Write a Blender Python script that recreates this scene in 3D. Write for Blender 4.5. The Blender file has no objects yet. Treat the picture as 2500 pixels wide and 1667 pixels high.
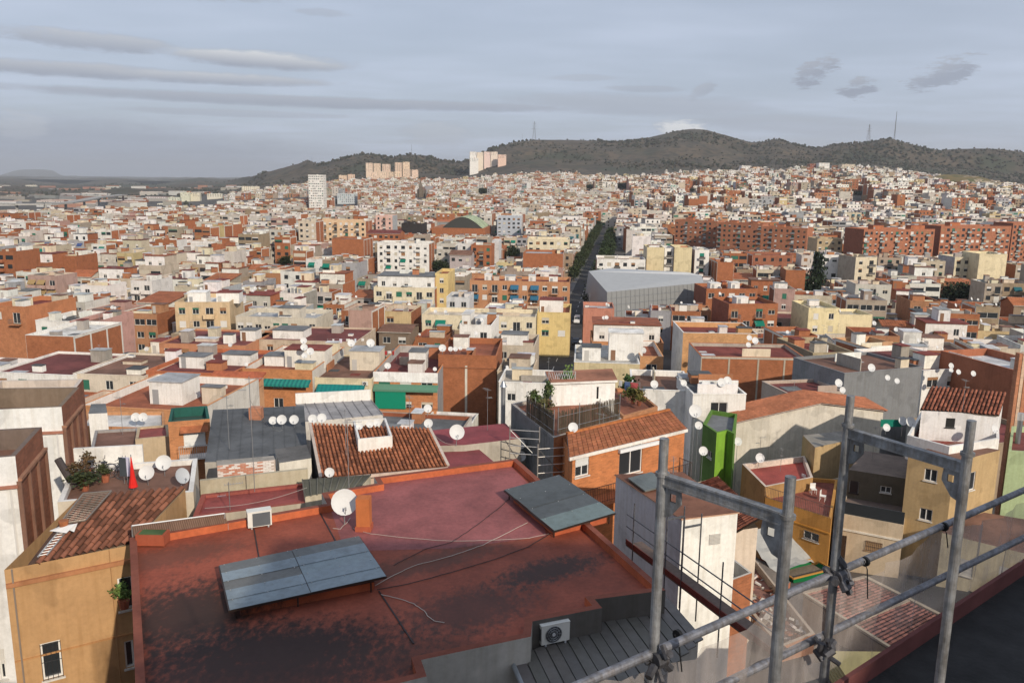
import bpy, math, random
import numpy as np
from mathutils import Vector, Matrix
R = math.radians
S = bpy.context.scene
COL = S.collection
rnd = random.Random(7)

# ------------------------------------------------------------------ camera, sky, sun, exposure
F = 2018.0; ZC = 42.0; PITCH = R(11.1); ROLL = R(0.7)        # focal length in photo pixels, eye height over the plain
cam = bpy.data.objects.new('camera', bpy.data.cameras.new('camera')); COL.objects.link(cam)
cam.data.sensor_width = 22.3; cam.data.lens = F / 2500 * 22.3
cam.data.clip_start = 0.05; cam.data.clip_end = 60000
cam.location = (0, 0, ZC)
cam.rotation_euler = (Matrix.Rotation(math.pi / 2 - PITCH, 3, 'X') @ Matrix.Rotation(ROLL, 3, 'Z')).to_euler()
S.camera = cam
SUN_EL = R(27); SUN_DIR = Vector((0.52, -0.854, 0)).normalized()   # towards the sun, behind the camera and to the right
S.view_settings.view_transform = 'Standard'; S.view_settings.look = 'None'
S.view_settings.exposure = -0.34; S.view_settings.gamma = 1.0; S.view_settings.use_curve_mapping = False
S.cycles.use_denoising = True
S.cycles.max_bounces = 5; S.cycles.diffuse_bounces = 2; S.cycles.glossy_bounces = 2
S.cycles.transparent_max_bounces = 12; S.cycles.volume_bounces = 0
S.cycles.use_adaptive_sampling = True; S.cycles.adaptive_threshold = 0.015

def nd(nt, t, **kw):
    n = nt.nodes.new('ShaderNode' + t)
    for k, v in kw.items():
        if k == 'ins':
            for kk, vv in v.items(): n.inputs[kk].default_value = vv
        else: setattr(n, k, v)
    return n

W = bpy.data.worlds.new('World'); S.world = W; W.use_nodes = True
def build_world():
    nt = W.node_tree; nt.nodes.clear(); L = nt.links.new
    sky = nd(nt, 'TexSky', sky_type='NISHITA'); sky.sun_disc = False
    sky.sun_elevation = SUN_EL; sky.sun_rotation = math.atan2(SUN_DIR.x, SUN_DIR.y)
    sky.air_density = 1.0; sky.dust_density = 2.2; sky.ozone_density = 1.4; sky.altitude = 60
    tc = nd(nt, 'TexCoord')
    nrm = nd(nt, 'VectorMath', operation='NORMALIZE'); L(tc.outputs['Generated'], nrm.inputs[0])
    sp = nd(nt, 'SeparateXYZ'); L(nrm.outputs[0], sp.inputs[0])
    def M(op, a, b=None, c=None, clamp=False):
        n = nd(nt, 'Math', operation=op); n.use_clamp = clamp
        for i, x in enumerate((a, b, c)):
            if x is None: continue
            if isinstance(x, (int, float)): n.inputs[i].default_value = x
            else: L(x, n.inputs[i])
        return n.outputs[0]
    az = M('ARCTAN2', sp.outputs[0], sp.outputs[1]); el = M('ARCSINE', sp.outputs[2])
    # cloud sheet seen in plan: direction projected on a level plane
    zz = M('MAXIMUM', M('ADD', sp.outputs[2], 0.06), 0.02)
    px = M('DIVIDE', sp.outputs[0], zz); py = M('DIVIDE', sp.outputs[1], zz)
    pc = nd(nt, 'CombineXYZ'); L(px, pc.inputs[0]); L(py, pc.inputs[1])
    def noise(vec, scale, det, rough=0.55, sx=(1, 1, 1), off=(0, 0, 0)):
        mp = nd(nt, 'Mapping'); mp.inputs['Scale'].default_value = sx; mp.inputs['Location'].default_value = off
        L(vec, mp.inputs[0])
        n = nd(nt, 'TexNoise'); n.inputs['Scale'].default_value = scale; n.inputs['Detail'].default_value = det
        n.inputs['Roughness'].default_value = rough; L(mp.outputs[0], n.inputs[0]); return n.outputs['Fac']
    def ss(x, a, b):
        n = nd(nt, 'MapRange', interpolation_type='SMOOTHSTEP'); n.inputs[1].default_value = a; n.inputs[2].default_value = b
        L(x, n.inputs[0]); return n.outputs[0]
    pcv = pc.outputs[0]
    ae = nd(nt, 'CombineXYZ'); L(az, ae.inputs[0]); L(el, ae.inputs[1]); aev = ae.outputs[0]
    veil = ss(noise(pcv, 0.5, 3, .6, (0.9, 1.3, 1)), 0.35, 0.75)
    base = nd(nt, 'Mix', data_type='RGBA')
    nb = nd(nt, 'Mix', data_type='RGBA', blend_type='MULTIPLY'); nb.inputs[0].default_value = 1
    L(sky.outputs[0], nb.inputs[6]); nb.inputs[7].default_value = (0.075, 0.075, 0.075, 1)
    L(nb.outputs[2], base.inputs[6]); base.inputs[7].default_value = (0.78, 0.88, 1.08, 1)
    L(M('ADD', M('MULTIPLY', veil, 0.22), 0.62), base.inputs[0])
    cur = base.outputs[2]
    # flat cloud banks, gathered into one cover (alpha) and one brightness (0 grey underside, 1 sunlit top)
    warp = noise(aev, 30, 8, .7, (1, 4, 1))
    wob = M('MULTIPLY_ADD', warp, 2.0, -1.0)
    cov = None; lit = None
    for (a, e, w, h, dens, l0, l1, rag, tilt) in CLOUDS:
        a, e, w, h = R(a), R(e), R(w), R(h)
        da = M('MULTIPLY_ADD', az, 1 / w, -a / w)
        de = M('MULTIPLY_ADD', el, 1 / h, M('MULTIPLY_ADD', az, -tilt / h, (tilt * a - e) / h))
        d2 = M('MULTIPLY_ADD', da, da, M('MULTIPLY', de, de))
        n = nd(nt, 'MapRange', interpolation_type='SMOOTHSTEP'); n.inputs[1].default_value = -.8; n.inputs[2].default_value = -0.15; n.inputs[4].default_value = dens
        L(M('MULTIPLY_ADD', wob, rag * 1.15, M('MULTIPLY', d2, -1.0)), n.inputs[0]); m = n.outputs[0]
        n2 = nd(nt, 'MapRange'); n2.inputs[1].default_value = -.6; n2.inputs[2].default_value = .8; n2.inputs[3].default_value = l0; n2.inputs[4].default_value = l1
        L(de, n2.inputs[0]); t = n2.outputs[0]
        if cov is None: cov, lit = m, t
        else:
            mf = nd(nt, 'Mix', data_type='FLOAT'); L(m, mf.inputs[0]); L(lit, mf.inputs[2]); L(t, mf.inputs[3]); lit = mf.outputs[0]
            cov = M('MAXIMUM', cov, m)
    cc = nd(nt, 'Mix', data_type='RGBA'); L(lit, cc.inputs[0]); cc.inputs[6].default_value = (.42, .47, .58, 1); cc.inputs[7].default_value = (1.0, 1.02, 1.04, 1)
    mx = nd(nt, 'Mix', data_type='RGBA'); L(cov, mx.inputs[0]); L(cur, mx.inputs[6]); L(cc.outputs[2], mx.inputs[7]); cur = mx.outputs[2]
    bg = nd(nt, 'Background'); L(cur, bg.inputs[0]); bg.inputs[1].default_value = 1.0
    out = nd(nt, 'OutputWorld'); L(bg.outputs[0], out.inputs[0])
CLOUDS = [  # azimuth, elevation, half width, half height (degrees), density, brightness below, above, raggedness, tilt
    (-20, 11.2, 9.0, 1.0, .75, .1, .4, .8, .02), (-12.5, 10.2, 2.2, .35, .4, .1, .3, 1, 0),
    (-26, 7.7, 7.0, .75, .85, 0, .6, .7, -.03), (-16.5, 7.2, 7.5, .75, .95, 0, 1, .5, -.03),
    (-27, 6.0, 10, .6, .95, 0, .5, .5, 0), (-19, 5.95, 9, .5, .9, 0, .7, .5, 0),
    (20, .6, 30, 3.6, .5, .55, .55, .25, 0), (-30, .8, 24, 3.4, .7, -.05, -.05, .2, 0),
    (-13, 4.75, 26, .5, .85, 0, .3, .35, -.005), (-18, 3.9, 10, .3, .5, 0, .4, .5, 0),
    (8, 4.9, 12, .95, .55, .1, .35, .4, -.03), (19, 3.5, 12, .9, .5, .1, .35, .4, -.07),
    (4.5, 6.6, 3.4, .3, .4, .2, .5, .5, 0), (8.5, 5.9, 3.4, .3, .5, 0, .3, .5, -.02),
    (19.3, 6.8, 1.7, .95, .9, -.1, .2, 1.8, .3), (21.8, 5.75, 1.4, .7, .95, -.15, .2, 1.8, .1), (26.2, 6.4, 2.4, 1.0, .85, -.1, .25, 1.8, .3),
    (12.2, 5.7, 1.1, .6, .6, 0, .3, 1.3, .5), (-30, 2.7, 1.8, 1.2, .5, .3, .9, 1.2, 0),
    (-5.2, 2.8, 3.2, 1.3, .45, .4, .9, .9, 0), (11.3, 3.2, 2.6, 1.0, .95, .8, 1.1, .8, -.15)]
W.cycles.sampling_method = 'MANUAL'; W.cycles.sample_map_resolution = 256
build_world()
sun = bpy.data.objects.new('sun', bpy.data.lights.new('sun', 'SUN')); COL.objects.link(sun)
sun.data.energy = 5.0; sun.data.angle = R(0.6); sun.data.color = (1.0, 0.89, 0.74)
sd = Vector((SUN_DIR.x * math.cos(SUN_EL), SUN_DIR.y * math.cos(SUN_EL), math.sin(SUN_EL)))
sun.rotation_euler = sd.to_track_quat('Z', 'Y').to_euler(); sun.location = sd * 200

ORD = 'first second third fourth fifth sixth seventh eighth ninth tenth eleventh twelfth thirteenth fourteenth fifteenth sixteenth seventeenth eighteenth nineteenth twentieth twenty-first twenty-second twenty-third twenty-fourth'.split()
# ------------------------------------------------------------------ photo pixel <-> place
_cr, _sr, _cp, _sp = math.cos(ROLL), math.sin(ROLL), math.cos(PITCH), math.sin(PITCH)
def ray(px, py):
    u = (px - 1250) / F; v = (833.5 - py) / F
    u, v = u * _cr - v * _sr, u * _sr + v * _cr
    return Vector((u, _cp + v * _sp, -_sp + v * _cp))
def P(px, py, z):
    d = ray(px, py); return Vector((0, 0, ZC)) + d * ((z - ZC) / d.z)
def PY(px, py, Y):
    d = ray(px, py); return Vector((0, 0, ZC)) + d * (Y / d.y)
def proj(p):
    x, y, z = p[0], p[1], p[2] - ZC
    f = y * _cp - z * _sp; up = y * _sp + z * _cp
    u, v = x / f, up / f
    u, v = u * _cr + v * _sr, -u * _sr + v * _cr
    return 1250 + u * F, 833.5 - v * F

# ------------------------------------------------------------------ materials (one reads its colour from the face attribute "col")
MATS = {}
def mat(name, base=None, rough=.85, var=.12, vscale=1.5, bump=0.0, bscale=20, metal=0.0, spec=.3, kind=None, streak=0.0, extra=None):
    m = bpy.data.materials.new(name); m.use_nodes = True; nt = m.node_tree; L = nt.links.new
    b = nt.nodes['Principled BSDF']; b.inputs['Roughness'].default_value = rough; b.inputs['Metallic'].default_value = metal
    b.inputs['Specular IOR Level'].default_value = spec
    geo = nd(nt, 'NewGeometry'); pos = geo.outputs['Position']
    if base is None:
        at = nd(nt, 'Attribute'); at.attribute_name = 'col'; c = at.outputs['Color']
    else:
        rgb = nd(nt, 'RGB'); rgb.outputs[0].default_value = tuple(base) + (1,); c = rgb.outputs[0]
    def mul(c, fac_out, lo, hi, a=.3, bb=.7, tint=(1, 1, 1)):
        mr = nd(nt, 'MapRange'); mr.inputs[1].default_value = a; mr.inputs[2].default_value = bb; L(fac_out, mr.inputs[0])
        mx = nd(nt, 'Mix', data_type='RGBA')
        d = nd(nt, 'Mix', data_type='RGBA', blend_type='MULTIPLY'); d.inputs[0].default_value = 1; L(c, d.inputs[6]); d.inputs[7].default_value = (lo * tint[0], lo * tint[1], lo * tint[2], 1)
        e = nd(nt, 'Mix', data_type='RGBA', blend_type='MULTIPLY'); e.inputs[0].default_value = 1; L(c, e.inputs[6]); e.inputs[7].default_value = (hi, hi, hi, 1)
        L(mr.outputs[0], mx.inputs[0]); L(d.outputs[2], mx.inputs[6]); L(e.outputs[2], mx.inputs[7]); return mx.outputs[2]
    def noise(scale, det=5, vec=pos, sc=None, rough=.6):
        if sc:
            mp = nd(nt, 'Mapping'); mp.inputs['Scale'].default_value = sc; L(vec, mp.inputs[0]); vec = mp.outputs[0]
        n = nd(nt, 'TexNoise'); n.inputs['Scale'].default_value = scale; n.inputs['Detail'].default_value = det; n.inputs['Roughness'].default_value = rough
        L(vec, n.inputs[0]); return n.outputs['Fac']
    height = None
    if kind == 'brick':
        cr = nd(nt, 'VectorMath', operation='CROSS_PRODUCT'); cr.inputs[0].default_value = (0, 0, 1); L(geo.outputs['Normal'], cr.inputs[1])
        dt = nd(nt, 'VectorMath', operation='DOT_PRODUCT'); L(pos, dt.inputs[0]); L(cr.outputs[0], dt.inputs[1])
        sp = nd(nt, 'SeparateXYZ'); L(pos, sp.inputs[0]); cb = nd(nt, 'CombineXYZ'); L(dt.outputs['Value'], cb.inputs[0]); L(sp.outputs[2], cb.inputs[1])
        bt = nd(nt, 'TexBrick'); L(cb.outputs[0], bt.inputs['Vector']); bt.inputs['Scale'].default_value = 1
        bt.inputs['Brick Width'].default_value = .29; bt.inputs['Row Height'].default_value = .085; bt.inputs['Mortar Size'].default_value = .009
        bt.inputs['Color1'].default_value = (.75, .75, .75, 1); bt.inputs['Color2'].default_value = (1.15, 1.1, 1.05, 1); bt.inputs['Mortar'].default_value = (1.05, 1.15, 1.2, 1)
        mm = nd(nt, 'Mix', data_type='RGBA', blend_type='MULTIPLY'); mm.inputs[0].default_value = .8; L(c, mm.inputs[6]); L(bt.outputs['Color'], mm.inputs[7]); c = mm.outputs[2]
        c = mul(c, noise(.9, 7), .8, 1.1)
        height = bt.outputs['Fac']
    if var: c = mul(c, noise(vscale, 6), 1 - var, 1 + var * .7)
    if streak:
        c = mul(c, noise(1.0, 5, sc=(4.5, 4.5, .3)), 1 - streak, 1.0, .25, .55, (1, .97, .92))
        c = mul(c, noise(.35, 4), 1 - streak * .5, 1.03, .3, .55)
    if streak:
        c = mul(c, noise(.55, 3, rough=.4), .86, 1.0, .40, .43); c = mul(c, noise(5, 6, rough=.7), .9, 1.04, .3, .6)
    if extra: c = extra(nt, c, pos, mul, noise)
    L(c, b.inputs['Base Color'])
    if bump or height is not None:
        bp = nd(nt, 'Bump'); bp.inputs['Strength'].default_value = bump or .4; bp.inputs['Distance'].default_value = .02
        L(height if height is not None else noise(bscale, 4), bp.inputs['Height']); L(bp.outputs[0], b.inputs['Normal'])
    MATS[name] = m; return m
mat('plaster', rough=.92, var=.07, vscale=.8, streak=.15, bump=.15, bscale=25)
mat('brick', kind='brick', rough=.95, var=.10, vscale=2.5)
mat('roof', rough=.9, var=.22, vscale=.6, bump=.2, bscale=12, extra=lambda nt, c, pos, mul, noise: mul(mul(c, noise(.22, 7), .66, 1.12, .35, .6), noise(2.2, 6, rough=.7), .7, 1.06, .28, .5))
mat('paint', rough=.55, var=.06, vscale=2.5)
mat('tile', rough=.9, var=.30, vscale=3.0, bump=.3, bscale=30, extra=lambda nt, c, pos, mul, noise: mul(c, noise(.5, 6), .7, 1.12, .3, .6))
mat('metal', rough=.45, var=.14, vscale=2.0, metal=.75, spec=.5)
mat('glass', base=(.028, .032, .036), rough=.12, var=0, spec=.6)
mat('cloth', rough=.9, var=.08, vscale=4)
mat('wood', rough=.8, var=.25, vscale=6)
mat('leaf', rough=.75, var=.35, vscale=.9, spec=.2)
mat('soil', rough=1, var=.3, vscale=.02)
def galv():
    def ex(nt, c, pos, mul, noise):
        return mul(mul(c, noise(9, 6, rough=.7), .55, 1.15, .35, .65), noise(40, 3, sc=(1, 1, .2)), .75, 1.1, .3, .6, (1, .9, .8))
    mat('galvanised', rough=.55, var=.15, vscale=4, metal=.55, spec=.4, bump=.15, bscale=60, extra=ex)
galv()

# ------------------------------------------------------------------ mesh collector and scene tree
class MB:
    def __init__(s, o=(0, 0, 0)): s.v = []; s.f = []; s.m = []; s.c = []; s.o = Vector(o)
    def poly(s, pts, m, c):
        n = len(s.v); s.v.extend([(p[0], p[1], p[2]) for p in pts]); s.f.append(tuple(range(n, n + len(pts)))); s.m.append(m); s.c.append(c); return s
    def box(s, x0, x1, y0, y1, z0, z1, m, c, skip=''):
        a = [(x0, y0), (x1, y0), (x1, y1), (x0, y1)]
        return s.prism(a, z0, z1, m, c, m, c, bottom='b' not in skip, top='t' not in skip)
    def prism(s, pl, z0, z1, m, c, mt=None, ct=None, bottom=True, top=True):
        n = len(pl); A = sum(pl[i][0] * pl[(i + 1) % n][1] - pl[(i + 1) % n][0] * pl[i][1] for i in range(n))
        if A < 0: pl = pl[::-1]
        for i in range(n):
            a, b = pl[i], pl[(i + 1) % n]
            s.poly([(a[0], a[1], z0), (b[0], b[1], z0), (b[0], b[1], z1), (a[0], a[1], z1)], m, c)
        if top: s.poly([(p[0], p[1], z1) for p in pl], mt or m, ct or c)
        if bottom: s.poly([(p[0], p[1], z0) for p in pl[::-1]], m, c)
        return s
    def beam(s, a, b, w, h, m, c):            # box between two points, w across, h tall
        a = Vector(a); b = Vector(b); d = (b - a).normalized()
        up = Vector((0, 0, 1)) if abs(d.z) < .98 else Vector((0, 1, 0))
        x = d.cross(up).normalized() * (w / 2); z = x.cross(d).normalized() * (h / 2)
        p = [a - x - z, a + x - z, a + x + z, a - x + z]; q = [t + (b - a) for t in p]
        for i in range(4): s.poly([p[i], q[i], q[(i + 1) % 4], p[(i + 1) % 4]], m, c)
        s.poly(p, m, c); s.poly(q[::-1], m, c); return s
    def tube(s, pts, r, m, c, n=6, r2=None, cap=True):
        pts = [Vector(p) for p in pts]; rings = []
        for i, p in enumerate(pts):
            d = (pts[min(i + 1, len(pts) - 1)] - pts[max(i - 1, 0)]).normalized()
            up = Vector((0, 0, 1)) if abs(d.z) < .95 else Vector((0, 1, 0))
            x = d.cross(up).normalized(); y = d.cross(x)
            rr = r if r2 is None else r + (r2 - r) * i / max(1, len(pts) - 1)
            rings.append([p + (x * math.cos(t) + y * math.sin(t)) * rr for t in [2 * math.pi * k / n for k in range(n)]])
        for a, b in zip(rings, rings[1:]):
            for k in range(n): s.poly([a[k], a[(k + 1) % n], b[(k + 1) % n], b[k]], m, c)
        if cap: s.poly(rings[0][::-1], m, c); s.poly(rings[-1], m, c)
        return s
    def wall(s, A, B, z0, z1, holes, m, c, dep=.16, cin=None):    # vertical wall A->B (outside on the right of A->B), with recessed openings
        ax, ay = A[0], A[1]; dx, dy = B[0] - ax, B[1] - ay; ln = math.hypot(dx, dy) or 1e-6
        ux, uy = dx / ln, dy / ln; nx, ny = -uy, ux               # inward normal
        def q(t, z, d=0): return (ax + ux * t + nx * d, ay + uy * t + ny * d, z)
        hs = []
        for h in holes:
            a, b2, zz0, zz1 = max(.02, h[0]), min(ln - .02, h[1]), max(z0 + .01, h[2]), min(z1 - .01, h[3])
            if b2 - a > .05 and zz1 - zz0 > .05: hs.append((a, b2, zz0, zz1))
        ts = sorted({0, ln, *[h[0] for h in hs], *[h[1] for h in hs]}); 
        for t0, t1 in zip(ts, ts[1:]):
            if t1 - t0 < 1e-4: continue
            col = sorted([(h[2], h[3]) for h in hs if h[0] <= t0 + 1e-5 and h[1] >= t1 - 1e-5]); z = z0
            for (h0, h1) in col:
                if h0 > z + 1e-4: s.poly([q(t0, z), q(t1, z), q(t1, h0), q(t0, h0)], m, c)
                z = max(z, h1)
            if z < z1 - 1e-4: s.poly([q(t0, z), q(t1, z), q(t1, z1), q(t0, z1)], m, c)
        k = cin or c
        for (a, b2, h0, h1) in hs:
            s.poly([q(a, h0), q(b2, h0), q(b2, h0, dep), q(a, h0, dep)], m, k); s.poly([q(a, h1, dep), q(b2, h1, dep), q(b2, h1), q(a, h1)], m, k)
            s.poly([q(a, h0, dep), q(a, h1, dep), q(a, h1), q(a, h0)], m, k); s.poly([q(b2, h0), q(b2, h1), q(b2, h1, dep), q(b2, h0, dep)], m, k)
        return s
    def mesh(s, name, smooth=False):
        me = bpy.data.meshes.new(name); o = s.o
        me.from_pydata([(a - o.x, b - o.y, z - o.z) for a, b, z in s.v], [], s.f)
        ms = sorted(set(s.m)); ix = {k: i for i, k in enumerate(ms)}
        for k in ms: me.materials.append(MATS[k])
        if len(ms) > 1: me.polygons.foreach_set('material_index', np.array([ix[k] for k in s.m], dtype=np.int32))
        at = me.attributes.new('col', 'FLOAT_COLOR', 'FACE')
        cc = np.ones((len(s.f), 4), dtype=np.float32); cc[:, :3] = np.array([tuple(c) for c in s.c], dtype=np.float32).reshape(-1, 3); at.data.foreach_set('color', cc.ravel())
        if smooth: me.polygons.foreach_set('use_smooth', np.ones(len(s.f), dtype=bool))
        me.update(); return me
    def build(s, name, parent=None, smooth=False):
        return link(name, s.mesh(name, smooth), parent)
def link(name, me, parent=None, loc=None, rotz=None):
    o = bpy.data.objects.new(name, me); COL.objects.link(o); o.parent = parent
    if loc is not None: o.location = loc
    if rotz is not None: o.rotation_euler = (0, 0, rotz)
    return o
LABELS = {}
def tag(o, label, cat, group=None, kind=None):
    LABELS.setdefault(label, []).append(o)
    o['label'] = label; o['category'] = cat
    if group: o['group'] = group
    if kind: o['kind'] = kind
    return o
def thing(name, label, cat, loc=(0, 0, 0), rotz=0.0, group=None):
    o = bpy.data.objects.new(name, None); COL.objects.link(o); o.location = loc; o.rotation_euler = (0, 0, rotz); o.empty_display_size = .3
    return tag(o, label, cat, group)
def copy_tree(root, loc, rotz, label, group=None, scale=None):
    r = root.copy(); COL.objects.link(r); r.location = loc; r.rotation_euler = (0, 0, rotz); r['label'] = label
    if group: r['group'] = group
    if scale: r.scale = (scale,) * 3
    LABELS.setdefault(label, []).append(r)
    for ch in KIDS(root):
        c = ch.copy(); COL.objects.link(c); c.parent = r
        for g in KIDS(ch):
            d = g.copy(); COL.objects.link(d); d.parent = c
    return r
_kids = {}
def KIDS(o):
    if o.name not in _kids: _kids[o.name] = list(o.children)
    return _kids[o.name]

# colours as real surface colours
C = dict(white=(.74, .72, .68), cream=(.66, .58, .42), beige=(.55, .47, .37), tan=(.46, .36, .25), yellow=(.64, .49, .22), ochre=(.60, .33, .09), pink=(.60, .40, .34),
         grey=(.38, .39, .40), palegrey=(.56, .56, .56), dark=(.10, .10, .105), orange=(.46, .23, .12), brick=(.35, .13, .06), darkbrick=(.26, .09, .055),
         red=(.20, .048, .036), maroon=(.165, .048, .043), terra=(.29, .095, .05), tileroof=(.36, .125, .055), brown=(.19, .10, .07), bitumen=(.085, .09, .095), slate=(.16, .165, .17),
         green=(.005, .16, .11), lime=(.2, .4, .04), asphalt=(.05, .05, .052), iron=(.03, .03, .032), steel=(.36, .38, .40), dish=(.60, .60, .59), concrete=(.34, .31, .27), blue=(.08, .14, .32))
def vary(c, a=.08, h=.03):
    k = 1 + rnd.uniform(-a, a); return tuple(min(.9, max(.004, x * k * (1 + rnd.uniform(-h, h)))) for x in c)
# ------------------------------------------------------------------ terrain: slope below the viewpoint, river plain, town slopes, hills
PXC = [-500, 0, 300, 500, 700, 900, 1100, 1300, 1500, 1700, 1900, 2100, 2300, 2500, 3000]
ROWS = [(1000, [527, 527, 527, 524, 522, 517, 513, 510, 507, 503, 500, 496, 503, 510, 510]),
        (1400, [503, 503, 503, 500, 487, 479, 476, 472, 472, 466, 458, 450, 468, 486, 488]),
        (1900, [487, 487, 487, 480, 461, 446, 443, 430, 438, 434, 422, 418, 447, 474, 476])]
RIDGE = [(-500, 452), (-100, 446), (0, 447), (50, 441), (110, 443), (190, 454), (250, 449), (300, 443), (400, 453), (450, 443), (510, 434), (560, 442), (600, 437), (640, 428), (700, 413),
         (745, 400), (765, 390), (785, 400), (805, 399), (860, 382), (900, 375), (960, 384), (1010, 378), (1050, 385), (1075, 393), (1120, 396), (1150, 388), (1200, 360), (1260, 345), (1300, 341),
         (1400, 343), (1500, 345), (1560, 338), (1620, 322), (1660, 315), (1700, 320), (1750, 335), (1800, 352), (1830, 352), (1860, 344), (1900, 355), (1950, 364), (2000, 355), (2050, 350), (2090, 345),
         (2110, 340), (2125, 338), (2150, 345), (2200, 358), (2250, 367), (2290, 364), (2330, 361), (2400, 365), (2450, 372), (2500, 385), (2560, 372), (2700, 380), (3000, 400)]
def hash2(ix, iy):
    n = np.sin(ix * 127.1 + iy * 311.7) * 43758.5453; return n - np.floor(n)
def vnoise(x, y):
    x = np.asarray(x, float); y = np.asarray(y, float); ix = np.floor(x); iy = np.floor(y); fx = x - ix; fy = y - iy
    fx = fx * fx * (3 - 2 * fx); fy = fy * fy * (3 - 2 * fy)
    return (hash2(ix, iy) * (1 - fx) + hash2(ix + 1, iy) * fx) * (1 - fy) + (hash2(ix, iy + 1) * (1 - fx) + hash2(ix + 1, iy + 1) * fx) * fy
def fbm(x, y, o=4):
    t = 0; a = .5
    for k in range(o): t = t + a * vnoise(x * 2 ** k + 17 * k, y * 2 ** k - 9 * k); a *= .5
    return t
def z_at(px, py, Y):        # height of the sight line through (px, py) at distance Y, arrays
    u = (px - 1250) / F; v = (833.5 - py) / F; v2 = u * _sr + v * _cr
    return ZC + (-_sp + v2 * _cp) / (_cp + v2 * _sp) * Y
def u_to_px(u): return 1250 + u * F * .985
HS = np.array([0.0, 20, 45, 70, 100, 130, 160, 200, 260]); HZ = np.array([26.0, 21.5, 15.5, 10.5, 6.5, 3.6, 1.8, .6, 0])
def height(x, y):
    x = np.asarray(x, float); y = np.asarray(y, float)
    Y = np.maximum(y, 1.0); u = x / np.maximum(Y, 60); px = np.clip(u_to_px(u), -500, 3000)
    h = np.interp(np.maximum(y, 0), HS, HZ)
    far = y > 500
    if np.any(far):
        pf = px[far] if px.ndim else px; Yf = Y[far] if px.ndim else Y
        zr = [np.zeros_like(pf), np.full_like(pf, 0.0)]; yr = [np.full_like(pf, 500.), np.full_like(pf, 640.)]
        for Yr, ys in ROWS: zr.append(z_at(pf, np.interp(pf, PXC, ys), Yr)); yr.append(np.full_like(pf, Yr))
        left = 1 - np.clip((pf - 540) / 130, 0, 1); left = left * left * (3 - 2 * left)
        Ymid = 2300 + left * 1700; Yrg = 2750 + left * 2450 + 250 * np.sin(pf / 210.0)
        yrg = np.interp(pf, [p for p, _ in RIDGE], [q for _, q in RIDGE])
        zrg = z_at(pf, yrg, Yrg)
        za = zr[-1]; foot = za + (zrg - za) * (.42 * (1 - left) + .05 * left)
        zr += [foot, zrg, zrg * .45, zrg * .2]; yr += [Ymid, Yrg, Yrg * 1.25, Yrg * 2.5]
        out = np.zeros_like(pf)
        for k in range(len(zr) - 1):
            t = np.clip((Yf - yr[k]) / (yr[k + 1] - yr[k]), 0, 1)
            if k == 5: t = t * (2 - t) * .75 + .25 * t          # ridge crest is steeper from below
            seg = (Yf >= yr[k]); out = np.where(seg, zr[k] + (zr[k + 1] - zr[k]) * t, out)
        xf = x[far] if px.ndim else x
        rough = np.clip((Yf - 1700) / 900, 0, 1) * (1 - np.exp(-((Yf - Yrg) / 160.) ** 2))
        out = out + (fbm(xf / 260., Yf / 260.) - .5) * 46 * rough + (fbm(xf / 60, Yf / 60) - .5) * 7 * np.clip((Yf - 1900) / 600, 0, 1)
        if px.ndim: h = h.copy(); h[far] = h[far] + out
        else: h = h + out
    return h
_HT = None
def H(x, y):
    global _HT
    if y <= 500:
        return float(np.interp(max(y, 0), HS, HZ))
    if y > 2180: return float(height(np.array([x], float), np.array([y], float))[0])
    if _HT is None:
        gx, gy = np.meshgrid(np.arange(-1900, 1901, 20.), np.arange(480, 2241, 20.)); _HT = height(gx.ravel(), gy.ravel()).reshape(gx.shape).tolist()
    i = min(max((x + 1900) / 20, 0), 189); j = (y - 480) / 20; a, b = int(i), int(j); i -= a; j -= b
    return (_HT[b][a] * (1 - i) + _HT[b][a + 1] * i) * (1 - j) + (_HT[b + 1][a] * (1 - i) + _HT[b + 1][a + 1] * i) * j

def ground_extra(nt, c, pos, mul, noise):
    # streets and yards in the town; dry scrub, bare earth and pine cover on the hills (by height above the plain and distance)
    sp = nd(nt, 'SeparateXYZ'); nt.links.new(pos, sp.inputs[0])
    def ramp(out, a, b):
        m = nd(nt, 'MapRange', interpolation_type='SMOOTHSTEP'); m.inputs[1].default_value = a; m.inputs[2].default_value = b; nt.links.new(out, m.inputs[0]); return m.outputs[0]
    def mix(f, a, b):
        m = nd(nt, 'Mix', data_type='RGBA'); nt.links.new(f, m.inputs[0])
        for i, q in ((6, a), (7, b)):
            if isinstance(q, tuple): m.inputs[i].default_value = q + (1,)
            else: nt.links.new(q, m.inputs[i])
        return m.outputs[2]
    scrub = mix(ramp(noise(.012, 8), .38, .62), (.062, .049, .034), (.11, .084, .056))
    scrub = mix(ramp(noise(.05, 6), .46, .62), scrub, (.032, .034, .024))
    scrub = mix(ramp(noise(.0035, 5), .5, .62), scrub, (.045, .050, .030))
    town = mix(ramp(noise(.06, 5), .4, .6), (.06, .058, .055), (.11, .10, .09))
    return mix(ramp(sp.outputs[1], 1750, 2150), town, scrub)
mat('ground', base=(.06, .058, .055), rough=1, var=.15, vscale=.05, extra=ground_extra)
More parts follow.
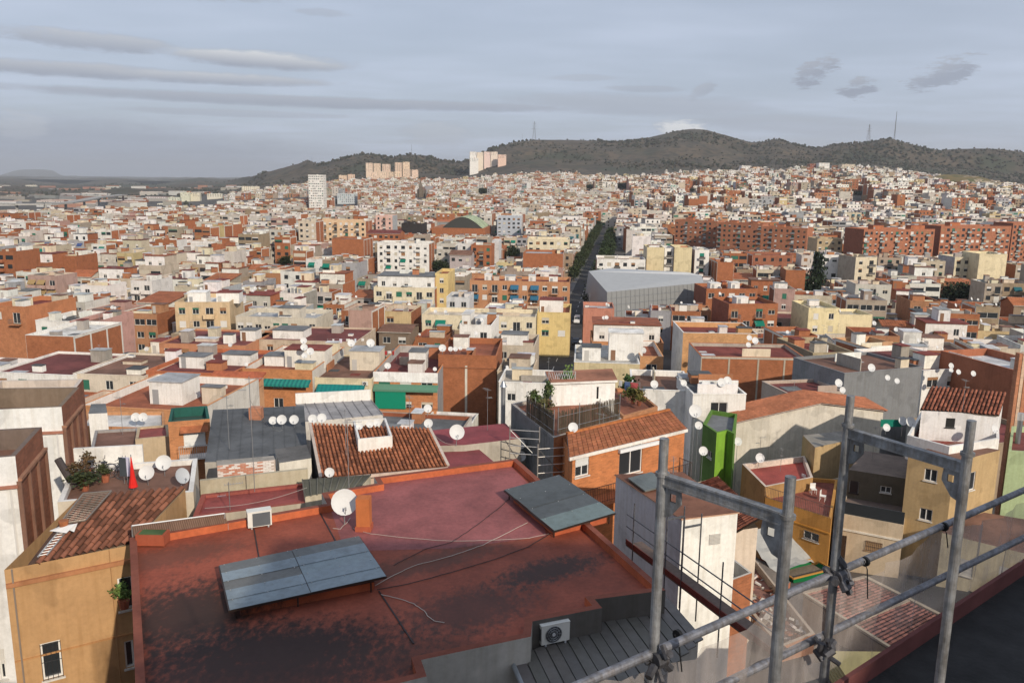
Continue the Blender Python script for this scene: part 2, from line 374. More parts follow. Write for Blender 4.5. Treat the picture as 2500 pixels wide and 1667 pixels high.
def build_ground():
    ys = list(np.arange(-260, 0, 40)) + list(np.arange(0, 260, 10)) + list(np.arange(260, 900, 40)) + list(np.arange(900, 2000, 45)) + list(np.arange(2000, 3500, 22)) + list(np.geomspace(3500, 9000, 80)) + [11000, 14000, 17500]
    ys = np.array(ys, float); n = 560; s = np.linspace(-1, 1, n)
    X = np.outer(320 + np.maximum(ys, 0) * .92, s); Y = np.repeat(ys[:, None], n, 1); Z = height(X.ravel(), Y.ravel())
    co = np.stack([X.ravel(), Y.ravel(), Z], 1); m = len(ys)
    i = (np.arange(m - 1)[:, None] * n + np.arange(n - 1)[None, :]).ravel()
    fc = np.stack([i, i + 1, i + n + 1, i + n], 1)
    me = bpy.data.meshes.new('ground'); me.vertices.add(len(co)); me.vertices.foreach_set('co', co.astype(np.float32).ravel())
    me.loops.add(fc.size); me.loops.foreach_set('vertex_index', fc.astype(np.int32).ravel())
    me.polygons.add(len(fc)); me.polygons.foreach_set('loop_start', np.arange(0, fc.size, 4, dtype=np.int32)); me.polygons.foreach_set('loop_total', np.full(len(fc), 4, dtype=np.int32))
    me.update(); me.validate(); me.polygons.foreach_set('use_smooth', np.ones(len(fc), dtype=bool)); me.materials.append(MATS['ground'])
    o = link('ground', me); tag(o, 'town slopes, river plain and dry scrub hills', 'ground', kind='structure')
build_ground()
# far blue mountain ranges beyond the plain
def far_range(name, label, Y, pts, seed):
    mb = MB(); px = np.arange(pts[0][0], pts[-1][0] + 1, 12.0); yy = np.interp(px, [p[0] for p in pts], [p[1] for p in pts]) + (fbm(px / 60., px * 0 + seed) - .5) * 6
    rows = []
    for k, (f, dy) in enumerate([(0, -900), (.55, -350), (.85, -120), (1, 0), (.6, 700)]):
        row = []
        for a, b in zip(px, yy):
            top = PY(a, b, Y); z = top.z * f; row.append((top.x * (Y + dy * 2) / Y, Y + dy * 2 + 300 * (vnoise(a / 40., seed) - .5), max(z, -5)))
        rows.append(row)
    for a, b in zip(rows, rows[1:]):
        for k in range(len(px) - 1): mb.poly([a[k], a[k + 1], b[k + 1], b[k]], 'soil', (.10, .10, .085))
    o = mb.build(name, None, True); tag(o, label, 'hills', kind='structure')
far_range('hills', 'faint blue mountain range on the horizon beyond the plain', 16000, [(-600, 440), (-200, 430), (0, 428), (40, 417), (90, 413), (130, 416), (170, 434), (240, 440), (300, 434), (350, 438), (400, 434), (500, 442), (700, 440), (900, 445)], 3.3)
far_range('hills', 'hazy dark wooded hills behind the tower blocks', 7600, [(-600, 455), (-100, 450), (60, 444), (180, 452), (270, 446), (420, 447), (560, 445), (700, 447), (900, 455)], 8.1)
# scrub, pines and bushes over the hills: nobody could count them
def scatter_scrub():
    n = 22000; rg = np.random.default_rng(5)
    ico = np.array([(0, 0, 1), (.89, 0, .45), (.28, .85, .45), (-.72, .53, .45), (-.72, -.53, .45), (.28, -.85, .45), (.6, .4, -.3), (-.2, .75, -.3), (-.75, 0, -.3), (-.2, -.75, -.3), (.6, -.4, -.3)])
    tri = np.array([(0, 1, 2), (0, 2, 3), (0, 3, 4), (0, 4, 5), (0, 5, 1), (1, 6, 2), (2, 7, 3), (3, 8, 4), (4, 9, 5), (5, 10, 1), (2, 6, 7), (3, 7, 8), (4, 8, 9), (5, 9, 10), (1, 10, 6)])
    px = rg.uniform(430, 2900, n); Y = rg.uniform(1750, 3150, n); q = n // 7; px[:q] = rg.uniform(-150, 600, q); Y[:q] = rg.uniform(1330, 4800, q); u = (px - 1250) / (F * .985); x = u * Y
    dens = fbm(x / 180., Y / 180.); dark = np.clip((px - 1750) / 200, 0, 1) * .16 + np.exp(-((Y - 2150) / 260.) ** 2) * .06
    bnd = np.interp(px, PXC, [1, 1, 1, 1, .4, .3, .3, .3, .35, .4, .5, .7, .4, .3, .3])
    keep = (rg.random(n) < np.clip((dens + dark - .44) * 6, .02, 1)) & ((Y > 2020) | (rg.random(n) < np.where((px > 980) & (px < 1400) & (Y > 1780), .7, .15)))
    x, Y, px = x[keep], Y[keep], px[keep]; k = len(x); z = height(x, Y)
    sc = rg.uniform(1.3, 3.9, k) * (1 + .5 * (dens[keep] > .58))
    V = ico[None] * sc[:, None, None] * rg.uniform(.7, 1.3, (k, 11, 1)); V[:, :, 2] *= rg.uniform(.7, 1.25, (k, 1)); V += np.stack([x, Y, z + sc * .35], 1)[:, None]
    T = (tri[None] + (np.arange(k) * 11)[:, None, None]).reshape(-1, 3)
    me = bpy.data.meshes.new('scrub_woodland'); me.from_pydata(V.reshape(-1, 3).tolist(), [], T.tolist())
    at = me.attributes.new('col', 'FLOAT_COLOR', 'FACE'); g = rg.uniform(.75, 1.25, k)
    ol = rg.random(k) < .3
    c = np.ones((k, 15, 4)); base = np.where(ol[:, None], np.array([[.062, .052, .036]]), np.array([[.036, .040, .026]])); c[:, :, :3] = (base * g[:, None])[:, None]
    at.data.foreach_set('color', c.astype(np.float32).ravel()); me.materials.append(MATS['leaf'])
    tag(link('scrub_woodland', me), 'dark pines and scrub bushes covering the hills behind the town', 'woodland', kind='stuff')
scatter_scrub()

# ------------------------------------------------------------------ windows, doors, dishes and other repeated pieces
WM = {}
def win_mesh(w, h, style, fc, sc):
    key = (round(w, 2), round(h, 2), style, tuple(round(x, 2) for x in fc), tuple(round(x, 2) for x in sc))
    if key in WM: return WM[key]
    t = .06; y0, y1 = .06, .12
    fr = MB()
    for b in ((0, w, 0, t), (0, w, h - t, h), (0, t, t, h - t), (w - t, w, t, h - t)): fr.box(b[0], b[1], y0, y1, b[2], b[3], 'paint', fc)
    if w > .75: fr.box(w / 2 - t / 2, w / 2 + t / 2, y0, y1, t, h - t, 'paint', fc)
    pn = MB(); pn.box(t * .5, w - t * .5, .13, .15, t * .5, h - t * .5, 'glass', (.03, .03, .03))
    sl = MB(); sl.box(-.06, w + .06, -.07, .14, -.07, -.005, 'plaster', sc)
    sh = None
    if style in ('half', 'full', 'low'):
        k = {'half': .5, 'full': 1.0, 'low': .28}[style]; zz = h * (1 - k); sh = MB(); n = max(2, int(h * k / .13)); st = h * k / n
        for i in range(n): sh.box(.03, w - .03, .015 + .012 * (i % 2), .05, zz + i * st, zz + (i + 1) * st, 'paint', sc)
    WM[key] = (fr.mesh('window'), pn.mesh('pane'), sl.mesh('sill'), sh.mesh('shutter') if sh else None)
    j = MB()
    for m in (fr, pn, sl) + ((sh,) if sh else ()):
        n = len(j.v); j.v += m.v; j.f += [tuple(i + n for i in f) for f in m.f]; j.m += m.m; j.c += m.c
    WM[key] += (j.mesh('window'),); return WM[key]
def add_window(parent, x, y, z, rotz, w, h, style='plain', fc=C['white'], sc=(.6, .57, .52), fine=True, door=False, bars=False):
    a, b, c, d, j = win_mesh(w, h, style, fc, sc); nm = 'balcony_door' if door else 'window'
    o = link(nm, a if fine else j, parent, (x, y, z), rotz)
    if fine:
        link('pane', b, o)
        if not door: link('sill', c, o)
        if d: link('shutter', d, o)
        if bars:
            m = MB(); n = max(3, int(w / .13))
            for i in range(n + 1): m.tube([(w * i / n, -.05, 0), (w * i / n, -.05, h)], .009, 'paint', C['iron'], 4)
            for zz in (.04, h * .5, h - .04): m.tube([(0, -.05, zz), (w, -.05, zz)], .012, 'paint', C['iron'], 4)
            m.build('security_bars', o)
    return o
def railing(m, pts, h, col, step=.14, r=.008, bars=True):
    for a, b in zip(pts, pts[1:]):
        a = Vector(a); b = Vector(b); up = Vector((0, 0, h)); ln = (b - a).length; n = max(1, int(ln / step))
        m.tube([a + up, b + up], .022, 'paint', col, 5); m.tube([a + up * .08, b + up * .08], .014, 'paint', col, 4)
        for i in range(0, n + 1):
            p = a.lerp(b, i / n); big = i % 8 == 0
            if bars or big: m.tube([p, p + up], r * (1.8 if big else 1), 'paint', col, 4)
DISH = {}
def dish_proto(kind):
    if kind in DISH: return DISH[kind]
    grey = C['dish'] if kind == 'white' else (.5, .49, .47) if kind != 'grey' else (.42, .44, .46)
    rt = thing('satellite_dish', 'proto', 'satellite dish'); rings = [(0, 0), (.18, .012), (.34, .045), (.44, .078), (.5, .10)]; n = 20
    me = MB()
    for s, off in ((1, 0), (-1, .012)):
        for (r0, d0), (r1, d1) in zip(rings, rings[1:]):
            for k in range(n):
                a0, a1 = 2 * math.pi * k / n, 2 * math.pi * (k + 1) / n
                q = [(r0 * math.cos(a0), -d0 + off, r0 * math.sin(a0)), (r1 * math.cos(a0), -d1 + off, r1 * math.sin(a0)), (r1 * math.cos(a1), -d1 + off, r1 * math.sin(a1)), (r0 * math.cos(a1), -d0 + off, r0 * math.sin(a1))]
                if r0 == 0: q = q[1:]
                me.poly(q if s > 0 else q[::-1], 'paint', grey)
    for k in range(n):
        a0, a1 = 2 * math.pi * k / n, 2 * math.pi * (k + 1) / n; me.poly([(.5 * math.cos(a0), -.10, .5 * math.sin(a0)), (.5 * math.cos(a0), -.088, .5 * math.sin(a0)), (.5 * math.cos(a1), -.088, .5 * math.sin(a1)), (.5 * math.cos(a1), -.10, .5 * math.sin(a1))], 'paint', grey)
    me.v = [(x, y * math.cos(.42) + z * math.sin(.42), z * math.cos(.42) - y * math.sin(.42) + .95) for x, y, z in me.v]
    me.build('reflector', rt, True)
    a = MB(); a.tube([(0, .16, .45), (0, -.22, .50), (0, -.42, .80)], .014, 'metal', C['grey'], 5); ar = a.build('feed_arm', rt)
    l = MB(); l.tube([(0, -.44, .80), (0, -.34, .87)], .035, 'paint', (.3, .3, .3), 6); l.build('receiver', ar)
    m = MB(); m.tube([(0, .10, 0), (0, .10, .95)], .024, 'metal', C['steel'], 6); m.beam((0, .02, .93), (0, .12, .93), .1, .12, 'metal', C['steel']); m.build('mast', rt)
    DISH[kind] = rt; return rt
_first = {}
def dish(p, dia, az, label, kind='white', group='satellite dishes on the rooftops'):
    rt = dish_proto(kind)
    if kind not in _first:
        _first[kind] = 1; rt.location = p; rt.rotation_euler = (0, 0, az); rt.scale = (dia,) * 3; LABELS.pop('proto', None); rt['label'] = label; rt['group'] = group; LABELS.setdefault(label, []).append(rt); return rt
    r = copy_tree(rt, p, az, label, group, dia); r['category'] = 'satellite dish'; return r
def antenna(p, h, az, label, arms=2):
    t = thing('television_antenna', label, 'antenna', p, az, 'television antennas on the rooftops'); m = MB(); m.tube([(0, 0, 0), (0, 0, h)], .018, 'metal', C['grey'], 5); m.build('mast', t)
    for k in range(arms):
        z = h - .1 - .45 * k; ln = .55 - .1 * k; b = MB(); sg = 1 if k % 2 == 0 else -1
        b.tube([(-ln * .3, 0, z), (ln * sg, 0, z)], .01, 'metal', C['grey'], 4)
        for i in range(7):
            x = -ln * .3 + (ln * sg + ln * .3) * i / 6; b.tube([(x, -.22 + .015 * i, z), (x, .22 - .015 * i, z)], .005, 'metal', C['grey'], 3)
        b.build('boom', t)
    return t
def ac_unit(p, az, w, h, d, label, grille=True):
    t = thing('air_conditioner', label, 'air conditioner', p, az, 'outdoor air conditioners'); b = MB(); wt = (.66, .65, .60)
    b.box(0, w, 0, d, .06, h, 'paint', wt); b.box(-.01, w + .01, -.01, d + .01, h, h + .02, 'paint', wt)
    for x in (.12 * w, .82 * w): b.box(x, x + .05, -.02, d + .02, 0, .06, 'paint', C['grey'])
    for k in range(9): b.box(-.004, 0, .04 + k * (d - .08) / 9, .06 + k * (d - .08) / 9, .15, h - .1, 'paint', (.12, .12, .12))
    b.build('casing', t); cx, cz, r = w * .42, h * .53, min(w * .36, h * .4)
    g = MB(); n = 20
    if not grille:
        g.box(w * .2, w * .94, -.012, -.002, h * .14, h * .92, 'paint', (.10, .11, .12)); g.build('grille', t); return t
    g.poly([(cx + r * math.cos(2 * math.pi * k / n), -.004, cz + r * math.sin(2 * math.pi * k / n)) for k in range(n)][::1], 'paint', (.06, .06, .06)); gr = g.build('fan_grille', t)
    s = MB()
    for rr in (r, r * .75, r * .5): s.tube([(cx + rr * math.cos(2 * math.pi * k / n), -.02, cz + rr * math.sin(2 * math.pi * k / n)) for k in range(n + 1)], .006, 'metal', C['grey'], 4)
    for k in range(12): s.tube([(cx + .05 * math.cos(k * math.pi / 6), -.02, cz + .05 * math.sin(k * math.pi / 6)), (cx + r * math.cos(k * math.pi / 6), -.02, cz + r * math.sin(k * math.pi / 6))], .004, 'metal', C['grey'], 3)
    s.tube([(cx, -.03, cz), (cx, -.005, cz)], .05, 'paint', C['palegrey'], 8); s.build('guard', gr)
    return t

# ------------------------------------------------------------------ block builder: one spec, drawn either as a thing with parts or into the far mass
CITY = MB()                       # far houses, too many to count
FOOT = []                         # footprints taken: (centre, half diagonal, corners)
SIGHT = []                        # what must stay in view: px0, px1, lowest row in view, distance
def corners(s):
    ca, sa = math.cos(s['ang']), math.sin(s['ang']); x, y = s['o']
    return [(x + ca * a - sa * b, y + sa * a + ca * b) for a, b in ((0, 0), (s['w'], 0), (s['w'], s['d']), (0, s['d']))]
def sat(p, q):
    for a in (p, q):
        for i in range(len(a)):
            nx, ny = a[(i + 1) % len(a)][1] - a[i][1], a[i][0] - a[(i + 1) % len(a)][0]
            pa = [nx * x + ny * y for x, y in p]; qa = [nx * x + ny * y for x, y in q]
            if max(pa) <= min(qa) + .02 or max(qa) <= min(pa) + .02: return False
    return True
_HASH = {}
def _cells(c):
    xs = [p[0] for p in c]; ys = [p[1] for p in c]
    return [(i, k) for i in range(int(min(xs) // 40), int(max(xs) // 40) + 1) for k in range(int(min(ys) // 40), int(max(ys) // 40) + 1)]
def taken(c):
    return any(sat(c, o) for k in _cells(c) for o in _HASH.get(k, ()))
def take(c):
    for k in _cells(c): _HASH.setdefault(k, []).append(c)

def facade_bays(s, L0, floors, zb, fh, kind):
    """list of (t0, t1, z0, z1, type) openings along a wall of length L0"""
    out = []; n = max(1, int(L0 / s.get('bay', 2.9)))
    st = L0 / n; rg_w = s['rng'].choice([.6, .7, .85])
    for f in range(floors):
        z = zb + f * fh
        for i in range(n):
            cx = st * (i + .5); r = s['rng'].random()
            bal = kind == 'front' and s.get('balc', 0) and ((i + s['seed']) % s['balc'] == 0)
            if bal: out.append((cx - .85, cx + .85, z + .08, z + 2.25, 'b'))
            elif s.get('gal') and kind == 'front' and f >= floors - s['gal']: out.append((cx - st * .44, cx + st * .44, z + .85, z + 2.25, 'g'))
            elif r < .93: w = .55 if kind != 'front' else rg_w; out.append((cx - w, cx + w, z + .85, z + 2.25, 'w'))
    return out
def emit(s, individual):
    rg = s['rng'] = random.Random(s['seed']); w, d, zb, zt = s['w'], s['d'], s['zb'], s['zt']; ang = s['ang']
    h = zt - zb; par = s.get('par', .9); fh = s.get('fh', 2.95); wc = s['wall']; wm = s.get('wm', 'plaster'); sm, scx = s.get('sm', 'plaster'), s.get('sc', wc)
    trim = s.get('trim', tuple(min(.85, x * 1.15) for x in wc)); rc = s['roof']; attic = s.get('attic', 0)
    vis0 = s.get('vis', zb)                                  # windows only from this height up (the rest is hidden by houses in front)
    Y = s['o'][1]; ca, sa = math.cos(ang), math.sin(ang)
    body_t = zt - (2.9 if attic else 0)
    fl = max(1, int((body_t - par * .6 - zb) / fh)); z0 = body_t - par * .6 - fl * fh
    fb = [b for b in facade_bays(s, w, fl, z0, fh, 'front') if b[2] > vis0 - .5] if s.get('fw', 1) else []
    sidew = s.get('sw', 0)
    rb = facade_bays(s, d, fl, z0, fh, 'side') if sidew else []; rb = [b for b in rb if b[2] > vis0 - .5]
    if individual:
        t = s['thing'] = thing(s.get('name', 'apartment_building'), s['label'], s.get('cat', 'apartment building'), (s['o'][0], s['o'][1], zb), ang, s.get('group'))
        O = (0, 0, zb); m = MB(O); wfac = MB(O)
    else: m = MB(); wfac = m
    holes = [b[:4] for b in fb] if individual else []
    m.wall((0, 0), (w, 0), zb, body_t, holes, wm, wc)
    hs = [b[:4] for b in rb] if individual else []
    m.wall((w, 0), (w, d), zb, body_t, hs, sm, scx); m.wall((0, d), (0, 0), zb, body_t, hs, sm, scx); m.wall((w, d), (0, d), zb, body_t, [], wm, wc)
    if sm == 'brick' and s.get('pil', 1):                    # light render strips framing the bare brick of the party walls
        pc = s.get('pilc', (.62, .60, .55)); k = max(1, int(d / 5))
        for x0, x1 in ((-.05, -.004), (w + .004, w + .05)):
            for i in range(k + 1):
                yy = min(max(d * i / k, .22), d - .22); m.box(x0, x1, yy - .2, yy + .2, zb, body_t - .45, 'plaster', pc)
            m.box(x0, x1, .01, d - .01, body_t - .44, body_t - .05, 'plaster', pc)
    gable = s.get('gable')
    rf = MB(O) if individual else m
    if gable:
        ov = .35; rz = zt + gable; mid = d / 2
        if gable > 0:
            for k, (y0, y1, za, zb2) in enumerate(((-ov, mid, zt - .12, rz), (mid, d + ov, rz, zt - .12))):
                rf.poly([(-ov, y0, za), (w + ov, y0, za), (w + ov, y1, zb2), (-ov, y1, zb2)], 'tile', rc); rf.poly([(-ov, y1, zb2 - .12), (w + ov, y1, zb2 - .12), (w + ov, y0, za - .12), (-ov, y0, za - .12)], 'tile', rc)
            rf.poly([(-ov, -ov, zt - .24), (w + ov, -ov, zt - .24), (w + ov, -ov, zt - .12), (-ov, -ov, zt - .12)], 'plaster', (.6, .55, .48))
            for x in (0, w):
                q = [(x, 0, zt), (x, d, zt), (x, mid, rz - .13)]; m.poly(q if x else q[::-1], sm, scx)
            if individual:
                nn = int((w + .7) / .55)
                for i in range(nn): x = -.35 + (i + .5) * (w + .7) / nn; rf.beam((x, -ov, zt - .10), (x, mid, rz + .02), .2, .05, 'tile', rc)
        else:                                                 # mono-pitch falling to the front
            rz = zt - gable; rf.poly([(-ov, -ov, zt - .1), (w + ov, -ov, zt - .1), (w + ov, d + ov, rz), (-ov, d + ov, rz)], 'tile', rc); rf.poly([(-ov, d + ov, rz - .14), (w + ov, d + ov, rz - .14), (w + ov, -ov, zt - .24), (-ov, -ov, zt - .24)], 'tile', rc)
            rf.poly([(-ov, -ov, zt - .24), (w + ov, -ov, zt - .24), (w + ov, -ov, zt - .1), (-ov, -ov, zt - .1)], 'plaster', (.6, .55, .48))
            for x in (0, w):
                q = [(x, 0, zt - .1), (x, d, zt - .1), (x, d, rz - .16)]; m.poly(q if x else q[::-1], sm, scx)
            m.poly([(w, d, zt - .1), (0, d, zt - .1), (0, d, rz - .16), (w, d, rz - .16)], wm, wc)
    else:
        rz = body_t - par; i = .16
        if body_t <= zb + .5: rz = body_t - .1
        rf.poly([(i, i, rz), (w - i, i, rz), (w - i, d - i, rz), (i, d - i, rz)], 'roof', rc)
        pp = MB(O) if individual else m; pw = s.get('parc', wc)
        ins = [(i, i), (i, d - i), (w - i, d - i), (w - i, i)]
        for a, b in zip(ins, ins[1:] + ins[:1]): pp.poly([(a[0], a[1], rz), (b[0], b[1], rz), (b[0], b[1], body_t), (a[0], a[1], body_t)], 'plaster', pw)
        ou = [(-.05, -.05), (-.05, d + .05), (w + .05, d + .05), (w + .05, -.05)]; cz = body_t; tc = s.get('cop', trim)
        for k in range(4):
            a, b, a2, b2 = ou[k], ou[(k + 1) % 4], ins[k], ins[(k + 1) % 4]
            pp.poly([(a[0], a[1], cz + .06), (a2[0], a2[1], cz + .06), (b2[0], b2[1], cz + .06), (b[0], b[1], cz + .06)][::-1], 'plaster', tc)
            pp.poly([(a[0], a[1], cz), (b[0], b[1], cz), (b[0], b[1], cz + .06), (a[0], a[1], cz + .06)][::-1], 'plaster', tc); pp.poly([(a2[0], a2[1], cz), (b2[0], b2[1], cz), (b2[0], b2[1], cz + .06), (a2[0], a2[1], cz + .06)], 'plaster', tc)
        if individual: pp.build('parapet', t)
        if attic:
            k = MB(O) if individual else m; y0 = min(3.2, d * .35); ac = s.get('attc', wc); hw = facade_bays(s, w - .8, 1, body_t - par + .0, 2.9, 'side')
            x0, x1 = .4, w - .4; az = zt
            k.wall((x0, y0), (x1, y0), rz, az, [b[:4] for b in hw] if individual else [], 'plaster', ac); k.wall((x1, y0), (x1, d - .4), rz, az, [], sm, scx); k.wall((x0, d - .4), (x0, y0), rz, az, [], sm, scx); k.wall((x1, d - .4), (x0, d - .4), rz, az, [], 'plaster', ac)
            k.box(x0 - .25, x1 + .25, y0 - .35, d - .2, az, az + .16, 'roof', s.get('roof2', rc))
            if individual: k.build('attic', t)
            for b in hw:
                if not individual: m.poly([(x0 + b[0], y0 - .03, b[2]), (x0 + b[1], y0 - .03, b[2]), (x0 + b[1], y0 - .03, b[3]), (x0 + b[0], y0 - .03, b[3])], 'glass', (.03,) * 3)
                else: add_window(t, x0 + b[0], y0, b[2] - zb, 0, b[1] - b[0], b[3] - b[2], rg.choice(['plain', 'half', 'low']), fine=False)
    if individual: m.build('wall', t); rf.build('roof', t)
    # roof-top huts, chimneys, tanks
    for (hx, hy, hw2, hd, hh, hc, hr) in s.get('huts', []):
        k = MB(O) if individual else m; zr = (zt - par if not attic else zt + .16) if not gable else zt
        k.prism([(hx, hy), (hx + hw2, hy), (hx + hw2, hy + hd), (hx, hy + hd)], zr, zr + hh, 'plaster', hc, 'roof', hr, bottom=False); k.box(hx - .12, hx + hw2 + .12, hy - .12, hy + hd + .12, zr + hh, zr + hh + .12, 'roof', hr)
        if hh > 1.7: k.poly([(hx + .35, hy - .02, zr), (hx + 1.1, hy - .02, zr), (hx + 1.1, hy - .02, zr + 1.7), (hx + .35, hy - .02, zr + 1.7)], 'paint', rg.choice([(.22, .12, .07), (.3, .3, .3), (.45, .43, .4)]))
        if individual: k.build('stair_hut' if hh > 1.6 else 'chimney', t)
    # clutter of roof terraces: sheds, dividing walls, rooflights, loose sheets
    if not gable and s.get('clut', 1) and w > 4 and d > 5:
        nk = rg.randint(3, 6) if individual else (5 if Y < 600 else (3 if Y < 1000 else 1))
        for k in range(nk):
            kk = MB(O) if individual else m; r = rg.random(); zr = (zt + .16) if attic and rg.random() < .6 else body_t - par
            y0_, y1_ = (min(3.4, d * .36), d - .6) if zr > body_t else ((.3, d - .5) if not attic else (.3, min(2.8, d * .3)))
            a, b, nm = rg.uniform(.3, w - 1.6), rg.uniform(y0_, max(y0_ + .1, y1_ - 1.4)), 'roof_shed'; fx = min(w - .3, a + rg.uniform(1.1, 3.2)); fy = min(y1_, b + rg.uniform(.9, 2.4))
            if any(a < q[0] + q[2] + .15 and fx > q[0] - .15 and b < q[1] + q[3] + .15 and fy > q[1] - .15 for q in s.get('huts', [])): continue
            cc = vary(rg.choice([C['white'], C['white'], C['beige'], C['cream'], C['concrete'], wc, (.42, .18, .09)]), .1); rr = vary(rg.choice([C['slate'], C['grey'], C['brown'], C['palegrey'], C['red'], C['bitumen']]), .15); e = .01 * k
            if r < .45: hh = rg.uniform(.8, 2.2); kk.prism([(a, b), (fx, b), (fx, fy), (a, fy)], zr + .004, zr + hh + e, 'plaster', cc, 'roof', rr, bottom=False); kk.box(a - .1, fx + .1, b - .15, fy + .05, zr + hh + e + .004, zr + hh + .09 + e, 'roof', rr)
            elif r < .68: nm = 'dividing_wall'; kk.box(a, a + .14, b, min(y1_, b + 4), zr + .004, zr + rg.uniform(.9, 1.5), 'plaster', cc) if rg.random() < .5 else kk.box(a, min(w - .3, a + 4), b, b + .14, zr + .004, zr + rg.uniform(.8, 1.4), 'plaster', cc)
            elif r < .82: nm = 'rooflight'; kk.box(a, a + .9, b, b + .9, zr + .004, zr + .35, 'plaster', C['white']); kk.box(a + .06, a + .84, b + .06, b + .84, zr + .354, zr + .4, 'paint', rg.choice([(.5, .55, .58), (.2, .22, .24)]))
            else: nm = 'roof_sheet'; kk.box(a, fx, b, fy, zr + .006 + .004 * k, zr + .05 + .004 * k, 'roof', rr)
            if individual: kk.build(nm, t)
    # openings, balconies, awnings
    joined = MB(O) if individual and not s.get('fine') else None
    for side, bays, A, rot in (('f', fb, (0, 0), 0), ('r', rb, (w, 0), math.pi / 2), ('l', rb if sidew else [], (0, d), -math.pi / 2)):
        cr, sr = math.cos(rot), math.sin(rot)
        def q(tt, z, dd=0): return (A[0] + cr * tt - sr * dd, A[1] + sr * tt + cr * dd, z)
        for b in bays:
            st = rg.choice(['plain', 'half', 'low', 'plain', 'full']); shc = rg.choice([(.62, .60, .56), (.62, .60, .56), (.5, .45, .36), (.3, .16, .08), (.03, .14, .09)]) if s.get('shut') is None else s['shut']
            if individual and s.get('fine'):
                p = q(b[0], b[2]); add_window(t, p[0], p[1], p[2] - zb, rot, round(b[1] - b[0], 2), round(b[3] - b[2], 2), st if b[4] == 'w' else rg.choice(['plain', 'plain', 'low']), sc=shc, fine=s['fine'] > 1, door=b[4] == 'b')
            else:
                k = joined if individual else m; off = .10 if individual else -.03
                sp = {'plain': 0, 'half': .5, 'low': .28, 'full': 1}[st]; zc = b[3] - (b[3] - b[2]) * sp
                if sp < 1: k.poly([q(b[0], b[2], off), q(b[1], b[2], off), q(b[1], zc, off), q(b[0], zc, off)], 'glass', (.03,) * 3)
                if sp > 0: k.poly([q(b[0], zc, off - .01), q(b[1], zc, off - .01), q(b[1], b[3], off - .01), q(b[0], b[3], off - .01)], 'paint', shc)
            if b[4] == 'b' and side == 'f':
                k = MB(O) if individual else m; x0, x1 = b[0] - .35, b[1] + .35; zf = b[2] - .08
                k.box(x0, x1, -1.05, -.01, zf - .14, zf, 'plaster', trim); rcx = s.get('rail', (.12, .11, .10))
                if s.get('solid'): 
                    k.box(x0, x1, -1.05, -.97, zf, zf + .95, 'plaster', trim); k.box(x0, x0 + .08, -.97, -.01, zf, zf + .95, 'plaster', trim); k.box(x1 - .08, x1, -.97, -.01, zf, zf + .95, 'plaster', trim)
                elif individual and Y < 300: railing(k, [(x0 + .03, -.03, zf), (x0 + .03, -1.0, zf), (x1 - .03, -1.0, zf), (x1 - .03, -.03, zf)], .95, rcx, .16, .012)
                else:
                    k.box(x0, x1, -1.02, -.99, zf, zf + .9, 'paint', rcx)
                if individual: k.build('balcony', t)
                if rg.random() < s.get('awn', 0):
                    g = MB(O) if individual else m; gc = s.get('awnc', C['green']); zt2 = b[3] + .1
                    g.poly([(x0, -1.15, zt2 - 1.0), (x1, -1.15, zt2 - 1.0), (x1, -.03, zt2), (x0, -.03, zt2)], 'cloth', gc); g.poly([(x0, -1.15, zt2 - 1.0), (x0, -1.15, zt2 - 1.25), (x1, -1.15, zt2 - 1.25), (x1, -1.15, zt2 - 1.0)], 'cloth', gc)
                    if individual: g.build('awning', t)
    if joined is not None and joined.f: k = joined.build('window_rows', t); k['kind'] = 'stuff'
    if not individual:
        n = len(CITY.v); x, y = s['o']; CITY.v += [(x + ca * a - sa * b, y + sa * a + ca * b, z) for a, b, z in m.v]
        CITY.f += [tuple(i + n for i in f) for f in m.f]; CITY.m += m.m; CITY.c += m.c
    else: return t
def front(label, pxL, pxR, py, zt, depth, wall, roof, ang=-5.0, bottom=None, **kw):
    """a block from the left end, right end and top row of its front wall in the photo, and its roof height"""
    a = R(ang); A = P(pxL, py, zt); d = ray(pxR, py); ux, uy = math.cos(a), math.sin(a)
    # intersect horizontal ray direction with the wall line
    den = d.x * uy - d.y * ux
    w = (A.x * d.y - A.y * d.x) / den if abs(den) > 1e-6 else 10
    w = abs(w); c0 = (A.x, A.y); zb = kw.pop('zb', None)
    if zb is None:
        zb = min(H(A.x + ux * t - uy * q, A.y + uy * t + ux * q) for t in (0, w) for q in (0, depth)) - .3
    zb = min(zb, min(H(A.x + ux * t - uy * q, A.y + uy * t + ux * q) for t in (0, w) for q in (0, depth)) - .3)
    s = dict(o=c0, ang=a, w=w, d=depth, zt=zt, zb=zb, wall=wall, roof=roof, seed=rnd.randint(0, 9999), label=label, **kw)
    take(corners(s)); 
    if bottom and kw.get('group') != 'housing blocks on the hillside': SIGHT.append((pxL - 4, pxR + 4, bottom, A.y - 1))
    if bottom: s.setdefault('vis', z_at(pxL, bottom, A.y) - 1)
    s.setdefault('fine', 2 if A.y < 130 else (1 if A.y < 250 else 0)); SPECS.append(s); return s
SPECS = []

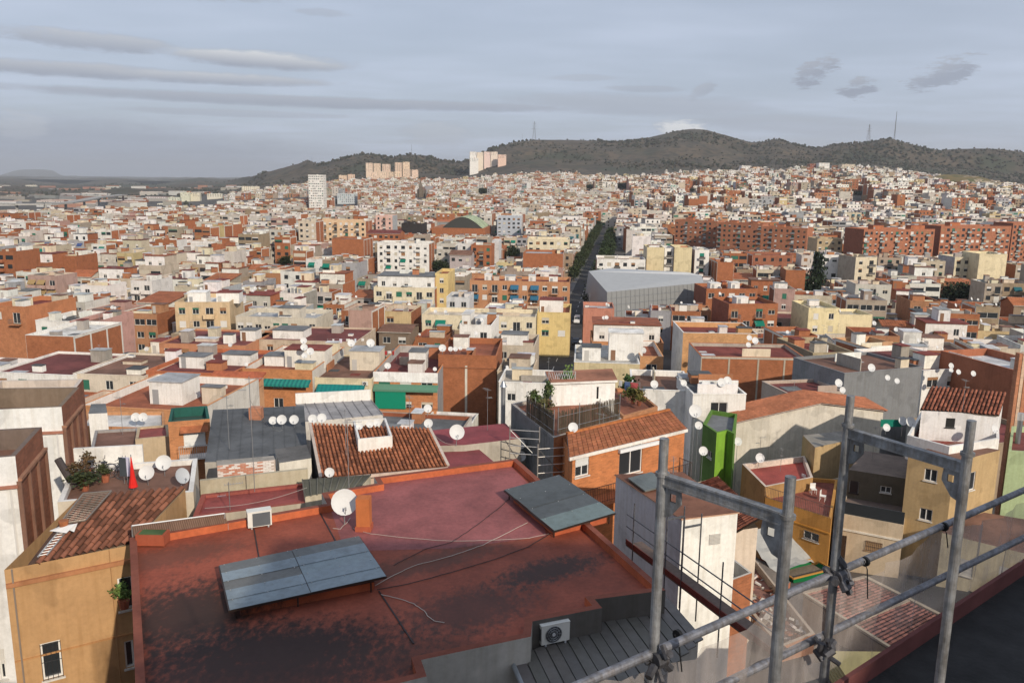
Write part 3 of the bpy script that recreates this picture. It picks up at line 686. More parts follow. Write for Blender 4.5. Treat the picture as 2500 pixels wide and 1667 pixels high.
def knoll():
    m = MB(); c = PY(2388, 470, 1330); top = PY(2388, 426, 1330).z; z0 = c.z - 6; n = 22
    def q(i, j):
        x, y = (i / n * 2 - 1) * 95, (j / n * 2 - 1) * 95; r = math.hypot(x, y) / 95; k = max(0, 1 - r * r); nz = float(fbm(np.array([x / 18. + 5]), np.array([y / 18.]))[0]) - .5
        return (c.x + x, c.y + 70 + y, z0 + (top - z0) * k ** .9 * (1 + .25 * nz) - (3 if r > 1 else 0))
    for i in range(n):
        for j in range(n):
            p = [q(i, j), q(i + 1, j), q(i + 1, j + 1), q(i, j + 1)]; v = float(fbm(np.array([i * .5]), np.array([j * .5]))[0]); m.poly(p, 'soil', (.17, .13, .055) if v < .48 else ((.10, .10, .045) if v < .56 else (.30, .24, .17)))
    tag(m.build('hill', None, True), 'ochre grassy knoll with bare rock beside the hill quarter', 'hill', kind='structure')
    return c
KN = knoll()
def pylon(label, px, pyt, pyb, Y, narrow=False):
    b = PY(px, pyb, Y); z0 = H(b.x, b.y); h = PY(px, pyt, Y).z - z0; t = thing('power_pylon', label, 'pylon', (b.x, b.y, z0), 0, 'pylons and masts on the hill crests'); w = h * (.10 if not narrow else .02); r = h * (.006 if not narrow else .0025)
    for sx in (-1, 1):
        for sy in (-1, 1): m = MB(); m.tube([(sx * w, sy * w, -2), (sx * w * .25, sy * w * .25, h * .7), (sx * w * .08, sy * w * .08, h)], r, 'metal', (.20, .17, .17), 4); m.build('leg', t)
    if not narrow:
        for k, z in enumerate((.62, .76, .9)): m = MB(); a = h * (.16 - .03 * k); m.tube([(-a, 0, h * z), (a, 0, h * z)], r * .9, 'metal', (.20, .17, .17), 4); m.build('cross_arm', t)
    m = MB()
    for k in range(7):
        z0_, z1_ = h * .7 * k / 7, h * .7 * (k + 1) / 7; w0, w1 = w * (1 - .75 * k / 7), w * (1 - .75 * (k + 1) / 7); m.tube([(-w0, -w0, z0_), (w1, -w1, z1_)], r * .6, 'metal', (.2, .17, .17), 3); m.tube([(w0, -w0, z0_), (-w1, -w1, z1_)], r * .6, 'metal', (.2, .17, .17), 3)
    m.build('bracing', t)
pylon('tall red and white lattice pylon on the long ridge', 1304, 297, 345, 2750); pylon('small mast beside the tall pylon on the ridge', 1275, 326, 346, 2740, True)
pylon('lattice pylon crowning the wooded eastern hill', 2120, 304, 342, 2560); pylon('very thin tall mast behind the eastern wooded hill', 2182, 272, 352, 2700, True); pylon('small mast on the middle hilltop', 1855, 334, 347, 2720, True); pylon('thin mast on the hill behind the tan towers', 1005, 352, 380, 2640, True); pylon('mast on the scrub hill above the isolated pair', 878, 372, 384, 2650, True); pylon('little mast on the pointed western summit', 762, 384, 396, 2700, True); pylon('grey pylon standing on the plain by the motorway', 104, 470, 522, 1700); pylon('second pylon on the plain farther off', 283, 462, 490, 2600)
def viaduct():
    pts = [P(x, y, 9) for x, y in ((-60, 497), (40, 499), (110, 499), (160, 496), (205, 489), (240, 482), (300, 476))]; t = thing('motorway_viaduct', 'pale motorway viaduct curving over the plain', 'viaduct', pts[0]); 
    for k, (a, b) in enumerate(zip(pts, pts[1:])): m = MB(pts[0]); m.beam(a, b, 14, 1.6, 'plaster', (.36, .35, .33)); m.build('deck', t)
    for p in pts[1:]: m = MB(pts[0]); m.tube([(p.x, p.y, -2), (p.x, p.y, 8.3)], 1.5, 'plaster', (.34, .33, .31), 8); m.build('pier', t)
viaduct()
# ------------------------------------------------------------------ the avenue and its trees
AV = R(-7.5); E1 = (math.cos(AV), math.sin(AV)); E2 = (-math.sin(AV), math.cos(AV)); AO = (11.5, 195.0)
def av(s_, t_): return (AO[0] + E1[0] * s_ + E2[0] * t_, AO[1] + E1[1] * s_ + E2[1] * t_)
def strip(name, label, s0, s1, dz, m, c, t0=-70, t1=640, kerb=0):
    mb = MB(); n = 60; pr = None
    for k in range(n + 1):
        tt = t0 + (t1 - t0) * k / n; a, b = av(s0, tt), av(s1, tt); z = H(*av((s0 + s1) / 2, tt)) + dz
        cur = ((a[0], a[1], z), (b[0], b[1], z))
        if pr:
            mb.poly([pr[0], pr[1], cur[1], cur[0]], m, c)
            if kerb:
                for q in (0, 1): mb.poly([(pr[q][0], pr[q][1], pr[q][2] - .3), pr[q], cur[q], (cur[q][0], cur[q][1], cur[q][2] - .3)], m, c)
        pr = cur
    o = mb.build(name); tag(o, label, name, kind='structure'); return o
strip('road', 'dark asphalt avenue running straight away through the town', -4.2, 4.2, .10, 'roof', C['asphalt'])
strip('pavement', 'pavement on the shaded west side of the avenue', -6.6, -4.2, .24, 'roof', (.16, .155, .15), kerb=1)
strip('pavement', 'pavement under the trees on the east side of the avenue', 4.2, 7.0, .24, 'roof', (.16, .155, .15), kerb=1)
mk = MB()
for k in range(60):
    a, b = av(-.06, -60 + k * 10), av(.06, -56 + k * 10); z = H(*a) + .108; c1, d1 = av(.06, -60 + k * 10), av(-.06, -56 + k * 10)
    mk.poly([(a[0], a[1], z), (c1[0], c1[1], z), (b[0], b[1], H(*b) + .108), (d1[0], d1[1], H(*b) + .108)], 'paint', C['white'])
tag(mk.build('road_markings'), 'white broken centre line along the avenue', 'road markings', kind='structure')

def leaf_mesh(seed, n, shape, col, leaf):
    rg = random.Random(seed); mb = MB(); cl = []
    for i in range(max(8, n // 26)):
        while 1:
            p = Vector((rg.uniform(-1, 1), rg.uniform(-1, 1), rg.uniform(-1, 1)))
            if .3 < p.length < 1: break
        if shape == 'cone': z = rg.random() ** 1.3; a = rg.uniform(0, 6.28); r = (1 - z) * rg.uniform(.55, 1); p = Vector((r * math.cos(a), r * math.sin(a), z * 2 - 1))
        cl.append((p, rg.uniform(.16, .34), vary(col, .3, .1)))
    for i in range(n):
        p, r, c = cl[i % len(cl)]; q = p + Vector((rg.gauss(0, r), rg.gauss(0, r), rg.gauss(0, r * .8)))
        if shape == 'cone' and abs(q.z) > 1.05: continue
        a = Vector((rg.gauss(0, 1), rg.gauss(0, 1), rg.gauss(0, .6))).normalized() * leaf; b = a.cross(Vector((rg.gauss(0, 1), rg.gauss(0, 1), rg.gauss(0, 1)))).normalized() * leaf * .7
        k = rg.uniform(.7, 1.35); cc = tuple(x * k for x in c)
        mb.poly([q - a - b * .3, q + b, q + a + b * .2, q - b], 'leaf', cc)
    return mb.mesh('crown')
GREEN = (.045, .065, .022)
CROWN = {}
def tree(label, p, h, r, kind='round', cat='tree', group=None, col=GREEN, trunk=.35):
    nm = {'round': 'street_tree', 'cone': 'cypress_tree', 'pine': 'pine_tree'}[kind]
    t = thing(nm, label, cat, p, rnd.uniform(0, 6), group); b = MB(); bc = (.10, .075, .055)
    tr = h * trunk; b.tube([(0, 0, -.3), (.05 * h * .1, 0, tr * .5), (0, .02 * h, tr), (0, 0, h * .8)], .028 * h + .05, 'wood', bc, 7, .02 * h * .3)
    for k in range(5):
        a = k * 1.257; z = tr * (.75 + .1 * k); b.tube([(0, 0, z), (r * .35 * math.cos(a), r * .35 * math.sin(a), z + h * .12), (r * .7 * math.cos(a), r * .7 * math.sin(a), z + h * .22)], .012 * h, 'wood', bc, 5, .004 * h)
    b.build('trunk', t)
    key = (kind, rnd.randint(0, 2), col)
    if key not in CROWN: CROWN[key] = leaf_mesh(len(kind) * 31 + key[1] * 7, 2600 if kind == 'cone' else 1900, 'cone' if kind == 'cone' else 'ball', col, .10 if kind == 'cone' else .12)
    c = link('crown', CROWN[key], t); z0 = tr * .75 if kind != 'cone' else .06 * h; c.scale = (r, r, (h - z0) / 2); c.location = (0, 0, z0 + (h - z0) / 2); return t
for k in range(22):
    tt = 60 + k * 17 + rnd.uniform(-2, 2); x, y = av(6.2, tt)
    tree(('%s street tree on the avenue\'s east pavement, %s from the pavilion' % (rnd.choice(['dark leafy', 'full dark green']), ORD[k] if k < len(ORD) else 'farthest')), (x, y, H(x, y) + .2), rnd.uniform(8, 10), rnd.uniform(2.8, 3.5), group='street trees along the avenue', col=(.035, .05, .02))
for k in range(18):
    tt = 150 + k * 20; x, y = av(-5.6, tt)
    tree('street tree on the avenue\'s west pavement, %s going away' % ORD[k], (x, y, H(x, y) + .2), rnd.uniform(6.5, 8.5), rnd.uniform(2.1, 2.7), group='street trees along the avenue', col=(.04, .052, .022))
# cars along the avenue
def car(label, p, az, col, van=False):
    t = thing('parked_car' if not van else 'delivery_van', label, 'van' if van else 'car', p, az, 'vehicles on the avenue'); b = MB(); hw = .86
    prof = [(0, .35), (0, .75), (.15, .9), (1.0, 1.0), (1.55, 1.42), (3.1, 1.45), (3.95, 1.0), (4.2, .9), (4.25, .35)] if not van else [(0, .4), (0, 1.0), (.2, 1.15), (.9, 1.25), (1.5, 1.95), (4.9, 2.0), (5.0, 1.9), (5.0, .4)]
    for x in (-hw, hw):
        q = [(x * (.86 if z > 1.05 else 1), y, z) for y, z in prof]; b.poly(q if x < 0 else q[::-1], 'paint', col)
    for (y0, z0), (y1, z1) in zip(prof, prof[1:] + prof[:1]):
        k0, k1 = (.86 if z0 > 1.05 else 1) * hw, (.86 if z1 > 1.05 else 1) * hw; b.poly([(-k0, y0, z0), (k0, y0, z0), (k1, y1, z1), (-k1, y1, z1)][::-1], 'paint', col)
    b.build('body', t)
    for nm, q in (('windscreen', [(.95 if van else 1.05, 1.03 if not van else 1.28), (1.45, 1.36 if not van else 1.88)]), ('rear_window', [(3.2, 1.42), (3.8, 1.07)] if not van else [(5.01, 1.3), (5.01, 1.8)])):
        g = MB(); (y0, z0), (y1, z1) = q; o = .02 * (-1 if nm == 'windscreen' else 1)
        g.poly([(-hw * .8, y0 + o, z0 + .02), (hw * .8, y0 + o, z0 + .02), (hw * .75, y1 + o, z1 + .02), (-hw * .75, y1 + o, z1 + .02)], 'glass', (.03,) * 3); g.build(nm, t)
    for x in (-1, 1):
        g = MB(); xx = x * (hw * .94 + .01); z0, z1 = (1.03, 1.38) if not van else (1.3, 1.8); g.poly([(xx, 1.45, z0), (xx, 3.3 if not van else 2.6, z0), (xx * .95, 3.0 if not van else 2.6, z1), (xx * .95, 1.65, z1)], 'glass', (.03,) * 3); g.build('side_window', t)
        for y in (.8, 3.4 if not van else 4.0):
            wl = MB(); wl.tube([(x * .72, y, .32), (x * .88, y, .32)], .32, 'paint', (.015,) * 3, 12); wo = wl.build('wheel', t); rm = MB(); rm.tube([(x * .885, y, .32), (x * .89, y, .32)], .19, 'metal', C['steel'], 10); rm.build('rim', wo)
        hl = MB(); hl.box(x * .62 - .15, x * .62 + .15, -.015, .0, .62, .74, 'paint', (.8, .8, .75)); hl.build('headlight', t); tl = MB(); e = 4.25 if not van else 5.0; tl.box(x * .66 - .12, x * .66 + .12, e, e + .015, .7, .85, 'paint', (.4, .02, .02)); tl.build('tail_light', t)
    return t
x, y = av(1.5, 46); car('white van driving on the avenue beside the salmon wall', (x, y, H(x, y) + .1), AV, (.7, .7, .7), True)
for k, (s_, tt, c, lb) in enumerate([(-3.1, 22, (.05, .05, .06), 'dark car parked at the avenue\'s west kerb below the yellow corner block'), (-3.1, 29, (.3, .32, .34), 'silver car parked at the west kerb behind the dark one'), (-3.1, 60, (.03, .03, .035), 'black car parked farther up the avenue\'s west kerb'), (-3.1, 70, (.25, .03, .03), 'dark red car parked at the west kerb past the yellow corner block'), (3.1, 12, (.08, .09, .12), 'navy car parked at the avenue\'s east kerb near the white stepped house'), (3.1, 62, (.45, .46, .47), 'pale grey car parked beside the faceted pavilion')]):
    x, y = av(s_, tt); car(lb, (x, y, H(x, y) + .1), AV, c)

# ------------------------------------------------------------------ landmarks of the middle distance and the far slopes
def frontY(label, pxL, pxR, py, Y, depth, wall, roof, **kw): return front(label, pxL, pxR, py, float(z_at(pxL, py, Y)), depth, wall, roof, **kw)
BR = dict(sm='brick', sc=C['brick'])
G_HILL = 'housing blocks on the hillside'
# faceted grey pavilion
def pavilion():
    z0 = H(35, 245); zt = 13.5
    a, b, c, d = P(1436, 664, zt), P(1712, 670, zt), P(1720, 700, 9), P(1478, 742, 0)
    t = thing('sports_pavilion', 'large pale grey faceted metal pavilion beside the avenue', 'pavilion', (a.x, a.y, z0))
    Yn, Yf = 232.0, 272.0
    A = PY(1432, 700, 262); B = PY(1476, 745, Yn)
    tl = P(1437, 662, 14.5); tf = P(1490, 655, 14.0); trf = P(1680, 665, 14.0); tr = P(1713, 672, 13.2); kn = P(1482, 713, 11.3); kr = P(1718, 690, 11.8)
    B2 = Vector((kn.x + .3, kn.y - 1.2, z0)); R2 = Vector((kr.x + .8, kr.y - 1.2, z0)); L2 = Vector((tl.x - 1.5, tl.y + 3, z0)); bk = Vector((trf.x + 4, trf.y + 6, z0)); bl = Vector((tf.x - 2, tf.y + 10, z0))
    O = (a.x, a.y, z0); pc = (.40, .42, .44)
    def facet(name, q, col):
        m = MB(O); m.poly(q, 'metal2', col); f = m.build(name, t)
    facet('front_facet', [B2, R2, kr, kn], (.22, .225, .225)); facet('side_facet', [L2, B2, kn, tl], (.30, .31, .315))
    facet('roof_facet', [kn, kr, tr, tl], (.36, .37, .375)); facet('roof_facet', [tl, tr, trf, tf], (.44, .45, .455)); facet('end_facet', [R2, bk, trf, tr, kr], (.42, .44, .46)); facet('back_facet', [bk, bl, tf, trf], pc); facet('back_facet', [bl, L2, tl, tf], pc)
    m = MB(O)
    for k in range(1, 22):
        p = B2.lerp(R2, k / 22); q = kn.lerp(kr, k / 22); r = tl.lerp(tr, k / 22); o = Vector((0, -.06, .03)); m.tube([p + o, q + o], .03, 'metal', (.25, .25, .26), 4)
    for k in range(1, 6):
        p = B2.lerp(kn, k / 6); q = R2.lerp(kr, k / 6); m.tube([p + Vector((0, -.07, 0)), q + Vector((0, -.07, 0))], .04, 'metal', (.3, .32, .34), 4)
    s = m.build('panel_joints', t)
    take([(L2.x, L2.y), (B2.x, B2.y), (R2.x, R2.y), (bk.x, bk.y), (bl.x, bl.y)]); SIGHT.append((1430, 1722, 742, B2.y - 2))
mat('metal2', rough=.65, var=.06, vscale=.5, metal=0)
pavilion()
front('white five-storey slab block with brick end and green awning', 921, 1047, 592, 14.2, 13, C['white'], C['bitumen'], short='the white slab block', ang=-5, bottom=668, balc=2, sm='brick', sc=C['brick'], awn=.12, bay=3.0, rail=(.66, .64, .6), bayx=1)
front('pale yellow apartment block with white set-back attic and brick end', 912, 1060, 676, 14, 14, C['cream'], C['slate'], short='the pale yellow block', ang=-4, bottom=738, attic=1, attc=C['white'], **BR, balc=3)
front('narrow mustard yellow block joined to the pale yellow one', 1062, 1094, 668, 14.8, 14, C['yellow'], C['terra'], ang=-4, bottom=732)
front('long orange two-tone apartment block with red roof terraces', 1147, 1392, 684, 13, 12, C['orange'], C['red'], short='the orange two-tone block', ang=-4, bottom=737, attic=0, balc=2, awn=.3, awnc=(.03, .12, .2), huts=[(4, 3, 2, 3, 2.2, C['white'], C['white']), (10, 3, 3, 3, 2, C['white'], C['grey']), (17, 3, 2, 3, 2.2, C['white'], C['white']), (23, 2, 2.5, 3, 2.3, C['white'], C['red'])])
front('grey-white narrow block with chimney stacks left of the orange one', 1090, 1146, 725, 11.5, 10, C['palegrey'], C['slate'], ang=-4, bottom=790)
front('yellow corner apartment block at the avenue bend', 1312, 1392, 762, 11.5, 14, C['yellow'], C['terra'], short='the yellow corner block', ang=-5, bottom=805, attic=0, huts=[(.3, 4, 5.5, 5, 3.2, C['white'], C['red'])])
front('cream row with green awnings below the orange block', 1030, 1308, 768, 11, 11, C['cream'], C['beige'], short='the green awning row', ang=-4, bottom=800, balc=2, awn=.5, attic=0)
front('brown-roofed dark villa with deep eaves', 925, 1000, 808, 9, 10, (.20, .15, .11), C['brown'], ang=-5, bottom=835, gable=0.6)
front('grey-blue office block with ribbon windows', 1214, 1272, 528, 16, 16, (.42, .45, .50), C['grey'], short='the grey-blue office', ang=-5, bottom=577, sm='plaster', sc=C['palegrey'])
front('pink block with grey end wall beside the dark hall', 917, 958, 526, 18, 14, C['pink'], C['red'], ang=-5, bottom=566, sm='plaster', sc=C['grey'], balc=2)
front('long peach apartment block with brick end', 772, 892, 537, 18, 14, (.66, .47, .30), C['red'], short='the peach block', ang=-6, bottom=585, balc=2, **BR)
front('beige block with brick end left of the peach one', 728, 770, 540, 19, 13, C['beige'], C['grey'], ang=-6, bottom=590, **BR)
front('black-fronted hall on a red brick base', 980, 1030, 545, 12, 18, (.035, .03, .03), C['slate'], ang=-5, bottom=570, fw=0)
front('long low brick building with maroon hipped roof', 832, 975, 568, 11, 14, C['brick'], C['maroon'], ang=-5, bottom=592, gable=1.6, wm='brick')
front('bare brick gable block left of the white slab', 810, 888, 583, 13, 16, C['brick'], C['slate'], short='the bare brick gable', ang=-6, bottom=625, wm='brick', fw=0, **BR)
front('cream gallery block with street art beyond the brick warehouse', 1288, 1390, 583, 15, 14, C['cream'], C['beige'], short='the street art block', ang=-5, bottom=612)
front('brick warehouse with white pilasters above the avenue', 1277, 1375, 618, 12, 18, C['brick'], C['grey'], short='the avenue brick warehouse', ang=-5, bottom=652, wm='brick', fw=0, **BR)
front('brick block with striped grey tower end', 1150, 1200, 598, 14, 12, C['brick'], C['slate'], ang=-5, bottom=650, wm='brick', balc=2)
front('tall grey corrugated slab beside the brick block', 1201, 1218, 588, 15, 12, C['palegrey'], C['grey'], ang=-5, bottom=636, fw=0)
front('small grey-pink house with rusty gable roof', 1098, 1150, 622, 11, 10, (.42, .36, .35), C['brown'], ang=-5, bottom=646, gable=1.6)
front('cream blank-walled block with a white stair strip', 1580, 1622, 604, 17.5, 13, (.62, .53, .33), C['palegrey'], short='the blank cream walls', ang=-3, bottom=668, fw=0, sm='plaster', sc=C['cream'])
front('white balcony strip block between two blank cream walls', 1623, 1646, 606, 17.0, 12, C['white'], C['palegrey'], ang=-3, bottom=664, balc=1)
front('cream blank-walled block with yellow tint east of the balcony strip', 1647, 1690, 604, 17.5, 13, (.62, .53, .33), C['palegrey'], ang=-3, bottom=668, fw=0, sm='plaster', sc=C['brown'])
front('white and brick block behind the pavilion', 1458, 1576, 632, 13.5, 14, C['white'], C['brown'], short='the block behind the pavilion', ang=-4, bottom=662, **BR, balc=3)
front('white balconied block with green shutters east of the cream walls', 1697, 1732, 610, 16.5, 13, C['white'], C['grey'], ang=-3, bottom=672, balc=1, shut=(.01, .2, .14))
for k, (a, b, q) in enumerate([(1648, 1752, 536), (1752, 1862, 543), (1862, 1972, 553)]):
    front(['long terracotta brick apartment row, its west third', 'middle third of the long terracotta brick apartment row', 'east end of the long terracotta brick apartment row'][k], a, b, q, 17, 13, (.38, .155, .085), C['red'], short='the terracotta row', ang=-33, bottom=612, wm='brick', balc=4, bay=3.0, rail=(.2, .22, .22), huts=[(6, 4, 5, 4, 2.2, (.42, .16, .08), C['red']), (20, 4, 4, 4, 2, (.42, .16, .08), C['red'])])
front('first terracotta apartment slab with dark shaded end wall and glazed balconies', 2110, 2283, 560, 20, 15, (.37, .15, .085), C['red'], short='the first terracotta slab', ang=14, bottom=622, wm='brick', balc=3, bay=2.8, rail=(.25, .3, .3), sm='brick', sc=(.27, .10, .06), pil=0, huts=[(8, 4, 6, 4, 2.5, (.42, .15, .07), C['red']), (30, 4, 8, 4, 2.5, (.42, .15, .07), C['red'])])  # slab ends coloured darker here and below: shade painted into the brick
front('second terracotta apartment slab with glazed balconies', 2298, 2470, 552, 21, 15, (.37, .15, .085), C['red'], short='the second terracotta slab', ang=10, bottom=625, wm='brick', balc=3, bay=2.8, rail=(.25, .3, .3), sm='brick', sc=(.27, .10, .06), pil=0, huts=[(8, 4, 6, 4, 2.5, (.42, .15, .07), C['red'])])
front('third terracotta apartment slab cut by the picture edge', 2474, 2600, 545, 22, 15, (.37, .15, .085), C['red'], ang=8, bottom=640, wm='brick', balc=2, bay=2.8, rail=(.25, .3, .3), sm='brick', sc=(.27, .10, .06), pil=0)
front('sand-coloured flat block between the terracotta rows', 1996, 2058, 583, 14, 14, (.45, .35, .22), C['grey'], short='the sand-coloured block', ang=0, bottom=616)
front('tall white block with pale blue end beside the cypress', 2010, 2068, 622, 15, 12, C['white'], C['red'], short='the blue-ended white block', ang=-3, bottom=682, sm='plaster', sc=(.60, .66, .74))
front('cream slab with grey shaded end past the cypress', 2090, 2142, 628, 15.5, 12, (.62, .54, .40), C['brown'], ang=8, bottom=678, sm='plaster', sc=(.38, .33, .26), balc=2)  # end wall takes a darkened wall colour, its shade painted in
front('cream block with blank white end and faded mural', 2392, 2460, 620, 16, 13, (.66, .57, .38), C['cream'], short='the mural block', ang=0, bottom=680, fw=0)
front('grey blank wall block beside the mural block', 2332, 2392, 628, 14, 13, (.64, .56, .40), C['grey'], ang=0, bottom=672, sm='plaster', sc=C['grey'])
front('brown-brick row with maroon roofs above the pavilion', 1838, 1936, 622, 13, 14, (.30, .12, .07), C['maroon'], short='the brown-brick row', ang=0, bottom=650, sm='brick', sc=C['brick'])
front('brick block with pilasters and white balconies near the pavilion', 1752, 1792, 640, 13, 16, C['brick'], C['grey'], ang=-2, bottom=690, **BR, wm='brick', fw=0)
front('two-storey brick apartment block with green canopy east of the pavilion', 1725, 1850, 705, 12.5, 12, C['brick'], C['maroon'], short='the green canopy block', ang=4, bottom=740, wm='brick', balc=2, awn=.3, sm='brick', sc=C['darkbrick'], pil=0, huts=[(2, 3, 3, 3, 2, C['white'], C['white']), (8, 3, 2.5, 3, 2.2, C['white'], C['white'])])
front('brick and white balconied block with green blind and palm in front', 1780, 1900, 742, 13, 12, C['brick'], C['maroon'], ang=6, bottom=800, wm='brick', balc=2, awn=.5, sm='brick', sc=C['darkbrick'], pil=0, huts=[(3, 3, 3, 3, 2, C['white'], C['white'])])
front('pale yellow house with three square windows and solar panels', 1975, 2050, 752, 13, 12, (.70, .60, .36), C['cream'], short='the solar panel house', ang=0, bottom=812)
front('low pale yellow annexe east of the solar panel house', 2045, 2130, 768, 11.5, 9, (.70, .60, .38), C['cream'], ang=0, bottom=795, fw=0)
front('salmon blank-walled building at the avenue', 1425, 1500, 752, 12, 10, (.46, .20, .14), C['grey'], short='the salmon wall', ang=-4, bottom=808, fw=0, sm='plaster', sc=(.42, .18, .13), zb=0)
frontY('tall white slab tower standing above the town', 752, 788, 427, 1060, 14, C['white'], C['palegrey'], short='the white slab tower', ang=-4, bottom=512, bay=2.2, fh=3.0, sw=1)
frontY('pale grey office block east of the white tower', 823, 868, 473, 1180, 16, (.50, .54, .56), C['grey'], ang=-4, bottom=506)
# arched hall
def arch_hall():
    A = P(1068, 556, 8.5); w = 33; t = thing('market_hall', 'hall with pale green barrel roof and dark arched end', 'hall', (A.x, A.y, 0), R(-5)); b = MB(); b.box(-4, w, 0, 40, -.3, 8.5, 'brick', C['brick']); b.build('wall', t)
    r = MB(); n = 12; q = [(w * .1 + w * .85 * k / n, 8.5 + 7.5 * math.sin(math.pi * k / n)) for k in range(n + 1)]
    for (x0, z0), (x1, z1) in zip(q, q[1:]): r.poly([(x0, -.3, z0), (x1, -.3, z1), (x1, 40, z1), (x0, 40, z0)][::1], 'roof', (.36, .42, .27))
    r.build('roof', t); e = MB(); e.poly([(x, .2, z) for x, z in q][::-1], 'paint', (.05, .05, .045)); e.build('arched_end', t)
    take([(A.x - 4, A.y - 1), (A.x + w, A.y - 3), (A.x + w + 4, A.y + 40), (A.x, A.y + 40)]); SIGHT.append((1065, 1170, 575, A.y))
arch_hall()
def church():
    p = PY(1027, 490, 1330); z = H(p.x, p.y); s = (p - cam.location).length / F; t = thing('church', 'dark stone church with a tall pointed spire', 'church', (p.x, p.y, z)); st = (.16, .13, .10)
    top = PY(1027, 436, 1330).z - z; b = MB(); b.box(-6, 6, 0, 30, -1, top * .38, 'plaster', st); b.poly([(-6.5, 0, top * .38), (6.5, 0, top * .38), (0, 0, top * .56)], 'plaster', st); b.poly([(-6.5, 0, top * .38), (0, 0, top * .56), (0, 30, top * .56), (-6.5, 30, top * .38)], 'tile', C['brown']); b.poly([(6.5, 0, top * .38), (6.5, 30, top * .38), (0, 30, top * .56), (0, 0, top * .56)], 'tile', C['brown']); b.build('nave', t)
    w = MB(); w.box(-2.6, 2.6, -3, 2.2, -1, top * .55, 'plaster', st); w.build('tower', t); s2 = MB(); k = [(-2.9, -3.3), (2.9, -3.3), (2.9, 2.5), (-2.9, 2.5)]
    for i in range(4): s2.poly([(k[i][0], k[i][1], top * .55), (k[(i + 1) % 4][0], k[(i + 1) % 4][1], top * .55), (0, -.4, top)], 'plaster', st)
    s2.build('spire', t); SIGHT.append((1015, 1040, 488, 1330)); take([(p.x - 8, p.y - 4), (p.x + 8, p.y - 4), (p.x + 8, p.y + 32), (p.x - 8, p.y + 32)])
church()
PK = (.66, .50, .38)
for k, (a, b, q, Y, lb) in enumerate([(893, 911, 396, 2060, 'pink-edged tan tower at the west end of the upper hillside cluster'), (912, 930, 395, 2060, 'tan tower second from the west in the upper hillside cluster'), (933, 954, 398, 2080, 'lower tan tower in the middle of the upper hillside cluster'), (964, 982, 395, 2070, 'tan tower beside the tallest in the upper hillside cluster'), (983, 1001, 392, 2070, 'tallest pink-topped tan tower at the east end of the upper cluster'),
        (905, 926, 418, 1960, 'west tower of the lower hillside row of tan blocks'), (928, 947, 417, 1960, 'second tan block of the lower hillside row'), (948, 962, 416, 1965, 'third tan block of the lower hillside row'), (963, 978, 416, 1965, 'fourth tan block of the lower hillside row'), (985, 1003, 411, 1980, 'tan block at the lower row\'s raised east side'), (1005, 1022, 411, 1980, 'last tan block east of the lower hillside row'), (827, 848, 425, 1900, 'west half of the isolated pink tan pair behind the white tower'), (849, 867, 424, 1900, 'east half of the isolated pink tan pair behind the white tower')]):
    frontY(lb, a, b - 1, q + 2 + (k * 5 % 3), Y, 9, vary(PK, .08), C['pink'], ang=8, bottom=q + 22, sm='plaster', sc=(.50, .33, .29), group=G_HILL, sw=0, bay=4)
for k, (a, b, q, Y, c, lb) in enumerate([(1147, 1163, 371, 2250, C['white'], 'white pink-topped block at the west end of the ridge estate'), (1164, 1180, 372, 2250, (.72, .62, .5), 'cream block second on the ridge estate'), (1182, 1197, 371, 2260, (.7, .55, .5), 'pinkish block third on the ridge estate'), (1198, 1215, 371, 2260, (.7, .6, .5), 'tallest cream block on the ridge estate'), (1147, 1168, 386, 2200, C['white'], 'white slab standing below the ridge estate'), (1216, 1236, 378, 2230, (.70, .5, .4), 'peach block at the east end of the ridge estate'),
        (590, 632, 455, 1950, (.68, .62, .5), 'cream slab on the slope edge above the plain'), (384, 408, 497, 1420, (.62, .60, .52), 'low cream block at the foot of the estate by the plain'), (411, 438, 482, 1500, (.55, .56, .46), 'greenish cream block at the west of the estate by the plain'), (440, 462, 470, 1560, (.58, .58, .46), 'tall pale green block in the estate by the plain'), (464, 487, 471, 1570, (.60, .56, .44), 'tall cream block in the estate by the plain'), (505, 541, 473, 1620, (.60, .57, .48), 'wide cream block east of the estate by the plain'),
        (-30, 22, 452, 3300, (.42, .40, .36), 'grey slab at the far west of the tower estate on the plain'), (24, 60, 455, 3300, (.45, .42, .36), 'second grey slab of the tower estate on the plain'), (62, 88, 452, 3320, (.55, .52, .44), 'cream slab of the tower estate on the plain'), (18, 40, 464, 3100, (.48, .43, .36), 'lower beige slab before the plain estate'), (93, 104, 462, 3000, (.36, .25, .23), 'red-brown tower of the plain estate'), (106, 118, 463, 3000, (.40, .28, .25), 'pinkish tower next to the red-brown one'), (140, 158, 461, 3100, (.42, .42, .38), 'grey tower beside the motorway'), (167, 181, 469, 3050, (.45, .42, .38), 'last grey tower east of the plain estate')]):
    frontY(lb, a, b, q, Y, 12, c, C['pink'] if k < 6 else C['palegrey'], ang=6, bottom=q + 8, group=G_HILL, sw=0, bay=4, par=.5)
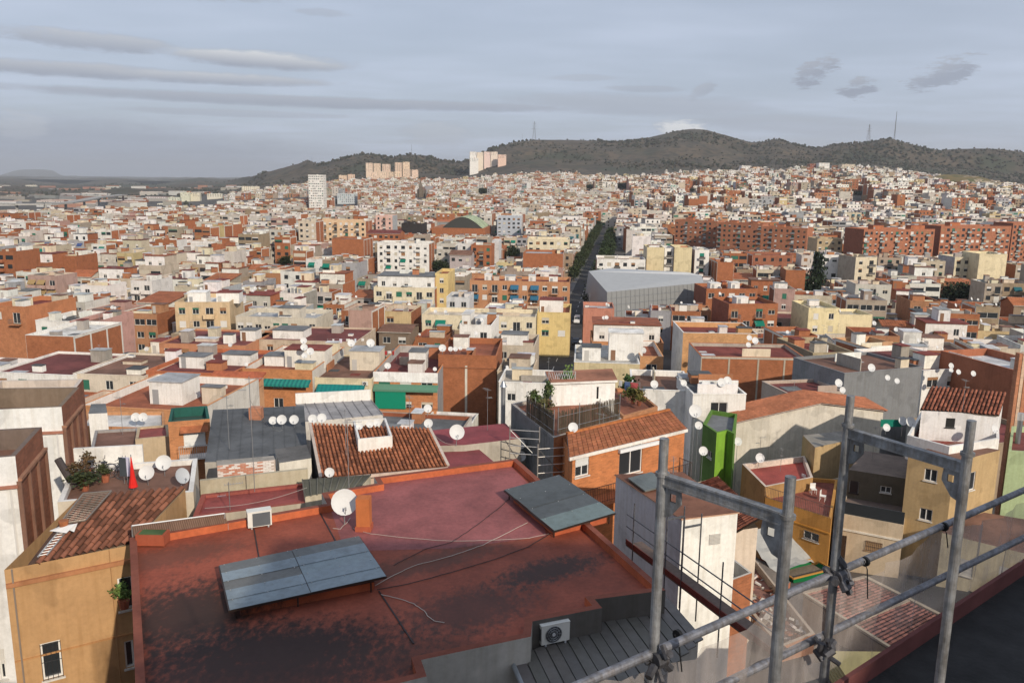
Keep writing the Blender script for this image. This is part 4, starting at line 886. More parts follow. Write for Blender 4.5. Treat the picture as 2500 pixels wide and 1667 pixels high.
for k, (a, b, q, Y, c, kw, lb) in enumerate([(1745, 1765, 417, 1850, C['brick'], BR, 'brick block at the west end of the hill quarter'), (1767, 1790, 416, 1850, C['orange'], BR, 'orange brick block next on the hill quarter'), (1811, 1834, 405, 1840, C['white'], {}, 'white narrow block on the hill quarter skyline'), (1838, 1867, 408, 1830, (.60, .40, .26), BR, 'tan and brick block on the hill quarter skyline'), (1978, 2000, 400, 1800, C['darkbrick'], BR, 'dark red block near the top of the hill quarter'), (2000, 2026, 398, 1790, C['white'], {}, 'white flat block at the top of the hill quarter'), (2056, 2088, 401, 1770, C['beige'], {}, 'beige block right of the hill quarter summit'), (2037, 2071, 431, 1600, C['white'], {}, 'white block with cream end halfway up the hill quarter'), (1935, 1993, 490, 1150, C['white'], {}, 'long white block with rows of windows below the hill quarter'), (1650, 1706, 455, 1420, C['white'], {}, 'white terraced block with a green shutter panel'), (1850, 1905, 463, 1350, C['yellow'], {}, 'yellow long block on the lower hill quarter'), (1880, 1920, 497, 1080, C['brick'], BR, 'brick gable block east of the long white one'), (2130, 2262, 428, 1750, C['white'], {}, 'long low white roofed shed at the forest edge'), (2228, 2262, 466, 1300, C['darkbrick'], BR, 'square dark brick block near the knoll'), (2126, 2150, 432, 1550, (.1, .25, .16), {}, 'green-panelled block on the hill quarter'), (1825, 1860, 498, 1050, C['orange'], BR, 'orange brick pair of gables below the hill quarter'), (2010, 2050, 470, 1250, (.5, .53, .58), {}, 'pale blue-grey block in the middle of the hill quarter'), (2055, 2090, 515, 900, (.68, .62, .48), {}, 'cream block before the hill quarter'), (1770, 1830, 520, 900, (.70, .60, .40), {}, 'cream and yellow row below the hill quarter')]):
    frontY(lb, a, b, q, Y, 13, c, rnd.choice([C['red'], C['grey'], C['terra']]), ang=8, bottom=q + 6, group=G_HILL, bay=3.4, **kw)

for (px, pt, pb, r, kind, lb) in [(1988, 618, 739, 3.6, 'cone', 'tall dark cypress rising over the houses east of the pavilion'), (2342, 692, 748, 5.2, 'round', 'broad dark round tree among the eastern houses'), (1062, 636, 668, 3.6, 'round', 'dark tree beside the white slab block'), (1082, 640, 668, 2.6, 'round', 'smaller tree next to the slab block tree'), (1252, 604, 640, 3.2, 'round', 'tree between the brick block and the warehouse'), (2100, 603, 628, 6, 'round', 'umbrella pine before the terracotta slabs'), (2068, 610, 636, 3, 'round', 'small tree west of the umbrella pine'), (1812, 765, 812, 2.4, 'round', 'palm-like tree in front of the brick balcony block'), (1690, 466, 480, 6, 'round', 'dark tree under the white terraced block'), (2095, 478, 500, 8, 'round', 'dark pine clump in the hill quarter'), (1520, 448, 470, 9, 'round', 'pine at the foot of the central slope'), (1440, 452, 472, 8, 'round', 'pine west of the foot of the central slope'), (1180, 460, 484, 8, 'round', 'tree below the central slope houses'), (700, 628, 652, 3, 'round', 'tree among the western brick gables')]:
    b = P(px, pb, 0) if pb > 560 else PY(px, pb, {480: 1380, 500: 1150, 470: 1500, 472: 1480, 484: 1350}[pb]); Y = b.y; z = H(b.x, Y); h = max(5, (pb - pt) * Y / F + (b.z - z)); tree(lb, (b.x, Y, z), h, r, kind, col=(.022, .034, .016) if kind == 'cone' else (.03, .042, .018)); k = r * .55
    take([(b.x - k, Y - k), (b.x + k, Y - k), (b.x + k, Y + k), (b.x - k, Y + k)]); SIGHT.append((px - r * F / Y * .6, px + r * F / Y * .6, pb - (pb - pt) * .25, Y - 1))
# ------------------------------------------------------------------ near-middle houses set from the photo (before the town is filled in round them)
G_NM = 'houses between the red roof and the avenue'
def nf(*a, **k):
    k.setdefault('group', G_NM); return front(*a, **k)
HW, HG = C['white'], C['palegrey']
nf('orange brick house with striped green awning and white rooftop hut', 592, 762, 900, 14.5, 17, (.50, .21, .09), C['terra'], ang=-4, bottom=990, wm='brick', sm='plaster', sc=(.58, .55, .5), parc=(.66, .63, .58), par=1.0, short='the brick house with striped awning', bay=3.4, huts=[(4.2, 6, 6.2, 4, 2.7, (.72, .69, .62), C['red']), (.8, 6.5, 3.2, 3, 1.5, HW, C['slate'])], zb=4)
nf('cream house with plain green awning and stained rooftop cube', 766, 908, 922, 13.2, 16, (.62, .53, .36), C['brown'], ang=-3, bottom=988, short='the cream house with green awning', sm='plaster', sc=(.50, .42, .30), parc=(.5, .4, .28), par=.4, huts=[(3.6, 7, 4.6, 4, 3.0, (.62, .55, .44), C['grey'])], zb=4)
nf('brick house with white front parapet, maroon terrace and green blinds', 912, 1068, 908, 14, 20, (.52, .22, .10), C['maroon'], ang=-3, bottom=1000, short='the white-parapet house', wm='brick', sm='plaster', sc=(.3, .3, .31), parc=(.42, .40, .38), par=1.2, huts=[(4.0, 7, 2.6, 3.0, 2.8, HW, C['slate'])], zb=4)
nf('blank brick party wall house with one pale strip and rooftop dishes', 1070, 1212, 866, 15.5, 14, C['brick'], C['terra'], ang=-3, bottom=962, short='the blank brick wall', wm='brick', fw=0, sm='brick', sc=C['brick'], pil=0, zb=4)
nf('beige house with white door and low railing', 1214, 1300, 906, 14, 9, (.50, .40, .29), C['concrete'], ang=-6, bottom=930, short='the beige house with white door', huts=[(1.5, 2.5, 3, 3, 2.4, (.52, .44, .34), C['brown'])], zb=4)
nf('white low annexe with air conditioner under the beige house', 1218, 1342, 932, 14.5, 8, HW, C['concrete'], ang=-6, bottom=968, bay=3.5, zb=4)
nf('white-walled house with wide maroon terrace at the town\'s west edge', -20, 176, 908, 13, 15, HW, C['maroon'], ang=-7, bottom=945, short='the western white-walled house', par=.3)
nf('cream-fronted house with brown flat roof and two low kerbs', 178, 352, 912, 13, 15, (.60, .52, .42), C['brown'], ang=-6, bottom=940, par=.25, huts=[(3, 8, 3, 2, .5, C['beige'], C['brown'])])
nf('brick house with pierced terrace parapet and green awnings', 356, 560, 905, 13.6, 17, (.46, .15, .07), C['maroon'], ang=-7, bottom=948, short='the pierced-parapet house', wm='brick', sm='brick', sc=C['brick'], pil=0, balc=2, awn=.6, par=.6, huts=[(2.5, 5, 4, 3, 1.8, HW, C['slate']), (8, 8, 4.5, 3, 1.7, HW, C['slate'])])
nf('brick warehouse end with three brick panels and white coping', 62, 178, 818, 14, 15, C['brick'], (.62, .6, .56), ang=-6, bottom=868, wm='brick', fw=0, parc=HW, cop=HW, par=.6, short='the three-panel brick warehouse', **BR)
nf('wide maroon-roofed hall with skylight slots', 388, 600, 838, 11.5, 15, (.48, .22, .12), C['maroon'], ang=-5, bottom=862, par=.3, short='the maroon-roofed hall', huts=[(5, 4, 4, 1.5, .6, (.6, .5, .42), C['palegrey']), (13, 6, 3, 3, 2, HW, C['slate'])])
nf('second maroon-roofed hall with white railings', 602, 868, 828, 11.5, 15, (.5, .4, .3), C['maroon'], ang=-5, bottom=848, par=.3, short='the second maroon hall', huts=[(4, 3, 6, 5, 1.6, HW, C['slate'])])
nf('tan four-storey block with stepped white penthouses', 426, 560, 738, 14.5, 14, (.56, .42, .26), HW, ang=6, bottom=796, balc=3, solid=1, short='the tan stepped block', attic=0, huts=[(2, 3, 4, 4, 2.6, HW, HW), (8, 4, 5, 4, 2.4, HW, C['red'])])
nf('grey-cream block with long glazed gallery', 575, 772, 772, 12, 12, (.55, .50, .41), C['grey'], ang=-5, bottom=802, bay=2.0, par=1.0, short='the glazed gallery block', huts=[(8, 4, 5, 4, 2.4, (.55, .50, .42), C['slate'])])
nf('white house with black flat roof beside a pink one', 86, 168, 782, 13.5, 12, HW, C['bitumen'], ang=-6, bottom=808, sc=HW, short='the black-roofed white house')
nf('dusty pink house with brown roof', 169, 236, 784, 13.5, 13, (.50, .29, .25), C['brown'], ang=-6, bottom=810)
nf('brick tenement with shaded balcony side at the west edge', -30, 60, 745, 16, 14, (.46, .19, .09), C['red'], ang=-12, bottom=790, wm='brick', balc=2)
nf('white house with stepped blind walls in front of the cream row', 1122, 1200, 792, 14, 12, HW, C['terra'], ang=-6, bottom=845, fw=1, bay=2.2, par=1.2, short='the stepped white house', huts=[(.3, 1, 1.6, 6, 3, HW, HW), (3, 1, 1.6, 5, 2.2, HW, HW)])
nf('brown-roofed low house with white terrace rooms below the stepped white house', 1205, 1305, 842, 11, 12, (.5, .43, .34), C['brown'], ang=-6, bottom=868, huts=[(1, 4, 5, 4, 2.2, HW, C['slate'])])
nf('low brick house with terracotta terrace and white laundry hut', 196, 478, 990, 17.5, 15, (.52, .25, .12), C['terra'], ang=-8, bottom=1010, wm='brick', sm='plaster', sc=(.6, .57, .52), parc=HW, par=.9, fw=0, short='the laundry hut house', huts=[(5.0, 5, 3.9, 4.0, 2.6, HW, C['grey'])], zb=6)
nf('little house with bright red tiled roof and black shade sail', 462, 584, 974, 15.5, 8, (.55, .3, .16), (.40, .11, .05), ang=-4, bottom=990, gable=-1.6, zb=6, fw=0)
nf('brick block with four brick panels and red roof', 1712, 1968, 870, 18, 10, C['brick'], C['red'], ang=-2, bottom=938, wm='brick', fw=0, sm='plaster', sc=(.45, .44, .43), short='the four-panel brick block', parc=(.4, .35, .3), par=.5, pil=0, zb=4, bare=1)
nf('white-edged brick block with open stair side behind the four-panel block', 1668, 1850, 812, 17, 11, (.55, .30, .14), C['red'], ang=-2, bottom=850, wm='brick', fw=0, sm='plaster', sc=(.6, .58, .54), short='the white-edged brick block', cop=HW, zb=3)
nf('low brick house with grey sheet roof and white roof tank', 1912, 1996, 820, 13, 10, C['brick'], C['grey'], ang=4, bottom=850, wm='brick', fw=0, sm='brick', sc=C['brick'])
nf('long brick and white roof-terrace house behind the salmon wall', 1446, 1622, 798, 14, 12, (.52, .24, .11), C['terra'], ang=-4, bottom=830, wm='brick', short='the brick terrace house', attic=1, attc=HW, fw=0)
nf('white stepped house with tan lower wall on the avenue corner', 1402, 1562, 884, 14, 14, (.55, .46, .28), (.5, .48, .44), ang=-5, bottom=908, short='the white stepped house', fw=0, sm='plaster', sc=HW, parc=HW, cop=HW, par=.8, huts=[(1.2, 5, 3, 3, 2.2, HW, C['bitumen']), (5.5, 6, 5.5, 4, 4.5, HW, HW)], zb=4)
nf('narrow white house with laundry on its balcony', 1563, 1620, 870, 14.5, 13, (.52, .27, .13), C['terra'], ang=-3, bottom=925, wm='brick', sm='plaster', sc=HW, parc=HW, balc=2, short='the laundry balcony house', zb=4)
nf('white cottage with curved black roof and chimneys', 1692, 1822, 962, 21.5, 7, HW, C['bitumen'], ang=2, bottom=990, par=.2, short='the black-roofed cottage', zb=10, bay=4, bare=1)
nf('white low house with parapet behind a big dish', 1545, 1690, 950, 21, 9, HW, C['brown'], ang=-6, bottom=985, par=.6, fw=0, short='the low white dish house', zb=10, bare=1, huts=[(5, 3, 2, 2, 1.2, HW, C['grey'])])
nf('dark grey sheet-walled long house with brown roof', 2062, 2250, 912, 20.5, 9, (.19, .195, .2), C['brown'], ang=20, bottom=1000, fw=0, sm='plaster', sc=(.24, .245, .25), short='the dark sheet-walled house', zb=8, par=.3)
nf('maroon-roofed low house with air conditioner west of the sheet-walled one', 1925, 2060, 962, 18.6, 6, (.42, .34, .28), C['maroon'], ang=12, bottom=985, fw=0, par=.3, zb=9)
nf('olive-brown tenement with shaded side before the brick blocks', 1985, 2085, 862, 17, 12, (.38, .31, .20), C['red'], ang=8, bottom=930, sm='plaster', sc=(.22, .18, .13), sw=1, short='the olive tenement', zb=5)  # side colour is the wall darkened, as painted shade
nf('brick-ended house with grey top at the east side', 2155, 2245, 860, 16, 12, (.52, .30, .16), C['grey'], ang=15, bottom=905, wm='brick', fw=0, **BR, zb=5)
nf('low maroon house with white coping east of the sheet-walled house', 2255, 2400, 905, 18, 14, HW, C['maroon'], ang=15, bottom=935, zb=6, par=.4)
nf('dark brick gable house at the east edge', 2478, 2600, 905, 20, 12, (.36, .13, .07), C['palegrey'], ang=15, bottom=960, wm='brick', fw=0, zb=6)
# near zone to the right, set on the other street line
NEARFOOT = []
def nfoot(pix, z):
    q = [P(a, b, z) for a, b in pix]; c = [(p.x, p.y) for p in q]
    A = sum(c[i][0] * c[(i + 1) % len(c)][1] - c[(i + 1) % len(c)][0] * c[i][1] for i in range(len(c)))
    take(c if A > 0 else c[::-1])
for pix, z in [([(1785, 1040), (2155, 1020), (2150, 940), (1850, 930)], 19.5), ([(1716, 1034), (1800, 1060), (1800, 1000), (1735, 995)], 20.5), ([(2205, 1105), (2450, 1110), (2450, 930), (2230, 940)], 24), ([(1248, 985), (1352, 1068), (1515, 1020), (1420, 945)], 27), ([(500, 1130), (770, 1125), (740, 985), (520, 995)], 26), ([(1340, 940), (1505, 935), (1500, 900), (1340, 900)], 28), ([(0, 1010), (210, 1000), (230, 930), (0, 930)], 30)]: nfoot(pix, z)
for v in [(0, 150, 1000, 60), (150, 620, 1010, 86), (500, 1110, 1000, 66), (1040, 1340, 968, 60), (1340, 1700, 1000, 62), (1600, 1990, 1010, 66), (1950, 2500, 1010, 72)]: SIGHT.append(v)
# ------------------------------------------------------------------ the rest of the town, block by block
WALLS = [('white', (.66, .64, .60), 20), ('off-white', (.50, .47, .42), 14), ('cream', (.48, .42, .32), 9), ('beige', (.35, .29, .23), 14), ('pink', (.40, .26, .22), 5), ('yellow', (.50, .40, .22), 2), ('orange', (.38, .19, .10), 6), ('brick', (.33, .125, .058), 20), ('grey', (.31, .31, .32), 8), ('tan', (.29, .22, .15), 7)]
ROOFS = [('red', C['red'], 22), ('maroon', C['maroon'], 16), ('terracotta', C['terra'], 20), ('grey', C['slate'], 13), ('brown', C['brown'], 12), ('pale grey', C['palegrey'], 7), ('black', C['bitumen'], 5), ('white', (.62, .61, .58), 5)]
def pick(tb, rg):
    r = rg.random() * sum(t[2] for t in tb)
    for t in tb:
        r -= t[2]
        if r <= 0: return t
    return tb[-1]
GEN = []
def rand_block(x, y, ang, w, d, rg, floors, far):
    wn, wc, _ = pick(WALLS, rg); rn, rc, _ = pick(ROOFS, rg); zb = H(x, y) - .6; zb = min(zb, H(x + w * math.cos(ang), y + w * math.sin(ang)) - .6)
    s = dict(o=(x, y), ang=ang, w=w, d=d, zb=zb, zt=zb + .6 + floors * 2.95 + .8 + rg.uniform(-.5, 1.3), wall=vary(wc, .1), roof=vary(rc, .15), seed=rg.randint(0, 99999), wn=wn, rn=rn, floors=floors)
    if wn == 'brick': s['wm'] = 'brick'
    r = rg.random()
    if r < .5: s.update(sm='brick', sc=vary(C['brick'], .18)); s['pil'] = rg.random() < .6
    elif r < .6: s.update(sc=vary(rg.choice([(.6, .58, .54), C['beige'], C['grey'], C['concrete']]), .1))
    if rg.random() < .55: s['balc'] = rg.choice([1, 2, 2, 3]); s['awn'] = rg.choice([0, .15, .35]); s['awnc'] = rg.choice([C['green'], C['green'], (.02, .10, .12), (.32, .22, .1), (.05, .08, .2)]); s['solid'] = rg.random() < .35; s['rail'] = rg.choice([(.1, .1, .1), (.3, .3, .3), (.6, .58, .55), (.03, .12, .09)])
    if floors >= 3 and rg.random() < .38: s['attic'] = 1; s['attc'] = vary(rg.choice([wc, C['white'], C['white']]), .05)
    if not s.get('attic') and floors <= 3 and rg.random() < .13: s['gable'] = rg.choice([1.2, 1.6, -1.3]); s['roof'] = vary(C['tileroof'], .2); s['rn'] = 'tiled'
    s['parc'] = vary(rg.choice([wc, C['white'], C['terra'], C['beige']]), .06); s['par'] = rg.choice([.5, .9, 1.0])
    s['bay'] = rg.choice([2.4, 2.8, 3.2]) * (1.35 if far else 1)
    if rg.random() < .5: s['gal'] = rg.choice([1, 1, 2, 4])
    if rg.random() < .1: s['fw'] = 0
    if not s.get('gable'):
        hs = []
        for k in range(rg.choice([0, 1, 1, 2])):
            hw, hd = rg.uniform(1.8, 4), rg.uniform(2, 4); hx, hy = rg.uniform(.3, max(.4, w - hw - .3)), rg.uniform(min(3.5, d * .4), max(d * .45, d - hd - .5))
            if hx + hw < w - .2 and hy + hd < d - .2: hs.append((hx, hy, hw, hd, rg.uniform(2.0, 2.6), vary(rg.choice([C['white'], C['white'], C['cream'], wc]), .05), vary(rg.choice([rc, C['grey'], C['palegrey']]), .1)))
        if rg.random() < .5: hs.append((rg.uniform(.5, w - 1.2), rg.uniform(d * .3, d - 1.4), .6, .6, 1.3, C['beige'], C['brown']))
        if len(hs) == 2 and hs[0][0] < hs[1][0] + hs[1][2] + .3 and hs[1][0] < hs[0][0] + hs[0][2] + .3: hs = hs[:1]
        if len(hs) == 3: hs = hs[:1] + hs[2:]
        s['huts'] = hs
    return s
def fits_view(s):
    """lower a block so that it hides nothing the photo shows behind it; False if it cannot"""
    c = corners(s); pr = [proj((x, y, s['zt'] + (2.4 if s.get('huts') else (max(0, s.get('gable', 0)) if s.get('gable') else .3)))) for x, y in c]
    a, b, top = min(p[0] for p in pr), max(p[0] for p in pr), min(p[1] for p in pr); Y = min(p[1] for p in c)
    lim = -1e9
    for (x0, x1, yb, Yl) in SIGHT:
        if Y < Yl and (Yl < 900 or top < yb - 6) and b > x0 and a < x1 and top < yb: lim = max(lim, yb)
    if lim > 0:
        k = .0; px = (a + b) / 2; Yc = max(p[1] for p in c); zn = float(z_at(px, lim, Yc)) - .3
        s['huts'] = []; s.pop('attic', None)
        if s.get('gable', 0) and s['gable'] > 0: zn -= s['gable']
        if zn < s['zb'] + 3.2: return False
        s['floors'] = max(1, int((zn - s['zb'] - 1) / 2.95)); s['zt'] = min(s['zt'], zn)
    return True
def in_frame(x, y, m=120):
    if y < 20: return False
    p = proj((x, y, H(x, y) + 8)); return -m < p[0] < 2500 + m
def zone(org, ang, s_rng, t_rng, pred, seed, floors_fn, gap=8, rowd=(10, 13), court=(4, 9), wr=(6.5, 13), far=False):
    rg = random.Random(seed); ca, sa = math.cos(ang), math.sin(ang)
    def g(s_, t_): return (org[0] + ca * s_ - sa * t_, org[1] + sa * s_ + ca * t_)
    t_ = t_rng[0]
    while t_ < t_rng[1]:
        d1, ct, d2 = rg.uniform(*rowd), rg.uniform(*court), rg.uniform(*rowd); sc = 1 + .28 * max(0, min(1, (t_ - 500) / 900))
        for (tt, d, face) in ((t_, d1, 1), (t_ + d1 + ct, d2, 1)):
            s_ = s_rng[0] + rg.uniform(0, 30)
            nxt = s_ + rg.uniform(50, 95)
            while s_ < s_rng[1]:
                w = rg.uniform(*wr) * sc
                if s_ > nxt: s_ += gap; nxt = s_ + rg.uniform(50, 95) * sc
                dd = d + rg.uniform(-1.5, 1); jt = rg.uniform(0, 1.2) if rg.random() < .75 else rg.uniform(0, 3)
                x, y = g(s_, tt + jt)
                if in_frame(x, y) and pred(x, y):
                    for shrink in (1, .7):
                        ww = w * shrink; s = rand_block(x, y, ang, ww - .02, dd, rg, floors_fn(x, y, rg), far); c = corners(s)
                        if not taken(c):
                            if fits_view(s): take(c); GEN.append(s)
                            break
                s_ += w
        t_ += d1 + ct + d2 + gap + rg.uniform(0, 3)
def not_avenue(x, y):
    s_ = (x - AO[0]) * E1[0] + (y - AO[1]) * E1[1]; t_ = (x - AO[0]) * E2[0] + (y - AO[1]) * E2[1]; return abs(s_) > 7.6 or t_ > 520
for k in range(16):     # nothing on the avenue itself
    a, b = -75 + k * 37, -75 + (k + 1) * 37; take([av(-7.0, a), av(7.3, a), av(7.3, b), av(-7.0, b)])
SIGHT.append((1300, 1400, 905, 178)); SIGHT.append((1335, 1440, 760, 215)); SIGHT.append((1410, 1470, 690, 300)); SIGHT.append((1440, 1500, 600, 420)); SIGHT.append((-50, 560, 505, 1300))
fl_main = lambda x, y, rg: rg.choice([1, 2, 2, 2, 3, 3, 3, 4] if y < 260 else [2, 2, 3, 3, 4, 4, 5])
zone((18, 58), R(18), (0, 130), (0, 62), lambda x, y: 58 < y < 104 and x > 14, 17, lambda x, y, rg: rg.choice([2, 2, 3, 3]), gap=4, court=(2, 4), wr=(6, 11), rowd=(8, 11))
zone((-110, 84), R(-8), (0, 110), (-4, 40), lambda x, y: 82 < y < 112 and x < -8, 18, lambda x, y, rg: rg.choice([2, 2, 3]), gap=4, court=(2, 4), rowd=(8, 11))
zone(av(7.4, 0), AV, (0, 420), (-85, 330), lambda x, y: 100 < y < 480 and x > 0, 11, fl_main, gap=6, court=(2, 5), wr=(4.8, 10.5), rowd=(8, 12))
zone(av(-7.2 - 420, 0), AV, (0, 419), (-85, 330), lambda x, y: 108 < y < 480, 12, fl_main, gap=6, court=(2, 5), wr=(4.8, 10.5), rowd=(8, 12))
zone((-420, 480), R(-12), (0, 900), (-60, 900), lambda x, y: 455 < y < (1180 if u_to_px(x / y) < 520 else 1500) and u_to_px(x / y) < 1500, 13, lambda x, y, rg: rg.choice([2, 3, 3, 4, 4, 5]), far=True, gap=5, court=(2, 5))
zone((60, 440), R(9), (0, 1100), (-60, 1300), lambda x, y: 455 < y < 1560 and u_to_px(x / y) > 1430, 14, lambda x, y, rg: rg.choice([2, 3, 3, 4, 4, 5] if y < 800 else [2, 3, 4, 4, 5, 6, 7]), far=True, gap=6, court=(3, 8), wr=(8, 17), rowd=(9, 14))
bndY = lambda px: float(np.interp(px, [500, 650, 800, 1000, 1150, 1300, 1500, 1700, 2100, 2250, 2500], [1450, 1750, 1900, 1880, 1820, 1980, 1900, 1880, 1900, 1650, 1500]))
take([(KN.x - 70, KN.y - 20), (KN.x + 70, KN.y - 20), (KN.x + 80, KN.y + 170), (KN.x - 80, KN.y + 170)])
SIGHT.append((2300, 2480, 462, 1325))
zone((-700, 1480), R(-6), (0, 2300), (-20, 480), lambda x, y: 1440 < y < bndY(u_to_px(x / y)) and u_to_px(x / y) > 560, 15, lambda x, y, rg: rg.choice([2, 2, 3, 4, 5, 6] if x > 300 else [2, 2, 3, 3, 4]), far=True, gap=12, court=(10, 22))
rgp = random.Random(31)
for k in range(150):     # sheds and works on the river plain
    px, Y = rgp.uniform(-60, 560), rgp.uniform(1250, 3300); x = (px - 1250) / F * Y; s = rand_block(x, Y, R(rgp.uniform(-20, 20)), rgp.uniform(20, 70), rgp.uniform(15, 35), rgp, rgp.choice([1, 2, 2, 3]), True); s.update(fw=0, huts=[]); s.pop('balc', None); s.pop('gable', None); s['wall'] = vary(rgp.choice([(.5, .5, .48), (.35, .33, .3), (.3, .16, .12), (.22, .22, .22)]), .15)
    if not taken(corners(s)) and (Y < 1450 or rgp.random() < .55): take(corners(s)); GEN.append(s)
# which blocks are seen largest: things; the rest: one mass of far houses
def rank(s):
    c = corners(s); Y = s['o'][1]; p = proj((s['o'][0] + s['w'] / 2, Y, s['zt']))
    return -((s['w'] * min(s['zt'] - s['zb'], 9)) / Y ** 2) if -40 < p[0] < 2540 and p[1] < 1300 else 1
GEN.sort(key=rank)
N_IND = 300
ind = GEN[:N_IND]; mass = GEN[N_IND:]
NUMW = {1: 'one', 2: 'two', 3: 'three', 4: 'four', 5: 'five', 6: 'six'}
REF = [(b['short'], proj((b['o'][0] + b['w'] / 2 * math.cos(b['ang']), b['o'][1], b['zt']))) for b in SPECS if b.get('short')]
used = {}
def auto_label(s):
    p = proj((s['o'][0] + s['w'] / 2 * math.cos(s['ang']), s['o'][1], s['zt'])); best = sorted(REF, key=lambda r: abs(r[1][0] - p[0]) + 2.2 * abs(r[1][1] - p[1]))
    look = '%s %s-storey %s' % (s['wn'], NUMW.get(s['floors'], 'many'), 'house' if s['floors'] <= 2 else 'block')
    det = ['%s roof' % s['rn']]
    if s.get('attic'): det.append('set-back attic')
    if s.get('awn'): det.append('awnings')
    if len(s.get('huts', [])) > 0 and s['huts'][0][4] > 1.6: det.append('stair hut')
    for nm, q in best[:4]:
        dx, dy = p[0] - q[0], p[1] - q[1]
        if abs(dy) * 2 > abs(dx): rel = 'behind' if dy < 0 else 'in front of'
        else: rel = 'west of' if dx < 0 else 'east of'
        for n in range(1, len(det) + 1):
            lb = '%s with %s %s %s' % (look, ' and '.join(det[:n]) if n < 3 else ', '.join(det[:n]), rel, nm)
            if lb not in used and len(lb.split()) <= 16: used[lb] = 1; return lb
    k = 2
    lb0 = '%s with %s %s %s' % (look, det[0], rel, nm)
    while True:
        lb = '%s %s' % (ORD[k % len(ORD)], lb0)
        if lb not in used: used[lb] = 1; return lb
        k += 1
# ------------------------------------------------------------------ draw the blocks
for s in SPECS:
    s.setdefault('group', 'blocks of the middle distance'); emit(s, True)
for s in ind:
    s['label'] = auto_label(s); Y = s['o'][1]; s['fine'] = 2 if Y < 125 else (1 if Y < 240 else 0)
    s['name'] = 'terraced_house' if s['floors'] <= 2 else 'apartment_building'; s['cat'] = 'house' if s['floors'] <= 2 else 'apartment building'; s['group'] = 'houses and blocks of the close-packed town'
    emit(s, True)
for s in mass: emit(s, False)
o = CITY.build('distant_town'); tag(o, 'close-packed mass of far white and brick houses towards the hills', 'town', kind='stuff')
# dishes and antennas on the roofs of the nearer blocks
rg = random.Random(21); nd_ = na_ = 0
for s in sorted(ind + SPECS, key=lambda q: q['o'][1]):
    if s.get('gable') or not (100 < s['o'][1] < 330) or s.get('bare'): continue
    ca, sa = math.cos(s['ang']), math.sin(s['ang']); zr = s['zt'] + (.16 if s.get('attic') else .06); seen = []
    for k in range(rg.choice([0, 0, 1, 1, 2])):
        if nd_ >= 120: break
        a, b = rg.uniform(.3, s['w'] - .3), (rg.choice([.08, s['d'] - .1]) if not s.get('attic') else s['d'] * .5); p = (s['o'][0] + ca * a - sa * b, s['o'][1] + sa * a + ca * b, zr - (0 if not s.get('attic') else 0))
        short = s['label'].split(' with ')[0]; lb = '%s satellite dish on the %s' % (['white', 'second white', 'third white'][k], s['label']); lb = ' '.join(lb.split()[:16])
        if lb in LABELS: continue
        dish(p, rg.uniform(.55, 1.0), R(rg.uniform(-12, 55)), lb, rg.choice(['white', 'white', 'old'])); nd_ += 1
    if rg.random() < .7 and na_ < 110 and s['w'] > 4:
        a, b = rg.uniform(.5, s['w'] - .5), s['d'] * .7; p = (s['o'][0] + ca * a - sa * b, s['o'][1] + sa * a + ca * b, zr - (s.get('par', .9) if not s.get('attic') else 0))
        lb = ' '.join(('thin television antenna on the %s' % s['label']).split()[:16]); lb in LABELS or antenna(p, rg.uniform(2.2, 3.6), rg.uniform(0, 3), lb); na_ += 1
# ------------------------------------------------------------------ foreground, measured from the photo: (pixel, pixel) at a height
def extra_roof(nt, c, pos, mul, noise):
    """mould and soot on the painted roof: blotches with ragged edges, at their own places"""
    L = nt.links.new
    def blot(x, y, rx, ry, a, col, k, base):
        mp = nd(nt, 'Mapping'); mp.vector_type = 'TEXTURE'; mp.inputs['Location'].default_value = (x, y, 30); mp.inputs['Rotation'].default_value = (0, 0, R(a)); mp.inputs['Scale'].default_value = (rx, ry, 50)
        L(pos, mp.inputs[0]); ln = nd(nt, 'VectorMath', operation='LENGTH'); L(mp.outputs[0], ln.inputs[0])
        s = nd(nt, 'Math', operation='MULTIPLY_ADD'); L(nz, s.inputs[0]); s.inputs[1].default_value = 1.9; s.inputs[2].default_value = -.95 ; t = nd(nt, 'Math', operation='SUBTRACT'); L(s.outputs[0], t.inputs[0]); L(ln.outputs['Value'], t.inputs[1])
        mr = nd(nt, 'MapRange', interpolation_type='SMOOTHSTEP'); mr.inputs[1].default_value = -1.05; mr.inputs[2].default_value = -.35; mr.inputs[4].default_value = k; L(t.outputs[0], mr.inputs[0])
        mx = nd(nt, 'Mix', data_type='RGBA'); L(mr.outputs[0], mx.inputs[0]); L(base, mx.inputs[6]); mx.inputs[7].default_value = col + (1,); return mx.outputs[2]
    nz = noise(3.2, 8, sc=(1.6, 1, 1), rough=.68)
    c = mul(c, noise(.55, 7, rough=.65), .74, 1.18, .32, .62); c = mul(c, noise(7, 6, rough=.7), .82, 1.08, .3, .6)
    for b in BLOTS: c = blot(*b, c)
    return c
_b = lambda px, py: P(px, py, 29.7)
BLOTS = [(_b(1340, 1395).x, _b(1340, 1395).y, 2.62, 0.96, 30, (.035, .025, .022), .9), (_b(470, 1500).x, _b(470, 1500).y, 2.98, 2.62, 20, (.03, .018, .013), .92), (_b(680, 1590).x, _b(680, 1590).y, 4.55, 1.93, 10, (.024, .014, .012), .95),
         (_b(1150, 1490).x, _b(1150, 1490).y, 2.62, 1.57, 30, (.045, .03, .026), .7), (_b(1020, 1380).x, _b(1020, 1380).y, 3.85, 0.88, 30, (.07, .04, .028), .6), (_b(420, 1360).x, _b(420, 1360).y, 2.80, 1.05, 24, (.09, .045, .03), .55), (_b(1000, 1600).x, _b(1000, 1600).y, 2.80, 1.05, 20, (.06, .028, .02), .5), (_b(620, 1660).x, _b(620, 1660).y, 5.25, 1.57, 10, (.045, .022, .018), .8)]
